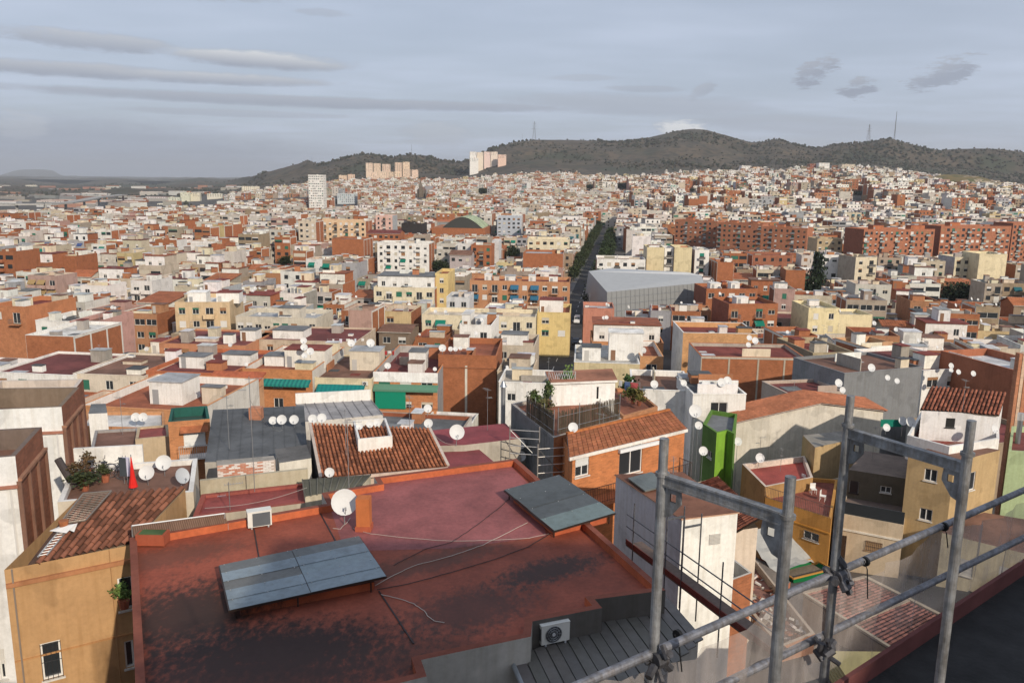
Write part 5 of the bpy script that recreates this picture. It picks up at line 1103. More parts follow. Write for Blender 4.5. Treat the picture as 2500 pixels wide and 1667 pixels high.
mat('painted_roof', rough=.72, var=.12, vscale=1.2, bump=.25, bscale=8, spec=.35, extra=extra_roof)
mat('sheet', rough=.55, var=.10, vscale=1.0, metal=.35, spec=.45, streak=.15, bump=.05, bscale=10)
def ccw(pts):
    n = len(pts); return sum(pts[i].x * pts[(i + 1) % n].y - pts[(i + 1) % n].x * pts[i].y for i in range(n)) > 0
def inset(pts, d):
    out = []; n = len(pts)
    for i in range(n):
        a, b, c = pts[i - 1], pts[i], pts[(i + 1) % n]; e1 = Vector((b.x - a.x, b.y - a.y)).normalized(); e2 = Vector((c.x - b.x, c.y - b.y)).normalized()
        n1, n2 = Vector((-e1.y, e1.x)), Vector((-e2.y, e2.x)); k = n1 + n2; k = k / max(.25, k.dot(n1)); out.append(Vector((b.x + k.x * d, b.y + k.y * d, b.z)))
    return out
def hit(A, B, px, py):                 # where the sight line meets the upright plane through A and B: (distance from A, height)
    d = ray(px, py); ex, ey = B.x - A.x, B.y - A.y; den = d.x * ey - d.y * ex; t = (A.x * ey - A.y * ex) / den; p = Vector((0, 0, ZC)) + d * t; ln = math.hypot(ex, ey)
    return ((p.x - A.x) * ex + (p.y - A.y) * ey) / ln, p.z
class PB:
    """a building from its roof outline in the photo"""
    def __init__(s, label, pix, zt, zb, wall, roof, wm='plaster', rm='roof', par=0.0, parc=None, thick=.2, name='house', cat='house', wins=(), mats={}, group='houses next to the red roof', cop=None, pts=None, roofless=False):
        q = pts or [P(a, b, zt) for a, b in pix]; s.rev = not ccw(q); s.n = len(q)
        s.q = q[::-1] if s.rev else q; s.zt, s.zb = zt, zb; cx = sum(p.x for p in q) / s.n; cy = sum(p.y for p in q) / s.n; s.O = Vector((cx, cy, zb))
        s.t = thing(name, label, cat, s.O, 0, group); m = s.mb(); s.holes = {}
        for w in wins:
            A, B = s.side(w[0]); a, z1 = hit(A, B, w[1], w[2]); b, z0 = hit(A, B, w[3], w[4]); a, b = min(a, b), max(a, b); s.holes.setdefault(w[0], []).append((a, b, z0, z1, w[5] if len(w) > 5 else 'plain', w[6] if len(w) > 6 else {}))
        for i in range(s.n):
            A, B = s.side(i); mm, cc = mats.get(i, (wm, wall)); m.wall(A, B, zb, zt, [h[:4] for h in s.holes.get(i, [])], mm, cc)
        m.build('wall', s.t)
        for i, hs in s.holes.items():
            A, B = s.side(i); ax = math.atan2(B.y - A.y, B.x - A.x)
            for (a, b, z0, z1, st, kw) in hs: add_window(s.t, A.x + math.cos(ax) * a - s.O.x, A.y + math.sin(ax) * a - s.O.y, z0 - zb, ax, round(b - a, 2), round(z1 - z0, 2), st, **kw)
        if not roofless:
            r = s.mb(); ins = inset(s.q, thick) if par else s.q; zr = zt - par; r.poly([(p.x, p.y, zr) for p in ins], rm, roof); r.build('roof', s.t)
        if par:
            k = s.mb(); pc = parc or wall
            for i in range(s.n):
                a, b, c, d = s.q[i], s.q[(i + 1) % s.n], ins[(i + 1) % s.n], ins[i]
                k.poly([(d.x, d.y, zr), (d.x, d.y, zt), (c.x, c.y, zt), (c.x, c.y, zr)], 'plaster' if rm != 'painted_roof' else 'painted_roof', pc); k.poly([(a.x, a.y, zt), (b.x, b.y, zt), (c.x, c.y, zt), (d.x, d.y, zt)], 'plaster', cop or pc)
            k.build('parapet', s.t)
    def mb(s): return MB(s.O)
    def side(s, i):                    # side i runs between outline corners i and i+1 as listed
        if not s.rev: return s.q[i], s.q[(i + 1) % s.n]
        j = s.n - 2 - i; return s.q[j % s.n], s.q[(j + 1) % s.n]
    def part(s, name, fn, smooth=False): m = s.mb(); fn(m); return m.build(name, s.t, smooth)
TILE = {}
def tile_mesh(w, l, col, k):
    key = (round(w, 3), round(l, 3), col, k)
    if key not in TILE:
        m = MB(); n = 6; c = tuple(x * (.7 + .22 * k) * (1 + .06 * ((k * 7) % 3 - 1)) for x in col); r = w * .36
        for i in range(n):
            a0, a1 = math.pi * i / n, math.pi * (i + 1) / n
            m.poly([(-r * math.cos(a0), 0, r * math.sin(a0) + .02), (-r * math.cos(a1), 0, r * math.sin(a1) + .02), (-r * .85 * math.cos(a1), l * 1.12, r * .85 * math.sin(a1)), (-r * .85 * math.cos(a0), l * 1.12, r * .85 * math.sin(a0))][::-1], 'tile', c)
        m.poly([(-r * math.cos(math.pi * i / n), 0, r * math.sin(math.pi * i / n) + .02) for i in range(n + 1)][::-1], 'tile', tuple(x * .5 for x in c))
        TILE[key] = (m, m.mesh('tile'))
    return TILE[key]
def tile_roof(pb, q, cw, tl, col, nmax=300, under=None, skip=lambda u, v: False):
    """barrel tiles laid on the slope q = eave left, eave right, ridge right, ridge left"""
    a, b, c, d = q; base = pb.mb(); nrm = (b - a).cross(d - a).normalized(); lo = nrm * .03
    K = 10
    for i in range(K):
        for j in range(K):
            g4 = [a.lerp(b, u).lerp(d.lerp(c, u), v) - lo for u, v in ((i / K, j / K), ((i + 1) / K, j / K), ((i + 1) / K, (j + 1) / K), (i / K, (j + 1) / K))]
            base.poly(g4, 'tile', under or tuple(x * .55 for x in col)); base.poly([p - lo * 3 for p in g4[::-1]], 'wood', (.2, .15, .1))
    roof = base.build('roof', pb.t)
    nc = max(2, int(round((b - a).length / cw))); nr = max(2, int(round(((d - a).length + (c - b).length) / 2 / tl))); rest = pb.mb(); rg = random.Random(nc * nr); k = 0
    for r in range(nr):
        for i in range(nc):
            u, v = (i + .5) / nc, r / nr
            if skip(u, v): continue
            e0, e1 = a.lerp(b, u), d.lerp(c, u); p = e0.lerp(e1, v); y = (e1 - e0).normalized(); x = (b - a).lerp(c - d, v).normalized(); z = x.cross(y).normalized(); x = y.cross(z)
            w = (a.lerp(d, v) - b.lerp(c, v)).length / nc; l = (e1 - e0).length / nr; vi = rg.randint(0, 3); m, me = tile_mesh(cw, tl, col, vi)
            M = Matrix(((x.x, y.x, z.x, p.x + rg.uniform(-.012, .012)), (x.y, y.y, z.y, p.y + rg.uniform(-.012, .012)), (x.z, y.z, z.z, p.z + .01), (0, 0, 0, 1))) @ Matrix.Diagonal((w / cw, l / tl, 1, 1))
            if k < nmax:
                o = link('tile', me, roof); o.matrix_local = Matrix.Translation(-pb.O) @ M; k += 1
            else:
                n = len(rest.v); rest.v += [tuple(M @ Vector(vv)) for vv in m.v]; rest.f += [tuple(j + n for j in f) for f in m.f]; rest.m += m.m; rest.c += m.c
    if rest.f: o = rest.build('tile_rows', roof); o['kind'] = 'stuff'
    return roof
def pdish(px, py, dp, z, label, az=None, kind='white', pole=0):
    b = P(px, py + dp * .92, z); Y = b.y; dia = dp * Y * 1.03 / F
    o = dish(b, dia, R(rnd.uniform(2, 26)) if az is None else R(az), label, kind)
    if pole: m = MB(); m.tube([(0, .10, -pole / dia), (0, .10, .05)], .03, 'metal', C['steel'], 6); m.build('pole', o)
    return o
def bush(label, p, r, h, col=(.06, .10, .03), name='potted_plant', cat='plant', pot=True, group='plants on the terraces'):
    t = thing(name, label, cat, p, rnd.uniform(0, 6), group)
    key = ('bush', rnd.randint(0, 2), col)
    if key not in CROWN: CROWN[key] = leaf_mesh(3 + key[1], 420, 'ball', col, .2)
    c = link('foliage', CROWN[key], t); z0 = .3 if pot else 0; c.scale = (r, r, h / 2); c.location = (0, 0, z0 + h / 2)
    if pot: m = MB(); m.tube([(0, 0, 0), (0, 0, .32)], .14, 'tile', C['terra'], 8, .19); m.build('pot', t)
    return t
def cable(label, pix, z, r, col, name='cable'):
    m = MB(); pts = [P(a, b, z) + Vector((0, 0, r + .005)) for a, b in pix]; fine = []
    for a, b in zip(pts, pts[1:]):
        for k in range(4): fine.append(a.lerp(b, k / 4) + Vector((rnd.uniform(-.015, .015), rnd.uniform(-.015, .015), 0)))
    m.tube(fine + [pts[-1]], r, 'paint', col, 5); tag(m.build(name), label, 'cable', 'cables lying over the red roof')

# ---- the red roof
RZ = 30.0
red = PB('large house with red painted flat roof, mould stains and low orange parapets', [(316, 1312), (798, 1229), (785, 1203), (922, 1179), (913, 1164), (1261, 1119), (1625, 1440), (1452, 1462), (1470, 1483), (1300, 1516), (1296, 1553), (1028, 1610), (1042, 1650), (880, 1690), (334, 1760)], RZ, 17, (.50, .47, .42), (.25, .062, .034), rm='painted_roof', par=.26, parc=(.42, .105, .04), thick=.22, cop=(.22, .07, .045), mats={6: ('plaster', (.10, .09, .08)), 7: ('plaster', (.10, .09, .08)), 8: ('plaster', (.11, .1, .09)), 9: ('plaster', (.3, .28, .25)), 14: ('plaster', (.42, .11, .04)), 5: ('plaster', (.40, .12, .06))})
def maroon(m):
    z = RZ - .26 + .004; m.poly([P(a, b, z) for a, b in [(842, 1345), (1110, 1338), (1335, 1308), (1300, 1190), (1248, 1138), (925, 1180), (937, 1195), (800, 1218), (806, 1240)]], 'painted_roof', (.26, .084, .08))
red.part('maroon_coating', maroon)
def seams(m):
    for pix in ([(620, 1290), (632, 1360)], [(775, 1240), (822, 1325)], [(925, 1442), (1010, 1570)]): m.beam(P(*pix[0], RZ - .245), P(*pix[1], RZ - .245), .04, .02, 'paint', (.03, .02, .02))
red.part('seam', seams)
def canopy(label, pix, z, nx, ny, colors, posts):
    a, b, c, d = [P(x, y, z) for x, y in pix]; b.z = c.z = z + .12; O = Vector((a.x, a.y, RZ - .26)); t = thing('roof_canopy', label, 'canopy', O, 0, 'sheet metal canopies on the red roof')
    k = 0
    for i in range(nx):
        for j in range(ny):
            m = MB(O); g = .004
            q = [a.lerp(b, (i + g) / nx).lerp(d.lerp(c, (i + g) / nx), j / ny), a.lerp(b, (i + 1 - g) / nx).lerp(d.lerp(c, (i + 1 - g) / nx), j / ny), a.lerp(b, (i + 1 - g) / nx).lerp(d.lerp(c, (i + 1 - g) / nx), (j + 1.03) / ny), a.lerp(b, (i + g) / nx).lerp(d.lerp(c, (i + g) / nx), (j + 1.03) / ny)]
            lift = Vector((0, 0, .012 * (j % 2) + .006 * i)); q = [p + lift for p in q]; m.poly(q[::-1], 'sheet', colors[(i * ny + j) % len(colors)]); m.poly([p - Vector((0, 0, .008)) for p in q], 'sheet', (.2, .2, .2)); m.build('metal_sheet', t)
            for u, v in ((.06, .08), (.5, .08), (.94, .08)):
                s = MB(O); p = q[0].lerp(q[1], u).lerp(q[3].lerp(q[2], u), v); s.tube([p, p + Vector((0, 0, .015))], .02, 'metal', (.5, .5, .48), 6); s.build('screw', t)
    f = MB(O); dz = Vector((0, 0, -.05))
    for p, q in ((a, b), (d, c), (a, d), (b, c), (a.lerp(b, .5), d.lerp(c, .5))): f.beam(p + dz, q + dz, .05, .05, 'metal', (.09, .06, .05))
    f.build('frame', t)
    for u, v in posts: p = a.lerp(b, u).lerp(d.lerp(c, u), v); m = MB(O); m.tube([(p.x, p.y, RZ - .26), p + dz], .025, 'metal', (.08, .06, .05), 6); m.build('post', t)
    bx = MB(O); e = [a.lerp(b, u).lerp(d.lerp(c, u), v) for u, v in ((.07, .12), (.93, .12), (.93, .93), (.07, .93))]; bx.prism([(p.x, p.y) for p in e], RZ - .26, RZ - .02, 'painted_roof', (.38, .09, .035), 'glass', (.03,) * 3); bx.build('kerb', t)
    gl = MB(O); e2 = [a.lerp(b, u).lerp(d.lerp(c, u), v) for u, v in ((.09, .14), (.91, .14), (.91, .91), (.09, .91))]; gl.prism([(p.x, p.y) for p in e2], RZ - .02, z - .08, 'plaster', (.42, .40, .34), top=False); gl.build('skylight_wall', t)
canopy('blue-grey sheet metal canopy in two bays on the stained near part', [(535, 1379), (877, 1316), (943, 1414), (560, 1488)], 30.1, 2, 5, [(.17, .175, .17), (.26, .31, .34), (.17, .17, .16), (.26, .31, .34), (.25, .30, .33), (.18, .185, .18), (.26, .31, .34), (.255, .31, .335), (.25, .30, .33), (.25, .30, .33)], [(.04, .95), (.42, .97), (.9, .97), (.04, .1)])
canopy('dark grey sheet metal canopy by the far parapet corner', [(1231, 1195), (1365, 1165), (1502, 1258), (1352, 1295)], 30.1, 1, 4, [(.105, .115, .115), (.10, .11, .11), (.11, .12, .12), (.19, .24, .23)], [(.05, .95), (.6, .97), (.95, .95), (.05, .05), (.95, .05)])
chim = thing('chimney_stack', 'square orange chimney beside the big dish on the red roof', 'chimney', P(889, 1292, RZ - .26)); m = MB(); m.box(-.24, .24, -.2, .25, 0, 1.2, 'plaster', (.48, .15, .05)); m.box(-.28, .28, -.24, .29, 0, .18, 'plaster', (.40, .10, .05)); m.build('shaft', chim)
pdish(842, 1222, 66, RZ - .26, 'biggest white dish by the orange chimney on the red roof', 18)
m = MB(); b0 = P(862, 1292, RZ - .26)
antenna(P(852, 1196, RZ - .2), 2.9, .2, 'tall antenna mast behind the big dish', 1)
ac_unit(P(606, 1293, RZ - .26), R(24), .82, .62, .34, 'white air conditioner with dark grille at the far edge of the red roof', False)
ac_unit(P(1322, 1580, 29.24), R(22), .86, .62, .34, 'white air conditioner with round fan beside the grey plank roof')
m = MB(); q = [P(322, 1283, 30.35), P(548, 1253, 30.35), P(556, 1276, 30.0), P(327, 1311, 30.0)]; n = 44; O = q[0]; m.o = O
for i in range(n):
    a, b, c, d = [q[0].lerp(q[1], i / n), q[0].lerp(q[1], (i + 1) / n), q[3].lerp(q[2], (i + 1) / n), q[3].lerp(q[2], i / n)]; up = Vector((0, 0, .03)); m.poly([a, a.lerp(b, .5) + up, d.lerp(c, .5) + up, d][::-1], 'sheet', (.13, .075, .05)); m.poly([a.lerp(b, .5) + up, b, c, d.lerp(c, .5) + up][::-1], 'sheet', (.17, .10, .07))
cs = thing('corrugated_sheet', 'rusty brown corrugated sheet along the far parapet', 'roof sheet', O); m.build('sheet', cs)
m = MB(O)
for p in (q[0], q[1], q[2], q[3]): m.tube([(p.x, p.y, 29.2), p], .03, 'metal', (.4, .4, .4), 5)
m.tube([q[0], q[1]], .03, 'metal', (.5, .5, .5), 5); m.build('support', cs)
pl = thing('planter_box', 'low orange planter with green top at the corner of the red roof', 'planter', P(332, 1332, RZ - .2)); pm = MB(); pm.box(0, .95, 0, .5, 0, .38, 'plaster', (.36, .09, .045)); pm.build('box', pl); pm = MB(); pm.box(.08, .87, .06, .44, .38, .40, 'leaf', (.08, .13, .05)); pm.build('moss', pl)
WC = (.48, .42, .36)
cable('white cable from the big dish to the dark canopy', [(862, 1290), (880, 1296), (905, 1303), (960, 1310), (1040, 1317), (1100, 1321), (1160, 1320), (1215, 1318), (1290, 1314), (1340, 1303)], RZ - .25, .008, WC)
cable('pale twisted cable running from canopy to canopy', [(915, 1430), (980, 1395), (1020, 1378), (1075, 1365), (1130, 1348), (1180, 1330), (1230, 1305), (1288, 1276)], RZ - .25, .010, WC)
cable('dark cable crossing the red roof diagonally', [(920, 1440), (1000, 1425), (1100, 1398), (1200, 1368), (1290, 1335), (1345, 1302)], RZ - .25, .012, (.03, .025, .025))
cable('black tangled cable on the maroon coating', [(960, 1380), (1040, 1340), (1100, 1325), (1140, 1300), (1190, 1262), (1225, 1235), (1242, 1218)], RZ - .25, .01, (.03, .025, .025))
cable('white cable curling over the mould patches', [(930, 1452), (970, 1460), (1010, 1474), (1036, 1492), (1045, 1505), (1060, 1516), (1085, 1520)], RZ - .25, .011, WC)
cable('short white cable end below the big dish', [(812, 1290), (830, 1292), (845, 1278), (855, 1265)], RZ - .25, .011, WC)
# ---- white wall below the near edge: grey dish, plank roof
pdish(1208, 1612, 62, 28.6, 'flat grey dish before the white wall at the bottom', 14, 'grey')
plank = PB('low extension with weathered grey plank roof in the shade', [(1250, 1607), (1625, 1452), (1706, 1545), (1652, 1592), (1640, 1720), (1330, 1720)], 29.2, 17, (.40, .37, .33), (.12, .11, .10), name='extension', cat='extension')
q = plank.q; a, b = P(1250, 1607, 29.23), P(1625, 1452, 29.23); e = P(1706, 1545, 29.23) - b
for i in range(16):
    u0, u1 = i / 16 + .002, (i + 1) / 16 - .004; p0, p1 = a.lerp(b, u0), a.lerp(b, u1); ln = 3.2 if i < 11 else 3.2 - (i - 10) * .12; m = plank.mb(); ee = e.normalized() * ln
    pl4 = [(p0.x, p0.y), (p1.x, p1.y), (p1.x + ee.x, p1.y + ee.y), (p0.x + ee.x, p0.y + ee.y)]; m.prism(pl4, 29.21, 29.24 + .012 * (i % 2), 'sheet', vary((.15, .14, .125), .12)); m.build('plank', plank.t)
m = plank.mb(); m.tube([a + Vector((-.05, 0, .03)), a + e.normalized() * 3 + Vector((-.05, 0, .03))], .07, 'metal', C['steel'], 8); m.build('gutter', plank.t)
# ---- ochre house with old tile roof
ochre = PB('ochre rendered house with old barrel tile roof at the lower west corner', [(10, 1391), (318, 1330), (452, 1192), (190, 1216)], 29.3, 15, (.46, .275, .13), C['brown'], roofless=True,
    wins=[(0, 97, 1572, 155, 1648, 'plain', dict(bars=True)), (0, 286, 1412, 330, 1482, 'plain', {}), (0, 302, 1566, 330, 1625, 'plain', {})])
A, B = ochre.side(0) if not ochre.rev else ochre.side(0)
def band(m):
    A, B = P(10, 1391, 29.3), P(318, 1330, 29.3); n = Vector((B.y - A.y, A.x - B.x, 0)).normalized()
    m.beam(A + n * .06 + Vector((0, 0, -.55)), B + n * .06 + Vector((0, 0, -.55)), .12, .14, 'plaster', (.42, .19, .09))
def band2(m):
    A, B = P(10, 1391, 29.3), P(318, 1330, 29.3); n = Vector((B.y - A.y, A.x - B.x, 0)).normalized(); m.beam(A + n * .02 + Vector((0, 0, -3.3)), B + n * .02 + Vector((0, 0, -3.3)), .05, .05, 'plaster', (.46, .24, .10))
ochre.part('cornice', band); ochre.part('string_course', band2)
def pipe(m):
    A, B = P(12, 1391, 29.3), P(318, 1330, 29.3); n = Vector((B.y - A.y, A.x - B.x, 0)).normalized() * .06
    for u in (.05, .82): p = A.lerp(B, u) + n; m.tube([p, p - Vector((0, 0, 12))], .03 if u < .5 else .015, 'paint', (.25, .2, .16) if u < .5 else (.4, .22, .1), 6)
ochre.part('drainpipe', pipe)
tq = [P(62, 1384, 29.25), P(325, 1322, 29.25), P(452, 1190, 30.5), P(192, 1214, 30.5)]
tile_roof(ochre, tq, .23, .40, (.20, .08, .048), 300, under=(.07, .04, .03), skip=lambda u, v: u < .10 and v < .5)
def tlpos(u, v, dz=.14): p = tq[0].lerp(tq[1], u).lerp(tq[3].lerp(tq[2], u), v); return p + Vector((0, 0, dz))
lad = thing('ladder', 'pale aluminium ladder lying down the old tile roof', 'ladder', tlpos(.10, .02)); O = Vector(lad.location)
m = MB(O)
for u in (.085, .165): m.beam(tlpos(u, .05), tlpos(u + .01, .42), .04, .04, 'metal', (.6, .6, .58))
m.build('rail', lad)
for k in range(9): m = MB(O); m.tube([tlpos(.088, .07 + k * .042), tlpos(.168, .07 + k * .042)], .018, 'metal', (.62, .62, .6), 5); m.build('rung', lad)
pal = thing('metal_bed_frame', 'rusty slatted metal frame lying on the old tile roof', 'metal frame', tlpos(.12, .5)); O = Vector(pal.location); m = MB(O)
for a, b in (((.06, .5), (.30, .5)), ((.06, .97), (.32, .97)), ((.06, .5), (.06, .97)), ((.30, .5), (.32, .97))): m.beam(tlpos(*a, .2), tlpos(*b, .2), .05, .04, 'metal', (.35, .3, .25))
m.build('frame', pal)
for k in range(15): m = MB(O); v = .52 + k * .03; m.beam(tlpos(.065, v, .2), tlpos(.305, v, .2), .05 if k > 6 else .025, .015, 'wood' if k > 6 else 'metal', (.25, .2, .16) if k > 6 else (.5, .45, .4)); m.build('slat', pal)
cl = thing('rooftop_pot', 'small terracotta pot and white cloth on the ladder', 'pot', tlpos(.13, .44)); m = MB(); m.tube([(0, 0, 0), (0, 0, .3)], .12, 'tile', (.42, .15, .06), 10, .17); m.build('pot', cl); m = MB(); m.poly([(-.35, -.3, .05), (.3, -.42, .03), (.45, 0, .2), (-.1, .05, .1)], 'cloth', C['white']); m.poly([(.1, -.2, .12), (.5, -.3, .02), (.4, .15, .15)], 'cloth', C['white']); m.build('cloth', cl)
bp = PY(300, 1470, 26.8); bush('leafy pot plant on the ochre house window sill', P(304, 1484, 27.2), .28, .6, (.12, .19, .05))
# ---- white and brick tenements at the west edge
BW = (.27, .11, .065)
lw1 = PB('nearest white tenement with dark brick side at the west edge', [(-140, 1128), (37, 1113), (102, 1042), (-80, 1052)], 31, 14, (.72, .71, .69), C['brown'], par=.9, parc=(.16, .12, .10), mats={1: ('brick', BW)}, name='tenement', cat='tenement', wins=[(0, -5, 1585, 18, 1655, 'half', {})])
lw2 = PB('second white tenement with brick side and cluttered brown terrace', [(-120, 1004), (150, 993), (194, 945), (-60, 948)], 31, 14, (.74, .73, .70), C['brown'], par=1.0, parc=(.20, .15, .11), mats={1: ('brick', BW)}, name='tenement', cat='tenement')
lw3 = PB('tall dark-sided tenement behind the second white one', [(-40, 950), (186, 946), (203, 925), (0, 928)], 30.2, 12, (.55, .48, .42), C['brown'], par=.5, mats={1: ('brick', BW)}, name='tenement', cat='tenement')
for k, (u, c) in enumerate([(.2, (.05, .25, .28)), (.28, (.4, .4, .42)), (.36, (.5, .08, .05)), (.42, (.6, .25, .03)), (.5, (.1, .1, .14)), (.58, (.55, .5, .5))]):
    p = P(40 + u * 150, 968, 30.0); t = thing('laundry_bag', ['teal', 'grey', 'red', 'orange', 'navy', 'pale'][k] + ' bundle of clothes on the second tenement terrace', 'clothes', p, 0, 'bundles on the brown terrace'); m = MB(); m.tube([(0, 0, 0), (.02, 0, .12), (0, .03, .3)], .22, 'cloth', c, 7, .08); m.build('bundle', t)
lw4 = PB('nearest grey balcony wing against the white tenement', [(-120, 1340), (25, 1285), (50, 1245), (-80, 1290)], 27, 14, (.66, .63, .58), C['grey'], par=.9, parc=(.14, .11, .10), mats={1: ('brick', BW)}, name='tenement_wing', cat='wing')
for pb_, ln_ in ((lw1, [(36, 1150), (102, 1080)]), (lw2, [(150, 1028), (194, 980)])):
    A, B = pb_.side(1); n = Vector(((B - A).y, -(B - A).x, 0)).normalized() * .04; e = B - A
    for u in (.0, .33, .66, 1.0): pb_.part('pilaster', lambda m: m.beam(Vector((A.x + e.x * u + n.x, A.y + e.y * u + n.y, 14.2)), Vector((A.x + e.x * u + n.x, A.y + e.y * u + n.y, pb_.zt - 1.05)), .18, .06, 'plaster', (.22, .12, .085)))
    pb_.part('brick_ledge', lambda m: m.beam(Vector((A.x, A.y, pb_.zt - 1.0)) + n, Vector((B.x, B.y, pb_.zt - 1.0)) + n, .22, .12, 'brick', (.32, .16, .10)))
    A2, B2 = pb_.side(0); n2 = Vector(((B2 - A2).y, -(B2 - A2).x, 0)).normalized() * .05; pb_.part('string_course', lambda m: m.beam(Vector((A2.x, A2.y, pb_.zt - 1.25)) + n2, Vector((B2.x, B2.y, pb_.zt - 1.25)) + n2, .14, .12, 'plaster', (.36, .16, .11)))
    pb_.part('drainpipe', lambda m: m.tube([Vector((B2.x - .3, B2.y, pb_.zt - 1.3)) + n2 * 2, Vector((B2.x - .3, B2.y, 15)) + n2 * 2], .05, 'paint', (.62, .6, .57), 6))
# ---- terrace with bicycles, umbrella and dishes
terr = PB('low house with cluttered terrace, white back wall and dishes', [(140, 1225), (472, 1200), (482, 1118), (178, 1140)], 28.9, 14, (.55, .48, .38), C['brown'], par=.25, parc=HW)
def backwall(m): a, b = P(185, 1150, 28.6), P(352, 1140, 28.6); m.beam(a + Vector((0, 0, .5)), b + Vector((0, 0, .5)), .15, 1.2, 'plaster', HW)
terr.part('back_wall', backwall)
pdish(361, 1152, 37, 28.65, 'white dish at the front of the cluttered terrace', 10); pdish(402, 1128, 38, 28.65, 'highest white dish on the cluttered terrace', 14); pdish(446, 1160, 40, 28.65, 'grey dish turned aside on the cluttered terrace', 62, 'grey')
um = thing('garden_umbrella', 'closed bright red garden umbrella on the terrace', 'umbrella', P(326, 1196, 28.65)); m = MB(); m.tube([(0, 0, 0), (0, 0, 1.6)], .02, 'metal', C['steel'], 6); m.build('pole', um); m = MB(); m.tube([(0, 0, .15), (0, 0, .6), (0, 0, 1.5)], .19, 'cloth', (.62, .02, .015), 9, .02); m.build('canopy', um)
def bicycle(label, p, az):
    t = thing('bicycle', label, 'bicycle', p, az, 'bicycles on the terrace'); k = (.04, .04, .045)
    for x in (-.5, .5):
        m = MB(); m.tube([(x + .33 * math.cos(a), 0, .33 + .33 * math.sin(a)) for a in [i * math.pi / 8 for i in range(17)]], .022, 'paint', k, 5, cap=False); w = m.build('wheel', t); m = MB()
        for i in range(8): m.tube([(x, 0, .33), (x + .32 * math.cos(i * .785), 0, .33 + .32 * math.sin(i * .785))], .004, 'metal', C['steel'], 3)
        m.build('spokes', w)
    m = MB()
    for a, b in (((-.5, .33), (-.12, .30)), ((-.12, .30), (-.22, .78)), ((-.5, .33), (-.2, .7)), ((-.12, .30), (.34, .72)), ((-.2, .72), (.33, .78)), ((.33, .82), (.5, .33))): m.tube([(a[0], 0, a[1]), (b[0], 0, b[1])], .018, 'paint', (.1, .1, .12), 5)
    m.build('frame', t); m = MB(); m.tube([(.30, -.26, .98), (.33, 0, .92), (.30, .26, .98)], .014, 'paint', k, 5); m.build('handlebar', t); m = MB(); m.beam((-.36, 0, .84), (-.12, 0, .84), .13, .05, 'paint', k); m.build('saddle', t); return t
bicycle('black bicycle leaning by the terrace back wall', P(240, 1168, 28.65), .3); bicycle('second dark bicycle closer to the red umbrella', P(272, 1172, 28.65), .15)
for k, (x, y, r, h) in enumerate([(196, 1182, .4, .7), (208, 1197, .5, .5), (222, 1160, .25, .8), (258, 1176, .3, .5)]): bush(['tall thin', 'low dark', 'wispy', 'broad'][k] + ' plant among the clutter of the bicycle terrace', P(x, y, 28.65), r, h, (.05, .06, .025) if k % 2 else (.09, .06, .03))
t = thing('rolled_awning', 'dark rolled awning leaning in the terrace corner', 'awning', P(172, 1190, 28.65)); m = MB(); m.tube([(.2, 0, 0), (-.6, .3, 1.2)], .16, 'cloth', (.06, .05, .05), 8); m.build('roll', t)
for k, (x, c) in enumerate([(304, (.05, .06, .07)), (312, (.5, .5, .62))]):
    t = thing('hanging_laundry', ['dark', 'lilac'][k] + ' garment drying beside the red umbrella', 'laundry', P(x, 1180, 28.65)); m = MB(); m.tube([(0, 0, 0), (0, 0, 1.3)], .015, 'metal', C['grey'], 4); m.build('pole', t); m = MB(); m.prism([(-.16, -.04), (.16, -.04), (.14, .04), (-.14, .04)], .35, 1.2, 'cloth', c); m.build('cloth', t)
# ---- small houses between the terrace and the laundry hut house
fill1 = PB('low house with white ribbed roof and two dishes', [(196, 1040), (402, 1046), (400, 1004), (215, 1004)], 20.5, 8, (.48, .22, .10), (.55, .53, .5), par=.3, parc=(.5, .25, .12))
fill2 = PB('little red terrace house with stained beige wall', [(330, 1072), (414, 1064), (410, 1036), (336, 1042)], 23.0, 8, (.46, .36, .24), (.25, .06, .05), par=.15, rm='painted_roof')
fill3 = PB('brick house with white shuttered loggia and green roof screen', [(410, 1030), (512, 1022), (506, 990), (418, 996)], 24.6, 8, (.50, .22, .10), (.05, .10, .08), wm='brick', par=.7, parc=(.02, .10, .08), cop=(.02, .10, .08), wins=[(0, 447, 1052, 503, 1085, 'full', dict(sc=(.72, .72, .70)))])
def logg(m):
    A, B = fill3.side(0); n = Vector(((B - A).y, -(B - A).x, 0)).normalized(); e = (B - A).normalized(); a, z = hit(A, B, 440, 1110); b, _ = hit(A, B, 508, 1104); p, q = A + e * a, A + e * b; p.z = q.z = z; m.prism([(p.x, p.y), (q.x, q.y), (q.x + n.x, q.y + n.y), (p.x + n.x, p.y + n.y)], z - .15, z, 'plaster', HW); railing(m, [p + n * .95, q + n * .95], .9, (.4, .4, .4), .14, .012)
fill3.part('balcony', logg)
def tlip(m):
    A, B = fill3.side(0); n = Vector(((B - A).y, -(B - A).x, 0)).normalized(); e = (B - A).normalized(); a, z = hit(A, B, 440, 1045); b, _ = hit(A, B, 508, 1038); p, q = A + e * a, A + e * b; p.z = q.z = z; m.poly([p + n * .6 - Vector((0, 0, .25)), q + n * .6 - Vector((0, 0, .25)), q + Vector((0, 0, .1)), p + Vector((0, 0, .1))], 'tile', C['tileroof'])
fill3.part('tile_lip', tlip)
fill4 = PB('brown sloping yard roof beside the white tenement', [(215, 1122), (345, 1112), (338, 1044), (232, 1050)], 22.4, 8, (.3, .2, .15), (.17, .09, .065), par=.2, parc=(.3, .28, .27))
fill5 = PB('narrow white stair hut with grey lid in the yard', [(216, 1010), (262, 1008), (258, 985), (222, 986)], 23.5, 8, HW, C['slate'])
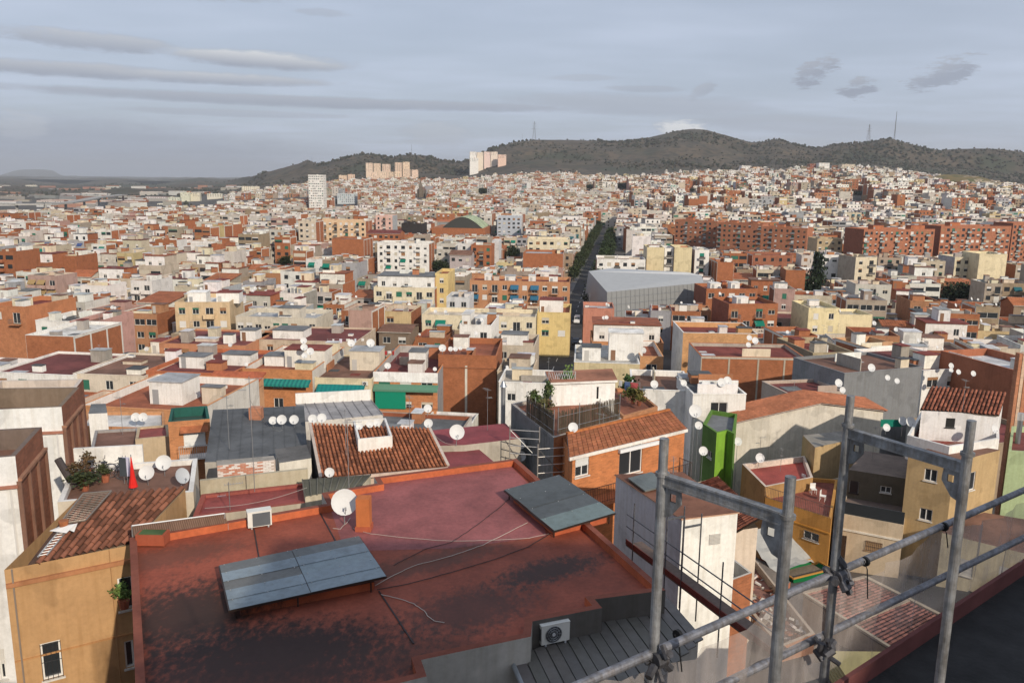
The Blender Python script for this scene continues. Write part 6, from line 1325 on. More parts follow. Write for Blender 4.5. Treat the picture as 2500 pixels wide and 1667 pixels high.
pdish(333, 1018, 22, 20.5, 'first dish over the white ribbed roof', 12); pdish(351, 1018, 22, 20.5, 'second dish over the white ribbed roof', 12)
# ---- strip roof, beige wall, grey felt house, whitewashed brick
strp = PB('narrow house with smooth red strip roof and stained beige back wall', [(470, 1262), (770, 1224), (748, 1178), (492, 1206)], 28.6, 15, (.42, .36, .28), (.24, .055, .048), rm='painted_roof', par=.12, parc=(.3, .08, .06))
def bw(m): a, b = P(490, 1205, 28.5), P(752, 1175, 28.5); m.beam(a + Vector((0, 0, .2)), b + Vector((0, 0, .2)), .18, .85, 'plaster', (.42, .37, .27))
strp.part('back_wall', bw)
antenna(P(562, 1250, 28.5), 1.3, .4, 'small antenna standing on the red strip roof', 2); antenna(P(622, 1200, 28.9), 5.0, .3, 'tall dark antenna mast above the stained beige wall', 2)
felt = PB('house with dark grey felt roof and small chimney', [(500, 1128), (752, 1120), (742, 990), (520, 1000)], 26.2, 12, (.40, .37, .32), (.10, .105, .11), par=0, wins=[])
def felt_bits(m):
    for (x, y, w, d, h) in ((608, 1025, .8, .6, .8),): p = P(x, y, 26.2); m.box(p.x, p.x + w, p.y, p.y + d, 26.2, 26.2 + h, 'brick', (.45, .2, .12))
felt.part('chimney', felt_bits)
def felt_roll(m):
    for k in range(1, 9): a, b = P(500 + 252 * k / 9, 1128 - 8 * k / 9, 26.21), P(520 + 222 * k / 9, 1000 - 10 * k / 9, 26.21); m.beam(a, b, .07, .012, 'roof', (.085, .09, .095))
felt.part('felt_seam', felt_roll)
ww = PB('brick shed wall with flaking whitewash', [(530, 1136), (672, 1122), (668, 1112), (528, 1124)], 27.0, 14, (.55, .46, .40), C['concrete'], name='shed', cat='shed'); A, B = ww.side(0); ln = (B - A).length
rg = random.Random(3); ax = math.atan2(B.y - A.y, B.x - A.x); BM = [MB().box(0, .27, -.02, .02, 0, .075, 'paint', c).mesh('brick') for c in ((.66, .58, .54), (.48, .20, .13), (.52, .26, .19), (.72, .68, .64))]
for r in range(13):
    for i in range(int(ln / .29)):
        u = (i + .5 * (r % 2)) * .29
        if u > ln - .3: continue
        wsh = (u / ln > .72) or rg.random() < .22; o = link('brick', BM[rg.choice([0, 3]) if wsh else rg.choice([1, 2, 1, 0])], ww.t, (A.x + math.cos(ax) * u - ww.O.x, A.y + math.sin(ax) * u - ww.O.y, 27.0 - .1 - r * .09 - ww.zb), ax)
shed = PB('pale lean-to shed with sagging sheet roof beside the whitewashed wall', [(682, 1130), (760, 1118), (748, 1085), (672, 1096)], 27.0, 14, (.62, .58, .50), (.13, .125, .12), name='shed', cat='shed')
pdish(667, 1026, 20, 26.2, 'first of the white dishes in a row on the felt roof'); pdish(689, 1024, 24, 26.2, 'second and largest dish in the row on the felt roof'); pdish(719, 1024, 23, 26.2, 'third dish in the row on the felt roof')
pdish(764, 1022, 22, 26.4, 'dish beside the white pipe at the felt roof edge'); pdish(786, 1020, 23, 26.4, 'last dish of the row before the pale sheet roof')
sh2 = PB('low house with pale grey ribbed sheet roof and white far wall', [(742, 1030), (935, 1012), (905, 975), (722, 985)], 25.5, 10, (.55, .52, .48), (.30, .29, .29), par=0)
def ribs(m):
    for k in range(9): a, b = P(742 + 193 * k / 8, 1030 - 18 * k / 8, 25.53), P(722 + 183 * k / 8, 985 - 10 * k / 8, 25.53); m.beam(a, b, .06, .04, 'roof', (.26, .25, .25))
sh2.part('sheet_rib', ribs)
def fw_(m): a, b = P(722, 986, 25.5), P(905, 976, 25.5); m.beam(a + Vector((0, 0, .4)), b + Vector((0, 0, .4)), .15, .8, 'plaster', HW)
sh2.part('far_wall', fw_)
# ---- brown tile roof house
bt = PB('house with large brown tiled roof and a white light well', [(783, 1168), (1094, 1139), (1049, 1047), (757, 1036)], 26.4, 14, (.55, .42, .33), C['brown'], roofless=True, mats={3: ('plaster', (.36, .33, .31))})
bq = [P(783, 1167, 26.5), P(1094, 1138, 26.5), P(1049, 1047, 27.5), P(757, 1035, 27.5)]
tile_roof(bt, bq, .22, .36, (.36, .13, .06), 300, under=(.16, .06, .035))
def verge(m):
    for a, b in ((bq[0], bq[3]), (bq[1], bq[2])): m.beam(a + Vector((0, 0, .05)), b + Vector((0, 0, .05)), .16, .1, 'plaster', (.5, .42, .36))
    m.beam(bq[0] + Vector((0, -.06, -.1)), bq[1] + Vector((0, -.06, -.1)), .1, .16, 'plaster', (.6, .46, .38))
bt.part('verge', verge)
lw = PB('white-walled light well with small dishes in the brown tile roof', [(874, 1072), (958, 1064), (942, 1020), (862, 1026)], 27.7, 24, HW, C['red'], par=.6, parc=HW, thick=.12, name='light_well', cat='light well')
pdish(878, 1040, 17, 27.4, 'left dish on the white light well', 8); pdish(903, 1035, 18, 27.4, 'middle dish on the white light well'); pdish(921, 1031, 18, 27.4, 'right dish on the white light well'); pdish(805, 1152, 24, 26.7, 'dish showing behind the mossy roof')
ms = PB('low store with mossy grey ribbed roof beside the big dish', [(745, 1212), (878, 1188), (905, 1158), (738, 1170)], 28.9, 17, (.50, .44, .33), (.12, .115, .085), name='store', cat='store')
def msr(m):
    for k in range(10): a, b = P(745 + 133 * k / 9, 1212 - 24 * k / 9, 28.93), P(738 + 167 * k / 9, 1170 - 12 * k / 9, 28.93); m.beam(a, b, .05, .05, 'roof', (.15, .14, .11))
ms.part('roof_rib', msr)
# ---- maroon roofs east of the brown tiles
mr1 = PB('house with plain maroon flat roof under a big dish', [(1054, 1050), (1234, 1033), (1272, 1070), (1134, 1086), (1068, 1088)], 26, 12, (.42, .38, .32), (.24, .05, .055), rm='painted_roof')
mr2 = PB('small lower maroon roof touching the red roof house', [(1070, 1090), (1158, 1087), (1205, 1126), (1092, 1142)], 25.6, 12, (.45, .4, .34), (.22, .05, .055), rm='painted_roof')
pdish(1115, 1054, 38, 26, 'big white dish on the plain maroon roof', 16); pdish(1046, 1033, 22, 26.6, 'white dish at the corner of the brown tile roof'); pdish(1044, 997, 21, 25.2, 'white dish on a post under the white-parapet house')
gy = PB('ruined yard with grey rubble walls below the maroon roofs', [(1158, 1086), (1272, 1071), (1310, 1112), (1205, 1126)], 24.2, 12, (.40, .37, .32), (.16, .14, .12), name='yard_shed', cat='shed')
pdish(1268, 1083, 27, 24.6, 'dish with a dark logo beside the pale scaffold', 14); pdish(1270, 1112, 27, 24.0, 'lower dish beside the pale scaffold', 10)
m = MB(); m.poly([(-.16, -.055, 1.06), (-.05, -.05, 1.06), (-.02, -.045, .98), (.03, -.05, 1.06), (.16, -.055, 1.06), (.08, -.03, .9), (-.1, -.03, .9)], 'paint', (.05, .05, .05))
def scaff(label, px, z0):
    a = P(*px[0], z0); b = P(*px[1], z0); t = thing('scaffold_bay', label, 'scaffolding', a, 0, 'scaffolding beyond the red roof'); O = a
    for k, p in enumerate((a, b)): m = MB(O); m.tube([p, p + Vector((0, 0, 2.3))], .035, 'metal', (.55, .52, .48), 6); m.build('post', t)
    for z in (.5, 1.0, 1.5, 2.0): m = MB(O); m.tube([a + Vector((0, 0, z)), b + Vector((0, 0, z))], .03, 'metal', (.55, .52, .48), 5); m.build('rail', t)
    m = MB(O); m.tube([a + Vector((0, 0, 2)), b + Vector((0, 0, .2))], .025, 'metal', (.2, .2, .2), 5); m.build('brace', t)
scaff('first pale scaffold bay behind the red roof corner', [(1244, 1125), (1316, 1130)], 25.0); scaff('second pale scaffold bay by the brick house gable', [(1312, 1175), (1378, 1170)], 24.5)
# ---- grey-walled terrace house, cottage, reed fence
tb = PB('house with grey ribbed side wall and planted roof terrace', [(1248, 985), (1352, 1068), (1518, 1022), (1428, 948)], 27, 12, (.42, .36, .30), (.30, .12, .07), par=.25, parc=(.4, .36, .32), mats={0: ('plaster', (.23, .235, .235)), 1: ('brick', (.48, .20, .09))})
def tribs(m):
    A, B = P(1248, 985, 27), P(1352, 1068, 27); n = Vector((B.y - A.y, A.x - B.x, 0)).normalized()
    if n.x > 0: n = -n
    for k in range(30): p = A.lerp(B, (k + .5) / 30) + n * .01; m.beam(p - Vector((0, 0, 8)), p - Vector((0, 0, .1)), .06, .05, 'plaster', (.26, .265, .265))
tb.part('wall_rib', tribs)
def reed(label, a, b, h, z=27):
    A, B = P(*a, z), P(*b, z); t = thing('reed_fence', label, 'fence', A, 0, 'reed fences round the terrace'); n = int((B - A).length / .035); m = MB(A); rg = random.Random(n)
    for i in range(n):
        p = A.lerp(B, i / n) + Vector((rg.uniform(-.02, .02), rg.uniform(-.02, .02), 0)); m.tube([p, p + Vector((rg.uniform(-.02, .02), rg.uniform(-.02, .02), h + rg.uniform(-.08, .12)))], .018, 'wood', vary((.13, .105, .075), .35), 3, cap=False)
    o = m.build('reeds', t); o['kind'] = 'stuff'; m = MB(A)
    for z2 in (.3, h * .8): m.tube([A + Vector((0, -.03, z2)), B + Vector((0, -.03, z2))], .015, 'metal', C['grey'], 4)
    m.build('wire', t)
    for u in (0, .33, .66, 1): m = MB(A); p = A.lerp(B, u); m.tube([p, p + Vector((0, 0, h + .3))], .025, 'metal', C['steel'], 5); m.build('post', t)
reed('dark reed fence along the south side of the planted terrace', (1362, 1060), (1512, 1022), 1.35); reed('reed fence along the ribbed wall of the planted terrace', (1286, 1015), (1352, 1064), 1.3)
plt = PB('brick house with terracotta terrace full of yellowing plants', [(1522, 1016), (1606, 992), (1548, 946), (1440, 948)], 25.0, 8, (.42, .2, .1), (.26, .10, .06), wm='brick', par=.3)
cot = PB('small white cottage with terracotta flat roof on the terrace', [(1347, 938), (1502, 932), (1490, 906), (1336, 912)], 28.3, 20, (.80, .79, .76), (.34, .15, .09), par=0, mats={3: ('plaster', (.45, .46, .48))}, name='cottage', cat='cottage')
def eav(m): r = inset(cot.q, -.15); m.prism([(p.x, p.y) for p in r], 28.3, 28.45, 'plaster', HW, 'roof', (.34, .15, .09))
cot.part('roof_edge', eav)
for k, (x, c) in enumerate([(1415, (.70, .66, .58)), (1435, (.25, .06, .08)), (1455, (.015, .015, .018)), (1425, (.66, .62, .56))]):
    p = P(x, 978, 27); t = thing('hanging_laundry', ['cream towel', 'maroon shirt', 'black trousers', 'pale towel'][k] + ' hanging on the cottage wall', 'laundry', p); m = MB(); w = .16; m.prism([(-w, -.02), (w, -.02), (w, .02), (-w, .02)], .45 if k != 2 else .15, 1.0, 'cloth', c); m.build('cloth', t); m = MB(); m.tube([(-.3, 0, 1.0), (.3, 0, 1.0)], .008, 'metal', C['grey'], 4); m.build('line', t)
for k, (x, y, r, h, c) in enumerate([(1310, 1000, .45, 1.0, (.08, .11, .04)), (1335, 985, .35, 1.3, (.09, .13, .05)), (1382, 970, .5, 1.8, (.10, .16, .05)), (1330, 1020, .5, .9, (.10, .09, .04)), (1545, 985, .6, 1.0, (.09, .10, .03)), (1560, 990, .5, .9, (.12, .10, .03)), (1536, 968, .6, 1.4, (.04, .07, .02))]): bush(['bushy citrus', 'tall leafy', 'climbing', 'low dry', 'yellowing', 'straggly', 'dark palm-like'][k] + ' plant on the planted roof terrace', P(x, y, 27 if k < 4 else 25), r, h, c)
tr = thing('garden_trellis', 'white diagonal garden trellis beside the cottage', 'trellis', P(1365, 975, 27)); m = MB()
for k in range(9): m.tube([(-.7 + k * .16, 0, .2), (-.7 + k * .16 + .5, 0, 1.9)], .012, 'paint', (.6, .65, .68), 4); m.tube([(-.7 + k * .16 + .5, 0, .2), (-.7 + k * .16, 0, 1.9)], .012, 'paint', (.6, .65, .68), 4)
m.build('lattice', tr); m = MB(); m.tube([(-.75, 0, 0), (-.75, 0, 2), (1.1, 0, 2), (1.1, 0, 0)], .02, 'paint', (.6, .65, .68), 4); m.build('frame', tr)
pdish(1398, 1043, 25, 27.4, 'white dish at the west end of the long terracotta roof', 12)
flue = thing('metal_flue', 'tall galvanised flue rising beside the grey-walled house', 'flue', P(1228, 1030, 25)); m = MB(); m.tube([(0, 0, -3), (0, 0, 2.6)], .16, 'metal', C['steel'], 12); m.build('pipe', flue); m = MB(); m.tube([(0, 0, 2.6), (0, 0, 2.75), (0, 0, 3.0)], .26, 'metal', C['steel'], 12, .1); m.build('cowl', flue)
# ---- brick house with long terracotta roof
bh = PB('orange brick house with long terracotta roof, balcony and white blinds', [(1398, 1112), (1672, 1049), (1640, 1003), (1372, 1062)], 26.9, 12, (.50, .19, .075), C['terra'], wm='brick', roofless=True,
    wins=[(0, 1405, 1116, 1437, 1158, 'half', dict(sc=(.6, .6, .58))), (0, 1513, 1092, 1566, 1150, 'plain', {})])
hq = [P(1390, 1117, 26.9), P(1678, 1047, 26.9), P(1634, 1000, 27.7), P(1384, 1058, 27.7)]
m = bh.mb(); m.poly(hq, 'tile', (.20, .075, .04)); m.poly([p - Vector((0, 0, .15)) for p in hq[::-1]], 'plaster', HW); rf = m.build('roof', bh.t)
nr = 26; nb = 9
for r in range(nb):
    for i in range(nr):
        u0, u1, v0, v1 = i / nr + .002, (i + 1) / nr - .002, r / nb, (r + 1.08) / nb; q = [hq[0].lerp(hq[1], u).lerp(hq[3].lerp(hq[2], u), min(v, 1)) for u, v in ((u0, v0), (u1, v0), (u1, v1), (u0, v1))]
        m = bh.mb(); up = Vector((0, 0, .05)); lo = Vector((0, 0, .012)); c = vary((.31, .115, .055), .12); m.poly([q[0] + up, q[1] + up, q[2] + lo, q[3] + lo], 'tile', c); m.poly([q[0], q[1], q[1] + up, q[0] + up], 'tile', tuple(x * .7 for x in c)); m.build('tile', rf)
def fasc(m): m.beam(hq[0] + Vector((0, -.03, -.08)), hq[1] + Vector((0, -.03, -.08)), .1, .18, 'plaster', (.74, .70, .64)); m.beam(hq[3], hq[2], .2, .14, 'tile', (.46, .16, .05))
bh.part('fascia', fasc)
def balc(m):
    A, B = P(1398, 1112, 26.9), P(1672, 1049, 26.9); n = Vector((B.y - A.y, A.x - B.x, 0)).normalized() ; e = (B - A).normalized(); z = -2.75; a, b = A + e * -.3 + Vector((0, 0, z)), A + e * 8.6 + Vector((0, 0, z))
    m.prism([((a).x, a.y), (b.x, b.y), (b.x + n.x * 1.1, b.y + n.y * 1.1), (a.x + n.x * 1.1, a.y + n.y * 1.1)], 26.9 + z - .18, 26.9 + z, 'plaster', (.42, .16, .07)); railing(m, [a, a + n * 1.05, b + n * 1.05, b], 1.0, (.05, .035, .03), .13, .01)
bh.part('balcony', balc)
def awnb(m): 
    A, B = P(1398, 1112, 26.9), P(1672, 1049, 26.9); n = Vector((B.y - A.y, A.x - B.x, 0)).normalized(); e = (B - A).normalized(); p, q2 = A + e * 3.4 + Vector((0, 0, -.35)) + n * .12, A + e * 6.6 + Vector((0, 0, -.35)) + n * .12; m.beam(p, q2, .22, .2, 'paint', (.72, .72, .72))
bh.part('awning_box', awnb)
# ---- white stair box with brown roof, brick parapet box, walkway scaffold
wb = PB('tall white box house with flat brown roof and louvred vent', [(1504, 1161), (1665, 1268), (1801, 1252), (1665, 1155)], 27, 14, (.80, .78, .72), (.21, .095, .06), mats={0: ('plaster', (.50, .50, .52))}, wins=[])  # left side greyed: its shade is put into the plaster colour
A, B = wb.side(1)
def vent(m):
    u, z1 = hit(A, B, 1732, 1302); v, z0 = hit(A, B, 1757, 1325); e = (B - A).normalized(); n = Vector((e.y, -e.x, 0)); a = A + e * u; a.z = z0; ln = v - u
    for k in range(8): zz = z0 + (z1 - z0) * k / 8; p = A + e * u + n * .02; p.z = zz; q = A + e * v + n * .02; q.z = zz; m.beam(p, q, .05, .03, 'paint', (.45, .43, .4))
wb.part('vent_louvre', vent)
def wbs(m): q = [P(a, b, 27.25) for a, b in ((1533, 1165), (1575, 1196), (1640, 1180), (1590, 1150))]; m.prism([(p.x, p.y) for p in q], 27.15, 27.22, 'sheet', (.17, .19, .18))
wb.part('sheet_cover', wbs)
def wbe(m): r = inset(wb.q, -.06); m.prism([(p.x, p.y) for p in r], 27.0, 27.06, 'plaster', (.5, .3, .2), 'roof', (.21, .095, .06))
wb.part('roof_edge', wbe)
bb = PB('open brick stairwell box below the white box', [(1780, 1366), (1838, 1410), (1838, 1395), (1790, 1352)], 22.5, 14, C['brick'], C['grey'], name='stairwell', cat='stairwell', wm='brick', pts=[P(1781, 1422, 22.4), P(1836, 1402, 22.4), P(1785, 1363, 22.4), P(1737, 1378, 22.4)], par=.8, parc=(.5, .48, .44), thick=.12)
vol = thing('scaffold_walkway', 'thin grey scaffold walkway with double rails beside the red roof', 'scaffolding', P(1530, 1325, 28)); O = Vector(vol.location)
wa, wbp = P(1528, 1328, 28.0), P(1885, 1600, 28.0)
for k in range(4):
    p = wa.lerp(wbp, [.06, .32, .44, .7][k]); hgt = [1.9, 2.5, 2.6, 1.9][k]; side = (wbp - wa).normalized().cross(Vector((0, 0, 1))) * -.72
    for s_ in ((0, 1) if k in (1, 2) else (0,)):
        m = MB(O); b0 = p + side * s_; m.tube([b0 - Vector((0, 0, 1.5)), b0 + Vector((0, 0, hgt))], .026, 'galvanised', (.16, .17, .19), 8); m.build('post', vol)
    if k in (1, 2): m = MB(O); m.beam(p + Vector((0, 0, hgt - .4)), p + side + Vector((0, 0, hgt - .4)), .04, .07, 'galvanised', (.16, .17, .19)); m.build('crossbar', vol)
for z in (.75, 1.25): m = MB(O); m.tube([wa + Vector((0, 0, z)), wbp + Vector((0, 0, z))], .024, 'galvanised', (.15, .16, .18), 6); m.build('guard_rail', vol)
m = MB(O); m.beam(wa + Vector((0, 0, .12)), wbp + Vector((0, 0, .12)), .04, .2, 'wood', (.16, .04, .03)); m.build('toe_board', vol)
m = MB(O); sd_ = (wbp - wa).normalized().cross(Vector((0, 0, 1))) * -.72; m.prism([(wa.x, wa.y), (wbp.x, wbp.y), (wbp.x + sd_.x, wbp.y + sd_.y), (wa.x + sd_.x, wa.y + sd_.y)], 27.94, 28.0, 'wood', (.14, .10, .08)); m.build('deck', vol)
# ---- small tile roof, lime house, gable barn
st = PB('small house with brown tile roof behind the white box', [(1790, 1296), (1850, 1287), (1755, 1163), (1700, 1178)], 23.4, 12, (.6, .5, .4), C['brown'], roofless=True)
sq = [P(1700, 1182, 23.5), P(1795, 1298, 23.5), P(1858, 1262, 24.5), P(1752, 1163, 24.5)]
tile_roof(st, sq, .24, .4, (.25, .09, .055), 300, under=(.1, .05, .04))
grn = PB('narrow lime green house with bright lit front strip', [(1716, 1034), (1750, 1056), (1775, 1050), (1792, 1058), (1800, 1010), (1735, 1000)], 20.5, 6, (.11, .22, .04), C['slate'], par=.4, wins=[(0, 1727, 1096, 1737, 1122, 'plain', {}), ], mats={0: ('plaster', (.10, .20, .045)), 1: ('plaster', (.18, .35, .035)), 2: ('plaster', (.12, .25, .035))})  # sunlit strip and darker faces: light and shade painted into the greens
pdish(1715, 1100, 23, 18.4, 'white dish on a tall pole by the lime green house', 10, pole=10)
GY = 76.0
g0, g1, g2 = PY(1788, 1033, GY), PY(2005, 984, GY + 1), PY(2157, 1002, GY + 2)
barn = thing('barn_house', 'broad beige gable-walled house with terracotta tile roof', 'house', (g0.x, g0.y, 5), 0, 'houses next to the red roof'); O = Vector(barn.location); m = MB(O)
bk = P(1956, 952, g1.z) - g1; lo = lambda p: Vector((p.x, p.y, 5))
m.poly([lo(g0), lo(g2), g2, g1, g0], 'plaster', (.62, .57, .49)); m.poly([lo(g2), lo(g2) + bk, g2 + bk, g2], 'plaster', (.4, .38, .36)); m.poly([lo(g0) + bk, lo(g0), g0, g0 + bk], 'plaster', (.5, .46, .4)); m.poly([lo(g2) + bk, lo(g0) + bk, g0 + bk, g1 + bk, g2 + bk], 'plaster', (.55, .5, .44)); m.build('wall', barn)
ov = Vector((0, -.25, .1))
for nm, a, b in (('west_roof', g0 + (g0 - g1).normalized() * .4, g1), ('east_roof', g2 + (g2 - g1).normalized() * .4, g1)):
    m = MB(O); q = [a + ov, b + ov, b + bk + ov, a + bk + ov]; fl_ = nm == 'east_roof'; m.poly(q[::-1] if fl_ else q, 'tile', (.40, .16, .085)); m.poly([p - Vector((0, 0, .12)) for p in (q if fl_ else q[::-1])], 'tile', (.3, .12, .07)); ro = m.build('roof', barn)
    for k in range(14): m = MB(O); v = (k + .5) / 14; m.beam(q[0].lerp(q[3], v) + Vector((0, 0, .03)), q[1].lerp(q[2], v) + Vector((0, 0, .03)), .12, .06, 'tile', (.40, .16, .085)); m.build('tile', ro)
m = MB(O); m.beam(g0 + Vector((0, -.05, -.05)), g1 + Vector((0, -.05, -.05)), .1, .12, 'plaster', HW); m.beam(g1 + Vector((0, -.05, -.05)), g2 + Vector((0, -.05, -.05)), .1, .12, 'plaster', HW)
for u in (.25, .5, .75): p = g0.lerp(g2, u); m.beam(Vector((p.x, p.y - .02, 6)), Vector((p.x, p.y - .02, g0.z)), .04, .03, 'plaster', (.5, .45, .36))
m.build('trim', barn)
pdish(1800, 1077, 21, 17.6, 'white dish on a pole before the beige gable wall', 8, pole=9); pdish(1695, 1003, 33, 21.5, 'large white dish in front of the low white house', 10, pole=9); pdish(1704, 1038, 20, 20.3, 'small tan dish under the large one', 10, pole=10)
# ---- terraces and street houses on the east side
ter = PB('red roof terrace house with ochre side stair', [(1812, 1132), (1868, 1188), (1985, 1165), (1965, 1112)], 18.2, 9, (.36, .21, .085), (.30, .06, .045), par=.5, parc=(.6, .5, .42), rm='painted_roof')
pdish(1853, 1117, 24, 18, 'white dish on the red terrace', 12); antenna(P(1853, 1130, 18), 2.4, .4, 'thin antenna on the red terrace', 2)
orr = PB('bright orange house with barred window and brick base on the side street', [(1868, 1214), (2030, 1266), (2045, 1170), (1900, 1160)], 17.4, 10.5, (.54, .27, .07), (.22, .07, .05), par=.3, wins=[(0, 1962, 1292, 1998, 1325, 'plain', dict(bars=True))], mats={3: ('plaster', (.52, .28, .06))})
def obase(m):
    A, B = orr.side(0); n = Vector(((B - A).y, -(B - A).x, 0)).normalized() * .03; a, b = A + n, B + n; m.poly([(a.x, a.y, 10.4), (b.x, b.y, 10.4), (b.x, b.y, 13.0), (a.x, a.y, 13.0)], 'brick', (.42, .15, .06)); m.beam(Vector((a.x, a.y, 16.2)), Vector((b.x, b.y, 16.2)), .08, .1, 'plaster', (.6, .28, .05))
orr.part('brick_base', obase)
def orail(m): A, B = orr.side(0); railing(m, [A + Vector((0, 0, 0)), B + Vector((0, 0, 0))], .9, (.12, .08, .07), .14, .012)
orr.part('railing', orail)
for k, (x, y) in enumerate([(1985, 1205), (2008, 1222), (1965, 1180)]):
    t = thing('plastic_chair', ['white plastic chair by the terrace rail', 'second white plastic chair turned to the rail', 'white plastic chair by the red barbecue'][k], 'chair', P(x, y, 17.1), k, 'chairs on the orange house terrace'); m = MB(); m.box(-.22, .22, -.22, .22, .40, .44, 'paint', HW); m.build('seat', t); m = MB(); m.box(-.22, .22, .18, .22, .44, .85, 'paint', HW); m.build('backrest', t)
    for a in (-.19, .19):
        for b in (-.19, .19): m = MB(); m.tube([(a, b, 0), (a, b, .4)], .018, 'paint', HW, 5); m.build('leg', t)
tan = PB('sand-coloured house with dark terrace opening and barred window', [(2046, 1252), (2206, 1282), (2222, 1190), (2075, 1172)], 17.2, 10.5, (.55, .44, .31), (.15, .11, .09), par=.15, wins=[(0, 2113, 1318, 2152, 1350, 'full', dict(bars=True, sc=(.35, .22, .12))), (0, 2047, 1304, 2062, 1368, 'full', dict(sc=(.05, .03, .02)))])
def tbits(m): A, B = tan.side(0); n = Vector(((B - A).y, -(B - A).x, 0)).normalized() * .04; m.beam(A + n + Vector((0, 0, -1.2)), B + n + Vector((0, 0, -1.2)), .1, .14, 'plaster', (.7, .64, .54)); a, b = A + n * .6, B + n * .6; m.poly([(a.x, a.y, 10.4), (b.x, b.y, 10.4), (b.x, b.y, 12.4), (a.x, a.y, 12.4)], 'plaster', (.46, .28, .15))
tan.part('string_course', tbits)
tan2 = PB('brown-roofed upper storey set back over the dark terrace', [(2072, 1146), (2214, 1168), (2226, 1118), (2112, 1100)], 19.4, 16.9, (.11, .095, .07), (.20, .15, .12), name='upper_storey', cat='storey', wins=[(0, 2075, 1172, 2095, 1205, 'full', dict(sc=(.03, .02, .02))), (0, 2150, 1185, 2175, 1205, 'plain', {})])  # walls near black: shade of the open terrace painted in
def glassrail(m): A, B = tan.side(0); n = Vector(((B - A).y, -(B - A).x, 0)).normalized() * -.1; m.beam(A + n + Vector((0, 0, .5)), B + n + Vector((0, 0, .5)), .03, .95, 'glass', (.03,) * 3)
tan.part('glass_rail', glassrail)
brn = PB('tall brown rendered house with small white-framed windows', [(2218, 1106), (2330, 1128), (2442, 1098), (2330, 1080)], 22.3, 9.5, (.44, .31, .16), C['brown'], wins=[(0, 2258, 1142, 2286, 1178, 'plain', {}), (0, 2246, 1238, 2274, 1274, 'plain', {}), (1, 2354, 1158, 2378, 1194, 'plain', {}), (1, 2344, 1256, 2366, 1290, 'plain', {})])
whs = PB('white house with old tile roof and open loggia above the brown one', [(2222, 1100), (2330, 1120), (2440, 1090), (2335, 1070)], 24.4, 21.5, (.72, .70, .68), C['brown'], roofless=True, pts=[P(2250, 1002, 24.4), P(2438, 1012, 24.4), P(2452, 960, 24.4), P(2268, 952, 24.4)], wins=[(0, 2310, 1020, 2330, 1044, 'full', dict(sc=(.02, .02, .02))), ])
wq = [P(2246, 1000, 24.4), P(2440, 1014, 24.4), P(2458, 960, 25.8), P(2272, 944, 25.8)]
tile_roof(whs, wq, .3, .45, (.24, .085, .05), 300, under=(.08, .045, .035))
ter2 = PB('white terrace in front of the tile-roofed white house', [(2215, 1062), (2318, 1090), (2440, 1070), (2438, 1012), (2250, 1002)], 22.9, 21, HW, C['red'], par=.9, parc=HW, name='terrace', cat='terrace')
pdish(2201, 1027, 22, 22.4, 'white dish by the green screen', 8); pdish(2220, 1029, 25, 22.4, 'grey-rimmed dish next to the green screen', 8); pdish(2162, 1043, 19, 22.4, 'lowest dish of the three by the green screen', 8); pdish(2425, 1046, 21, 23.2, 'white dish on the tile-roofed white house', 20)
pil = thing('brick_pillar', 'tall striped brick chimney pillar at the east edge', 'pillar', P(2448, 1240, 13)); m = MB(); hh = 14.5
for k in range(3): m.box(-.5 + k * .34, -.22 + k * .34, -.3, .3 - .08 * (k % 2), -2, hh, 'brick', (.46, .2, .11) if k % 2 == 0 else (.6, .42, .3))
m.build('shaft', pil)
fl2 = thing('metal_flue', 'shiny steel flue at the east edge', 'flue', P(2480, 1110, 20)); m = MB(); m.tube([(0, 0, -3), (0, 0, 3)], .2, 'metal', (.25, .26, .28), 10); m.build('pipe', fl2); m = MB(); m.tube([(0, 0, 3), (0, 0, 3.6)], .26, 'metal', (.6, .6, .6), 10); m.build('cowl', fl2)
grw = PB('pale green walled house at the east edge', [(2462, 1100), (2640, 1110), (2640, 1040), (2470, 1040)], 21.5, 10, (.38, .46, .26), C['maroon'], par=.5)
gsc = thing('green_screen', 'green fabric screen between the dishes', 'screen', P(2175, 1050, 22.2)); m = MB(); m.box(-.9, .9, -.02, .02, .3, .9, 'cloth', C['green']); m.build('fabric', gsc); m = MB(); m.tube([(-.9, 0, -.5), (-.9, 0, 1)], .02, 'metal', C['grey'], 4); m.tube([(.9, 0, -.5), (.9, 0, 1)], .02, 'metal', C['grey'], 4); m.build('post', gsc)
lean = PB('tin lean-to with open side above the red terrace', [(1990, 1092), (2090, 1070), (2080, 1050), (1960, 1062)], 19.8, 16.5, (.42, .30, .16), (.22, .20, .17), name='lean_to', cat='lean-to')
# ---- the side street, ruin, skip, and the roof seen through the net
rst = PB('street house with cream front beyond the netting', [(2300, 1300), (2700, 1400), (2760, 1310), (2340, 1240)], 17.5, 9, (.60, .52, .36), C['brown'], wins=[(0, 2345, 1362, 2372, 1410, 'full', {}), (0, 2362, 1440, 2388, 1475, 'plain', {}), (0, 2440, 1380, 2485, 1450, 'full', {})])
rt = PB('single-storey workshop with wide brown tiled roof seen through the net', [(1962, 1452), (2112, 1412), (2345, 1530), (2218, 1610)], 17.6, 9, (.42, .36, .28), C['brown'], roofless=True, name='workshop', cat='workshop')
r0 = [P(1962, 1452, 17.7), P(2218, 1612, 17.7), P(2345, 1530, 18.5), P(2112, 1412, 18.5)]
tile_roof(rt, r0, .27, .42, (.23, .10, .08), 300, under=(.1, .05, .045))
m = rt.mb()
for u in (0, .5, 1): m.beam(r0[0].lerp(r0[1], u) + Vector((0, 0, .12)), r0[3].lerp(r0[2], u) + Vector((0, 0, .12)), .22, .1, 'plaster', (.42, .34, .26))
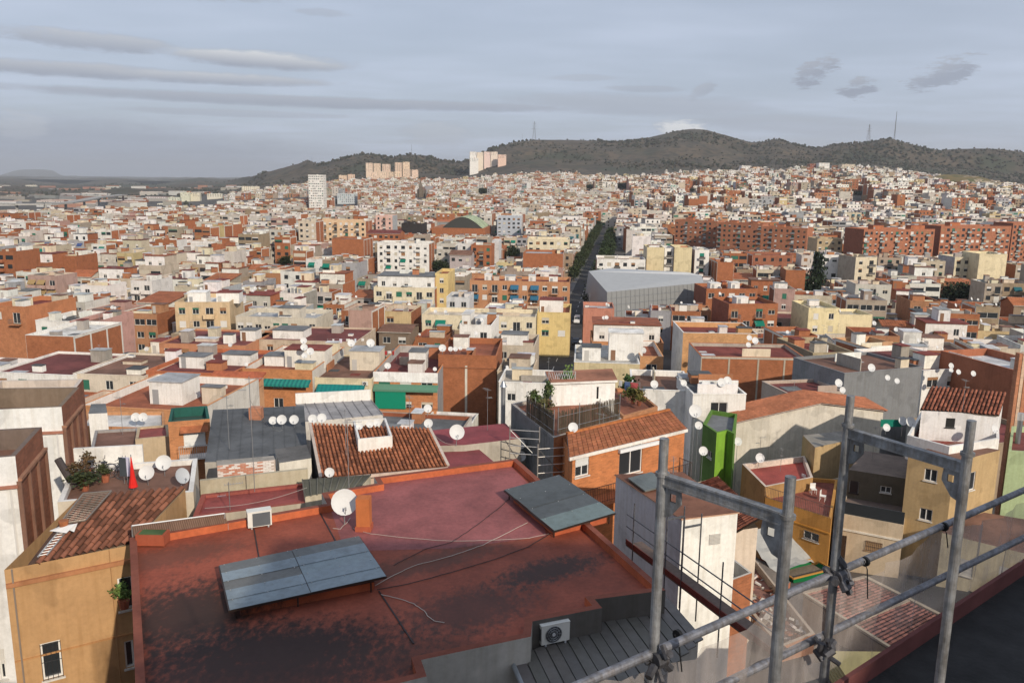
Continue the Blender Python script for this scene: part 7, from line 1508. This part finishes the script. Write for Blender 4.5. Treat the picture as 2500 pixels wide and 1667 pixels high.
m.beam(r0[3] + Vector((0, 0, .1)), r0[2] + Vector((0, 0, .1)), .25, .14, 'plaster', (.46, .38, .28)); m.beam(r0[0] + Vector((0, 0, .1)), r0[1] + Vector((0, 0, .1)), .2, .12, 'plaster', (.4, .34, .26)); m.build('ridge', rt.t)
ru = PB('roofless brick ruin with rubble beside the white box', [(1790, 1440), (1905, 1580), (1990, 1545), (1815, 1330)], 17.5, 9, (.34, .17, .10), (.22, .11, .085), par=.5, parc=(.4, .33, .26), name='ruin', cat='ruin')
rg = random.Random(9); rb = MB(); 
for k in range(160):
    u, v = rg.random(), rg.random(); q = ru.q; p = q[0].lerp(q[1], u).lerp(q[3].lerp(q[2], u), v); s_ = rg.uniform(.06, .28); rb.beam((p.x, p.y, 17.02 + s_ * .3), (p.x + rg.uniform(-.4, .4), p.y + rg.uniform(-.4, .4), 17.05 + s_), s_, s_ * .5, 'wood', vary(rg.choice([(.45, .42, .38), (.3, .12, .07), (.25, .2, .15), (.55, .52, .48)]), .2))
tag(rb.build('rubble'), 'broken bricks and planks heaped in the roofless ruin', 'rubble', kind='stuff')
sk = thing('waste_skip', 'green metal waste skip at the kerb by the tarpaulin', 'skip', P(1958, 1432, 12.2), R(25)); m = MB(); gc = (.005, .13, .04)
a = [(-1.5, -.8), (1.5, -.8), (1.5, .8), (-1.5, .8)]; b = [(-1.9, -.95), (1.9, -.95), (1.9, .95), (-1.9, .95)]
for i in range(4): j = (i + 1) % 4; m.poly([(a[i][0], a[i][1], 0), (a[j][0], a[j][1], 0), (b[j][0], b[j][1], 1.5), (b[i][0], b[i][1], 1.5)], 'paint', gc)
m.poly([(p[0] * .95, p[1] * .95, 1.1) for p in b], 'wood', (.2, .16, .12)); m.poly([(p[0], p[1], 0) for p in a[::-1]], 'paint', gc); m.build('body', sk); m = MB()
for i in range(4): m.beam((b[i][0], b[i][1], 1.5), (b[(i + 1) % 4][0], b[(i + 1) % 4][1], 1.5), .1, .1, 'paint', (.45, .22, .05)); 
m.build('rim', sk)
tp = thing('tarpaulin', 'grey tarpaulin stretched over the building plot', 'tarpaulin', P(1830, 1330, 15)); O = Vector(tp.location); m = MB(O); q = [P(1812, 1300, 15.5), P(1890, 1400, 14.0), P(1990, 1370, 13.6), P(1900, 1272, 15.8)]; n = 8
rg = random.Random(4); gz = [[rg.uniform(-.14, .14) for _ in range(n + 1)] for _ in range(n + 1)]
f = lambda i, j: q[0].lerp(q[1], i / n).lerp(q[3].lerp(q[2], i / n), j / n) + Vector((0, 0, gz[i][j] - .35 * math.sin(math.pi * i / n) * math.sin(math.pi * j / n)))
for i in range(n):
    for j in range(n): m.poly([f(i, j), f(i + 1, j), f(i + 1, j + 1), f(i, j + 1)], 'cloth', (.36, .36, .34))
m.build('sheet', tp, True); m = MB(O)
for p in q: m.tube([(p.x, p.y, 10), p], .04, 'wood', (.2, .15, .1), 5)
m.build('prop', tp)
pk = PB('walled building plot with red coping behind the skip', [(1770, 1345), (1905, 1440), (1930, 1420), (1800, 1330)], 14.2, 9, (.36, .14, .08), (.2, .17, .14), name='plot_wall', cat='wall')
car('dark car parked in the side street below the net', P(2245, 1420, 12), R(-35), (.05, .05, .055)); car('silver car parked beside the dark one in the side street', P(2300, 1432, 12), R(-35), (.35, .37, .38))
yt = thing('stacked_panels', 'stack of yellowish foam panels on the scaffold side roof', 'panels', P(2095, 1660, 23)); m = MB()
for k in range(6): m.box(-1.1 + .05 * k, 1.1 + .04 * k, -.9, .9, .12 * k, .12 * k + .1, 'paint', (.45, .38, .16))
m.build('panel', yt); yb = PB('flat-roofed shed under the yellow panels', [(1960, 1620), (2160, 1600), (2260, 1760), (1980, 1800)], 22.9, 12, (.3, .28, .25), (.13, .12, .11), name='shed', cat='shed')
# ---- the scaffold at the viewpoint
mat('deck', rough=.8, var=.4, vscale=6, bump=.4, bscale=30)
GS = (.30, .305, .31)
sca = thing('scaffold_tower', 'galvanised scaffold frames and rails right in front of the viewpoint', 'scaffolding', (1.3, 3.5, 38)); O = Vector(sca.location)
ZR = 40.0; s1, s3 = P(1596, 1592, ZR), P(2036, 1402, ZR); ed = (s3 - s1).normalized(); zb1 = PY(1612, 1168, s1.y).z; s2 = P(1922, 1268, zb1); zb2 = PY(2068, 1055, s3.y).z; s4 = P(2358, 1142, zb2)
for k, (p, px, py) in enumerate(((s1, 1618, 1070), (s2, 1925, 1163), (s3, 2070, 966), (s4, 2362, 1026))):
    top = PY(px, py, p.y).z; m = MB(O); m.tube([(p.x, p.y, 37.2), (p.x, p.y, top - .14)], .0225, 'galvanised', GS, 16); m.tube([(p.x, p.y, top - .15), (p.x, p.y, top)], .020, 'galvanised', GS, 16); m.tube([(p.x, p.y, top - .16), (p.x, p.y, top - .145)], .030, 'galvanised', GS, 16); m.build('standard', sca, False)
for (a, b, z) in ((s1, s2, zb1), (s3, s4, zb2)):
    m = MB(O); a2, b2 = Vector((a.x, a.y, z)), Vector((b.x, b.y, z)); m.beam(a2, b2, .022, .034, 'galvanised', GS); m.beam(a2 + Vector((0, 0, .021)), b2 + Vector((0, 0, .021)), .034, .008, 'galvanised', GS); m.beam(a2 - Vector((0, 0, .021)), b2 - Vector((0, 0, .021)), .034, .008, 'galvanised', GS); m.build('transom', sca)
    e = (b2 - a2).normalized(); nn = Vector((e.y, -e.x, 0)) * .004
    for p, sg in ((a2, 1), (b2, -1)):
        d0 = p + e * sg * .02; pr = [(0, -.025), (.075, -.025), (.08, -.065), (.08, -.085), (.03, -.15), (0, -.16)]; m = MB(O); ho = [(.025, -.05), (.055, -.05), (.055, -.085), (.025, -.085)]
        P3 = lambda u, v, s_: d0 + e * sg * u + Vector((0, 0, v)) + nn * s_
        for s_ in (-1, 1):
            q = [P3(u, v, s_) for u, v in pr]; h4 = [P3(u, v, s_) for u, v in ho]
            for poly in ([q[0], q[1], h4[1], h4[0]], [q[1], q[2], q[3], h4[2], h4[1]], [q[3], q[4], q[5], h4[3], h4[2]], [q[5], q[0], h4[0], h4[3]]): m.poly(poly if s_ > 0 else poly[::-1], 'galvanised', GS)
        for i in range(6): a3, b3 = pr[i], pr[(i + 1) % 6]; m.poly([P3(*a3, -1), P3(*b3, -1), P3(*b3, 1), P3(*a3, 1)], 'galvanised', GS)
        m.build('gusset_plate', sca)
def rail_line(z, pa, pb, nm):
    a, b = P(*pa, z), P(*pb, z); d = (b - a).normalized(); m = MB(O); m.tube([a - d * .6, b + d * 1.2], .0205, 'galvanised', (.24, .245, .27), 14); m.build(nm, sca); return a, b
ra, rb_ = rail_line(ZR, (1425, 1667), (2500, 1196), 'guard_rail'); la, lb_ = rail_line(39.64, (1640, 1730), (2500, 1312), 'guard_rail')
def clampat(p, nm='coupler', n=7, r=.045):
    rg = random.Random(int(p.x * 100)); m = MB(O)
    for k in range(n):
        a = p + Vector((rg.uniform(-r, r), rg.uniform(-r, r), rg.uniform(-r, r))); b = a + Vector((rg.uniform(-.05, .05), rg.uniform(-.05, .05), rg.uniform(-.06, .06))); m.tube([a, b], rg.uniform(.012, .022), 'galvanised', (.10, .10, .11), 6)
    m.tube([p - ed * .03, p + ed * .03], .036, 'galvanised', (.10, .10, .11), 10); m.build(nm, sca)
clampat(s3 + Vector((.02, -.02, 0)), n=14, r=.05); clampat(s1 + Vector((.02, -.02, -.02))); clampat(P(2018, 1582, 39.64)); clampat(s4 + Vector((0, 0, zb2 * 0 - .35 if False else -1.3)))
for px, py, l in ((1655, 1550, .16), (2112, 1370, .2), (2305, 1285, .12)):
    p = P(px, py, ZR); m = MB(O); m.tube([p + Vector((-.02, -.03, .02)), p + Vector((.0, -.035, -.03)), p + Vector((.02, -.03, -l))], .0035, 'paint', (.01, .01, .01), 5); m.tube([p - ed * .008, p + ed * .008], .027, 'paint', (.01, .01, .01), 10); m.build('cable_tie', sca)
tb_a, tb_b = P(2085, 1680, 39.36), P(2520, 1385, 39.36); d = (tb_b - tb_a).normalized(); up = Vector((0, 0, 1)); m = MB(O); m.beam(tb_a - d * 2 + up * .05, tb_b + d * 2 + up * .05, .025, .11, 'wood', (.15, .05, .045)); m.build('toe_board', sca)
inn = Vector((d.y, -d.x, 0)); m = MB(O); q = [tb_a - d * 2, tb_b + d * 2, tb_b + d * 2 + inn * 1.2, tb_a - d * 2 + inn * 1.2]; m.prism([(p.x, p.y) for p in q], 39.31, 39.36, 'deck', (.025, .024, .024)); m.build('deck', sca)
# debris netting: thin translucent sheet with folds
nm_ = bpy.data.materials.new('netting'); nm_.use_nodes = True; nt = nm_.node_tree; bs = nt.nodes['Principled BSDF']; bs.inputs['Base Color'].default_value = (.34, .30, .28, 1); bs.inputs['Roughness'].default_value = .8
tr_ = nd(nt, 'BsdfTransparent'); mx_ = nd(nt, 'MixShader'); nz_ = nd(nt, 'TexNoise'); nz_.inputs['Scale'].default_value = 7; nz_.inputs['Detail'].default_value = 5; mp_ = nd(nt, 'Mapping'); mp_.inputs['Scale'].default_value = (1.6, 1.6, .5); g_ = nd(nt, 'NewGeometry'); nt.links.new(g_.outputs['Position'], mp_.inputs[0]); nt.links.new(mp_.outputs[0], nz_.inputs[0])
rp_ = nd(nt, 'MapRange'); rp_.inputs[1].default_value = .35; rp_.inputs[2].default_value = .75; rp_.inputs[3].default_value = .30; rp_.inputs[4].default_value = .62; nt.links.new(nz_.outputs['Fac'], rp_.inputs[0]); nt.links.new(rp_.outputs[0], mx_.inputs[0]); nt.links.new(tr_.outputs[0], mx_.inputs[1]); nt.links.new(bs.outputs[0], mx_.inputs[2]); nt.links.new(mx_.outputs[0], nt.nodes['Material Output'].inputs[0]); MATS['netting'] = nm_
net = thing('debris_net', 'grey translucent debris net hung below the scaffold rail', 'netting', (ra.x, ra.y, 38)); m = MB(net.location); out = Vector((-ed.y, ed.x, 0)); n = 60; nz2 = 8; ln = (rb_ - ra).length + 1.6
for i in range(n):
    for j in range(nz2):
        def g(i, j):
            u = i / n * ln - .6; top = ZR - .02 - .10 * abs(math.sin(u * 2.9)) if j == nz2 else None; z = 38.3 + ((ZR - .03 - .10 * abs(math.sin(u * 2.2))) - 38.3) * j / nz2; w = .02 * math.sin(u * 17) + .015 * math.sin(u * 41 + j) + .035
            return ra + ed * u + out * w + Vector((0, 0, z - ra.z))
        m.poly([g(i, j), g(i + 1, j), g(i + 1, j + 1), g(i, j + 1)], 'netting', (.5, .5, .5))
m.build('sheet', net, True)
# the house the picture is taken from: roof deck, and an unseen block added behind the viewpoint to shade the nearest roofs
own = thing('viewpoint_house', 'tall house under scaffolding that the view is taken from', 'house', (0, -8, 14)); m = MB(own.location)
m.box(-34, 26, -22, .6, 14, 39.1, 'plaster', (.45, .40, .34)); m.build('wall', own); m = MB(own.location); m.box(10.0, 26.0, -16, -3.0, 39.22, 47.4, 'plaster', (.5, .45, .4)); m.build('shade_block', own); m = MB(own.location); m.box(-34.2, 26.2, -22.2, .7, 39.1, 39.22, 'roof', (.06, .06, .06)); m.build('roof', own)

# ---- awnings, blinds and bands on the row of three houses
def spec(lb): return next(q for q in SPECS if q['label'].startswith(lb))
def on(lb, nm, fn):
    q = spec(lb); m = MB((0, 0, q['zb'])); fn(m, q); return m.build(nm, q['thing'])
def aw(x0, x1, dz, drop, out, col, stripe=None):
    def f(m, q):
        z = q['zt'] - dz; n = max(1, int((x1 - x0) / .3)) if stripe else 1
        for k in range(n):
            a, b = x0 + (x1 - x0) * k / n, x0 + (x1 - x0) * (k + 1) / n; c = col if k % 2 == 0 or not stripe else stripe
            m.poly([(a, -out, z - drop), (b, -out, z - drop), (b, -.03, z), (a, -.03, z)], 'cloth', c); m.poly([(a, -out, z - drop), (a, -out, z - drop - .3), (b, -out, z - drop - .3), (b, -out, z - drop)], 'cloth', c)
    return f
on('orange brick house with striped', 'awning', aw(3.2, 10.2, 1.35, .55, 1.3, (.01, .14, .13), (.02, .22, .18)))
on('cream house with plain', 'awning', aw(.6, 7.6, .9, .9, 1.5, (.005, .15, .15), (.006, .18, .17)))
on('brick house with white front', 'awning', aw(.1, 9.6, 1.75, .55, 1.2, (.10, .22, .15)))
def blind(m, q): m.box(.4, 4.9, -1.1, -1.05, q['zt'] - 5.2, q['zt'] - 2.4, 'cloth', (.005, .22, .13))
on('brick house with white front', 'roller_blind', blind)
on('brick house with white front', 'white_band', lambda m, q: m.box(-.05, q['w'] + .05, -.12, -.02, q['zt'] - 1.4, q['zt'] + .08, 'plaster', (.80, .79, .77)))
on('brick house with white front', 'balcony', lambda m, q: m.box(0, q['w'], -1.1, -.02, q['zt'] - 6.6, q['zt'] - 5.3, 'brick', (.50, .21, .09)))
on('blank brick party wall', 'pale_strip', lambda m, q: m.box(q['w'] * .46, q['w'] * .5, -.05, -.01, q['zb'], q['zt'] - 1.6, 'plaster', (.6, .56, .48)))
on('blank brick party wall', 'brick_ledge', lambda m, q: m.box(0, q['w'], -.12, -.01, q['zt'] - 2.0, q['zt'] - 1.85, 'plaster', (.3, .12, .06)))
on('brick block with four brick panels', 'concrete_frame', lambda m, q: [m.box(u * q['w'] - .12 + (.12 if u == 0 else 0), u * q['w'] + .12, -.05, -.01, q['zb'], q['zt'] - .3, 'plaster', (.42, .36, .28)) for u in (0, .27, .55, .8)] and m.box(0, q['w'], -.06, -.012, q['zt'] - .28, q['zt'], 'plaster', (.45, .40, .33)))
for k, (x, y, dp) in enumerate([(1080, 850, 18), (1100, 852, 12), (1112, 852, 12), (1124, 850, 10)]): pdish(x, y, dp, 15.5, ['large', 'second', 'third', 'smallest'][k] + ' dish in the row on the blank brick wall', 10)
for k, (x, y, dp) in enumerate([(742, 832, 16), (743, 848, 17), (758, 858, 18), (744, 868, 14)]): pdish(x, y, dp, 16.0, ['top', 'second', 'lowest grey', 'small'][k] + ' dish in the stack on the white rooftop hut', 12)
for k, (x, y, dp) in enumerate([(858, 838, 18), (905, 838, 20)]): pdish(x, y, dp, 15.2, ['west', 'east'][k] + ' dish on the stained rooftop cube', 14)
for k, (x, y, dp) in enumerate([(878, 905, 0)]): pass
ac_unit((lambda q: (q['o'][0] + 7.2, q['o'][1] - .6, q['zt'] - .95))(spec('cream house with plain')), R(-3), .8, .6, .3, 'white air conditioner on the cream house parapet')
for k, (x, y, dp, z) in enumerate([(1828, 825, 14, 17.6), (1842, 832, 17, 17.6), (1826, 842, 13, 17.6), (1596, 938, 20, 21.2), (1668, 935, 16, 21.2), (1722, 940, 24, 21.2), (1760, 934, 22, 21.7), (1774, 930, 22, 21.7), (2045, 935, 20, 19.4), (2055, 952, 16, 19.4), (2125, 898, 20, 21.2), (2165, 922, 14, 21.2), (2188, 930, 14, 21.2), (2320, 893, 14, 18.2), (2320, 904, 12, 18.2), (2338, 908, 13, 18.2), (2374, 912, 14, 18.2)]):
    pdish(x, y, dp, z, ['upper', 'broad', 'lower'][k % 3] + ' dish ' + ['over the four-panel brick block', 'second over the four-panel block', 'third over the four-panel block', 'at the white low house west end', 'in the middle of the white low house', 'by the curved black roof', 'first behind the curved black roof', 'second behind the curved black roof', 'on the maroon house by the air conditioner', 'lower on the maroon house', 'on the dark sheet-walled house', 'second on the sheet-walled house', 'third on the sheet-walled house', 'on the pole past the sheet-walled house', 'under it on the same pole', 'east of the dish pole', 'last east of the dish pole'][k], 12)

for k, (x, y, z, h, lb) in enumerate([(560, 1095, 26.3, 3.2, 'tall antenna on the near edge of the felt roof'), (845, 1110, 27.0, 2.6, 'antenna standing on the brown tile roof'), (1000, 1055, 27.4, 2.2, 'antenna near the ridge of the brown tile roof'), (1190, 1050, 26, 2.8, 'bent antenna on the plain maroon roof'), (1470, 1100, 25.6, 2.4, 'antenna before the brick house balcony'), (1935, 990, 19.6, 2.6, 'antenna on the gable house roof'), (2130, 1120, 19.4, 2.8, 'antenna on the brown-roofed upper storey'), (2350, 1000, 25.0, 2.4, 'antenna on the old tile roof of the white house'), (1640, 1215, 27.1, 2.0, 'small antenna on the white box house'), (300, 1060, 22.4, 3.0, 'antenna in the brown yard'), (1905, 1150, 18.2, 2.0, 'antenna on the red terrace parapet')]): antenna(P(x, y, z), h, rnd.uniform(0, 3), lb, 2)
def clothesline(label, a, b, z, cols):
    A, B = P(*a, z), P(*b, z); t = thing('clothesline', label, 'clothesline', A, 0, 'clotheslines on the roofs'); up = Vector((0, 0, 1.7))
    for p in (A, B): m = MB(A); m.tube([p, p + up], .025, 'metal', C['grey'], 5); m.build('post', t)
    m = MB(A); m.tube([A + up * .97, A.lerp(B, .5) + up * .93, B + up * .97], .007, 'paint', (.5, .5, .5), 4); m.build('line', t)
    for k, c in enumerate(cols):
        u = (k + .8) / (len(cols) + .6); p = A.lerp(B, u) + up * .94; e = (B - A).normalized() * (.16 + .08 * (k % 3)); l = .45 + .25 * (k % 2); m = MB(A); w = Vector((e.y, -e.x, 0)) * .12; q = [p - e, p + e, p + e * .9 - Vector((0, 0, l)) + w, p - e * .95 - Vector((0, 0, l)) - w]; m.poly(q, 'cloth', c); m.poly([v - w * .15 for v in q[::-1]], 'cloth', c); m.build('garment', t)
clothesline('dark clothes drying beside the white laundry hut', (385, 975), (425, 965), 16.7, [(.03, .03, .05), (.05, .05, .08), (.2, .06, .06), (.04, .05, .1), (.03, .03, .03)])
clothesline('red clothes drying on the maroon terrace by the white hut', (925, 880), (968, 880), 12.9, [(.4, .03, .03), (.35, .04, .04), (.6, .58, .55), (.3, .03, .03)])
clothesline('pale sheets drying on the red terrace behind the cream house', (800, 850), (900, 848), 12.8, [(.65, .63, .62), (.6, .55, .65), (.66, .64, .6), (.55, .6, .68), (.65, .63, .6)])
clothesline('mixed washing on the felt-roofed house yard', (1500, 975), (1560, 985), 25, [(.6, .58, .55), (.1, .15, .3), (.5, .1, .1)])
def wire(label, a, b, sag=.5):
    m = MB(); pts = [a.lerp(b, k / 10) - Vector((0, 0, sag * math.sin(math.pi * k / 10))) for k in range(11)]; m.tube(pts, .009, 'paint', (.35, .33, .3), 4); tag(m.build('overhead_wire'), label, 'wire', 'wires strung between the roofs')
wire('wire strung from the dish row to the antenna over the felt roof', P(690, 1050, 26.6), P(622, 1200, 28.9) + Vector((0, 0, 4))); wire('wire from the big maroon-roof dish to the corner dish', P(1115, 1085, 26.4), P(1048, 1048, 27.4), .3); wire('slack wire over the red strip roof', P(500, 1240, 28.9), P(750, 1190, 29.2), .2)
# ------------------------------------------------------------------ the air
hz = MB(); hz.box(-17200, 17200, -600, 17800, -60, 300, 'plaster', (1, 1, 1)); ho = hz.build('haze'); ho.data.materials.clear()
hm = bpy.data.materials.new('haze'); hm.use_nodes = True; hm.node_tree.nodes.clear(); hv = nd(hm.node_tree, 'VolumePrincipled'); hv.inputs['Density'].default_value = 7.5e-5; hv.inputs['Color'].default_value = (.80, .83, .88, 1); hv.inputs['Anisotropy'].default_value = .1
hout = nd(hm.node_tree, 'OutputMaterial'); hm.node_tree.links.new(hv.outputs[0], hout.inputs['Volume']); ho.data.materials.append(hm)
tag(ho, 'thin pale haze in the air over the town', 'haze', kind='stuff')
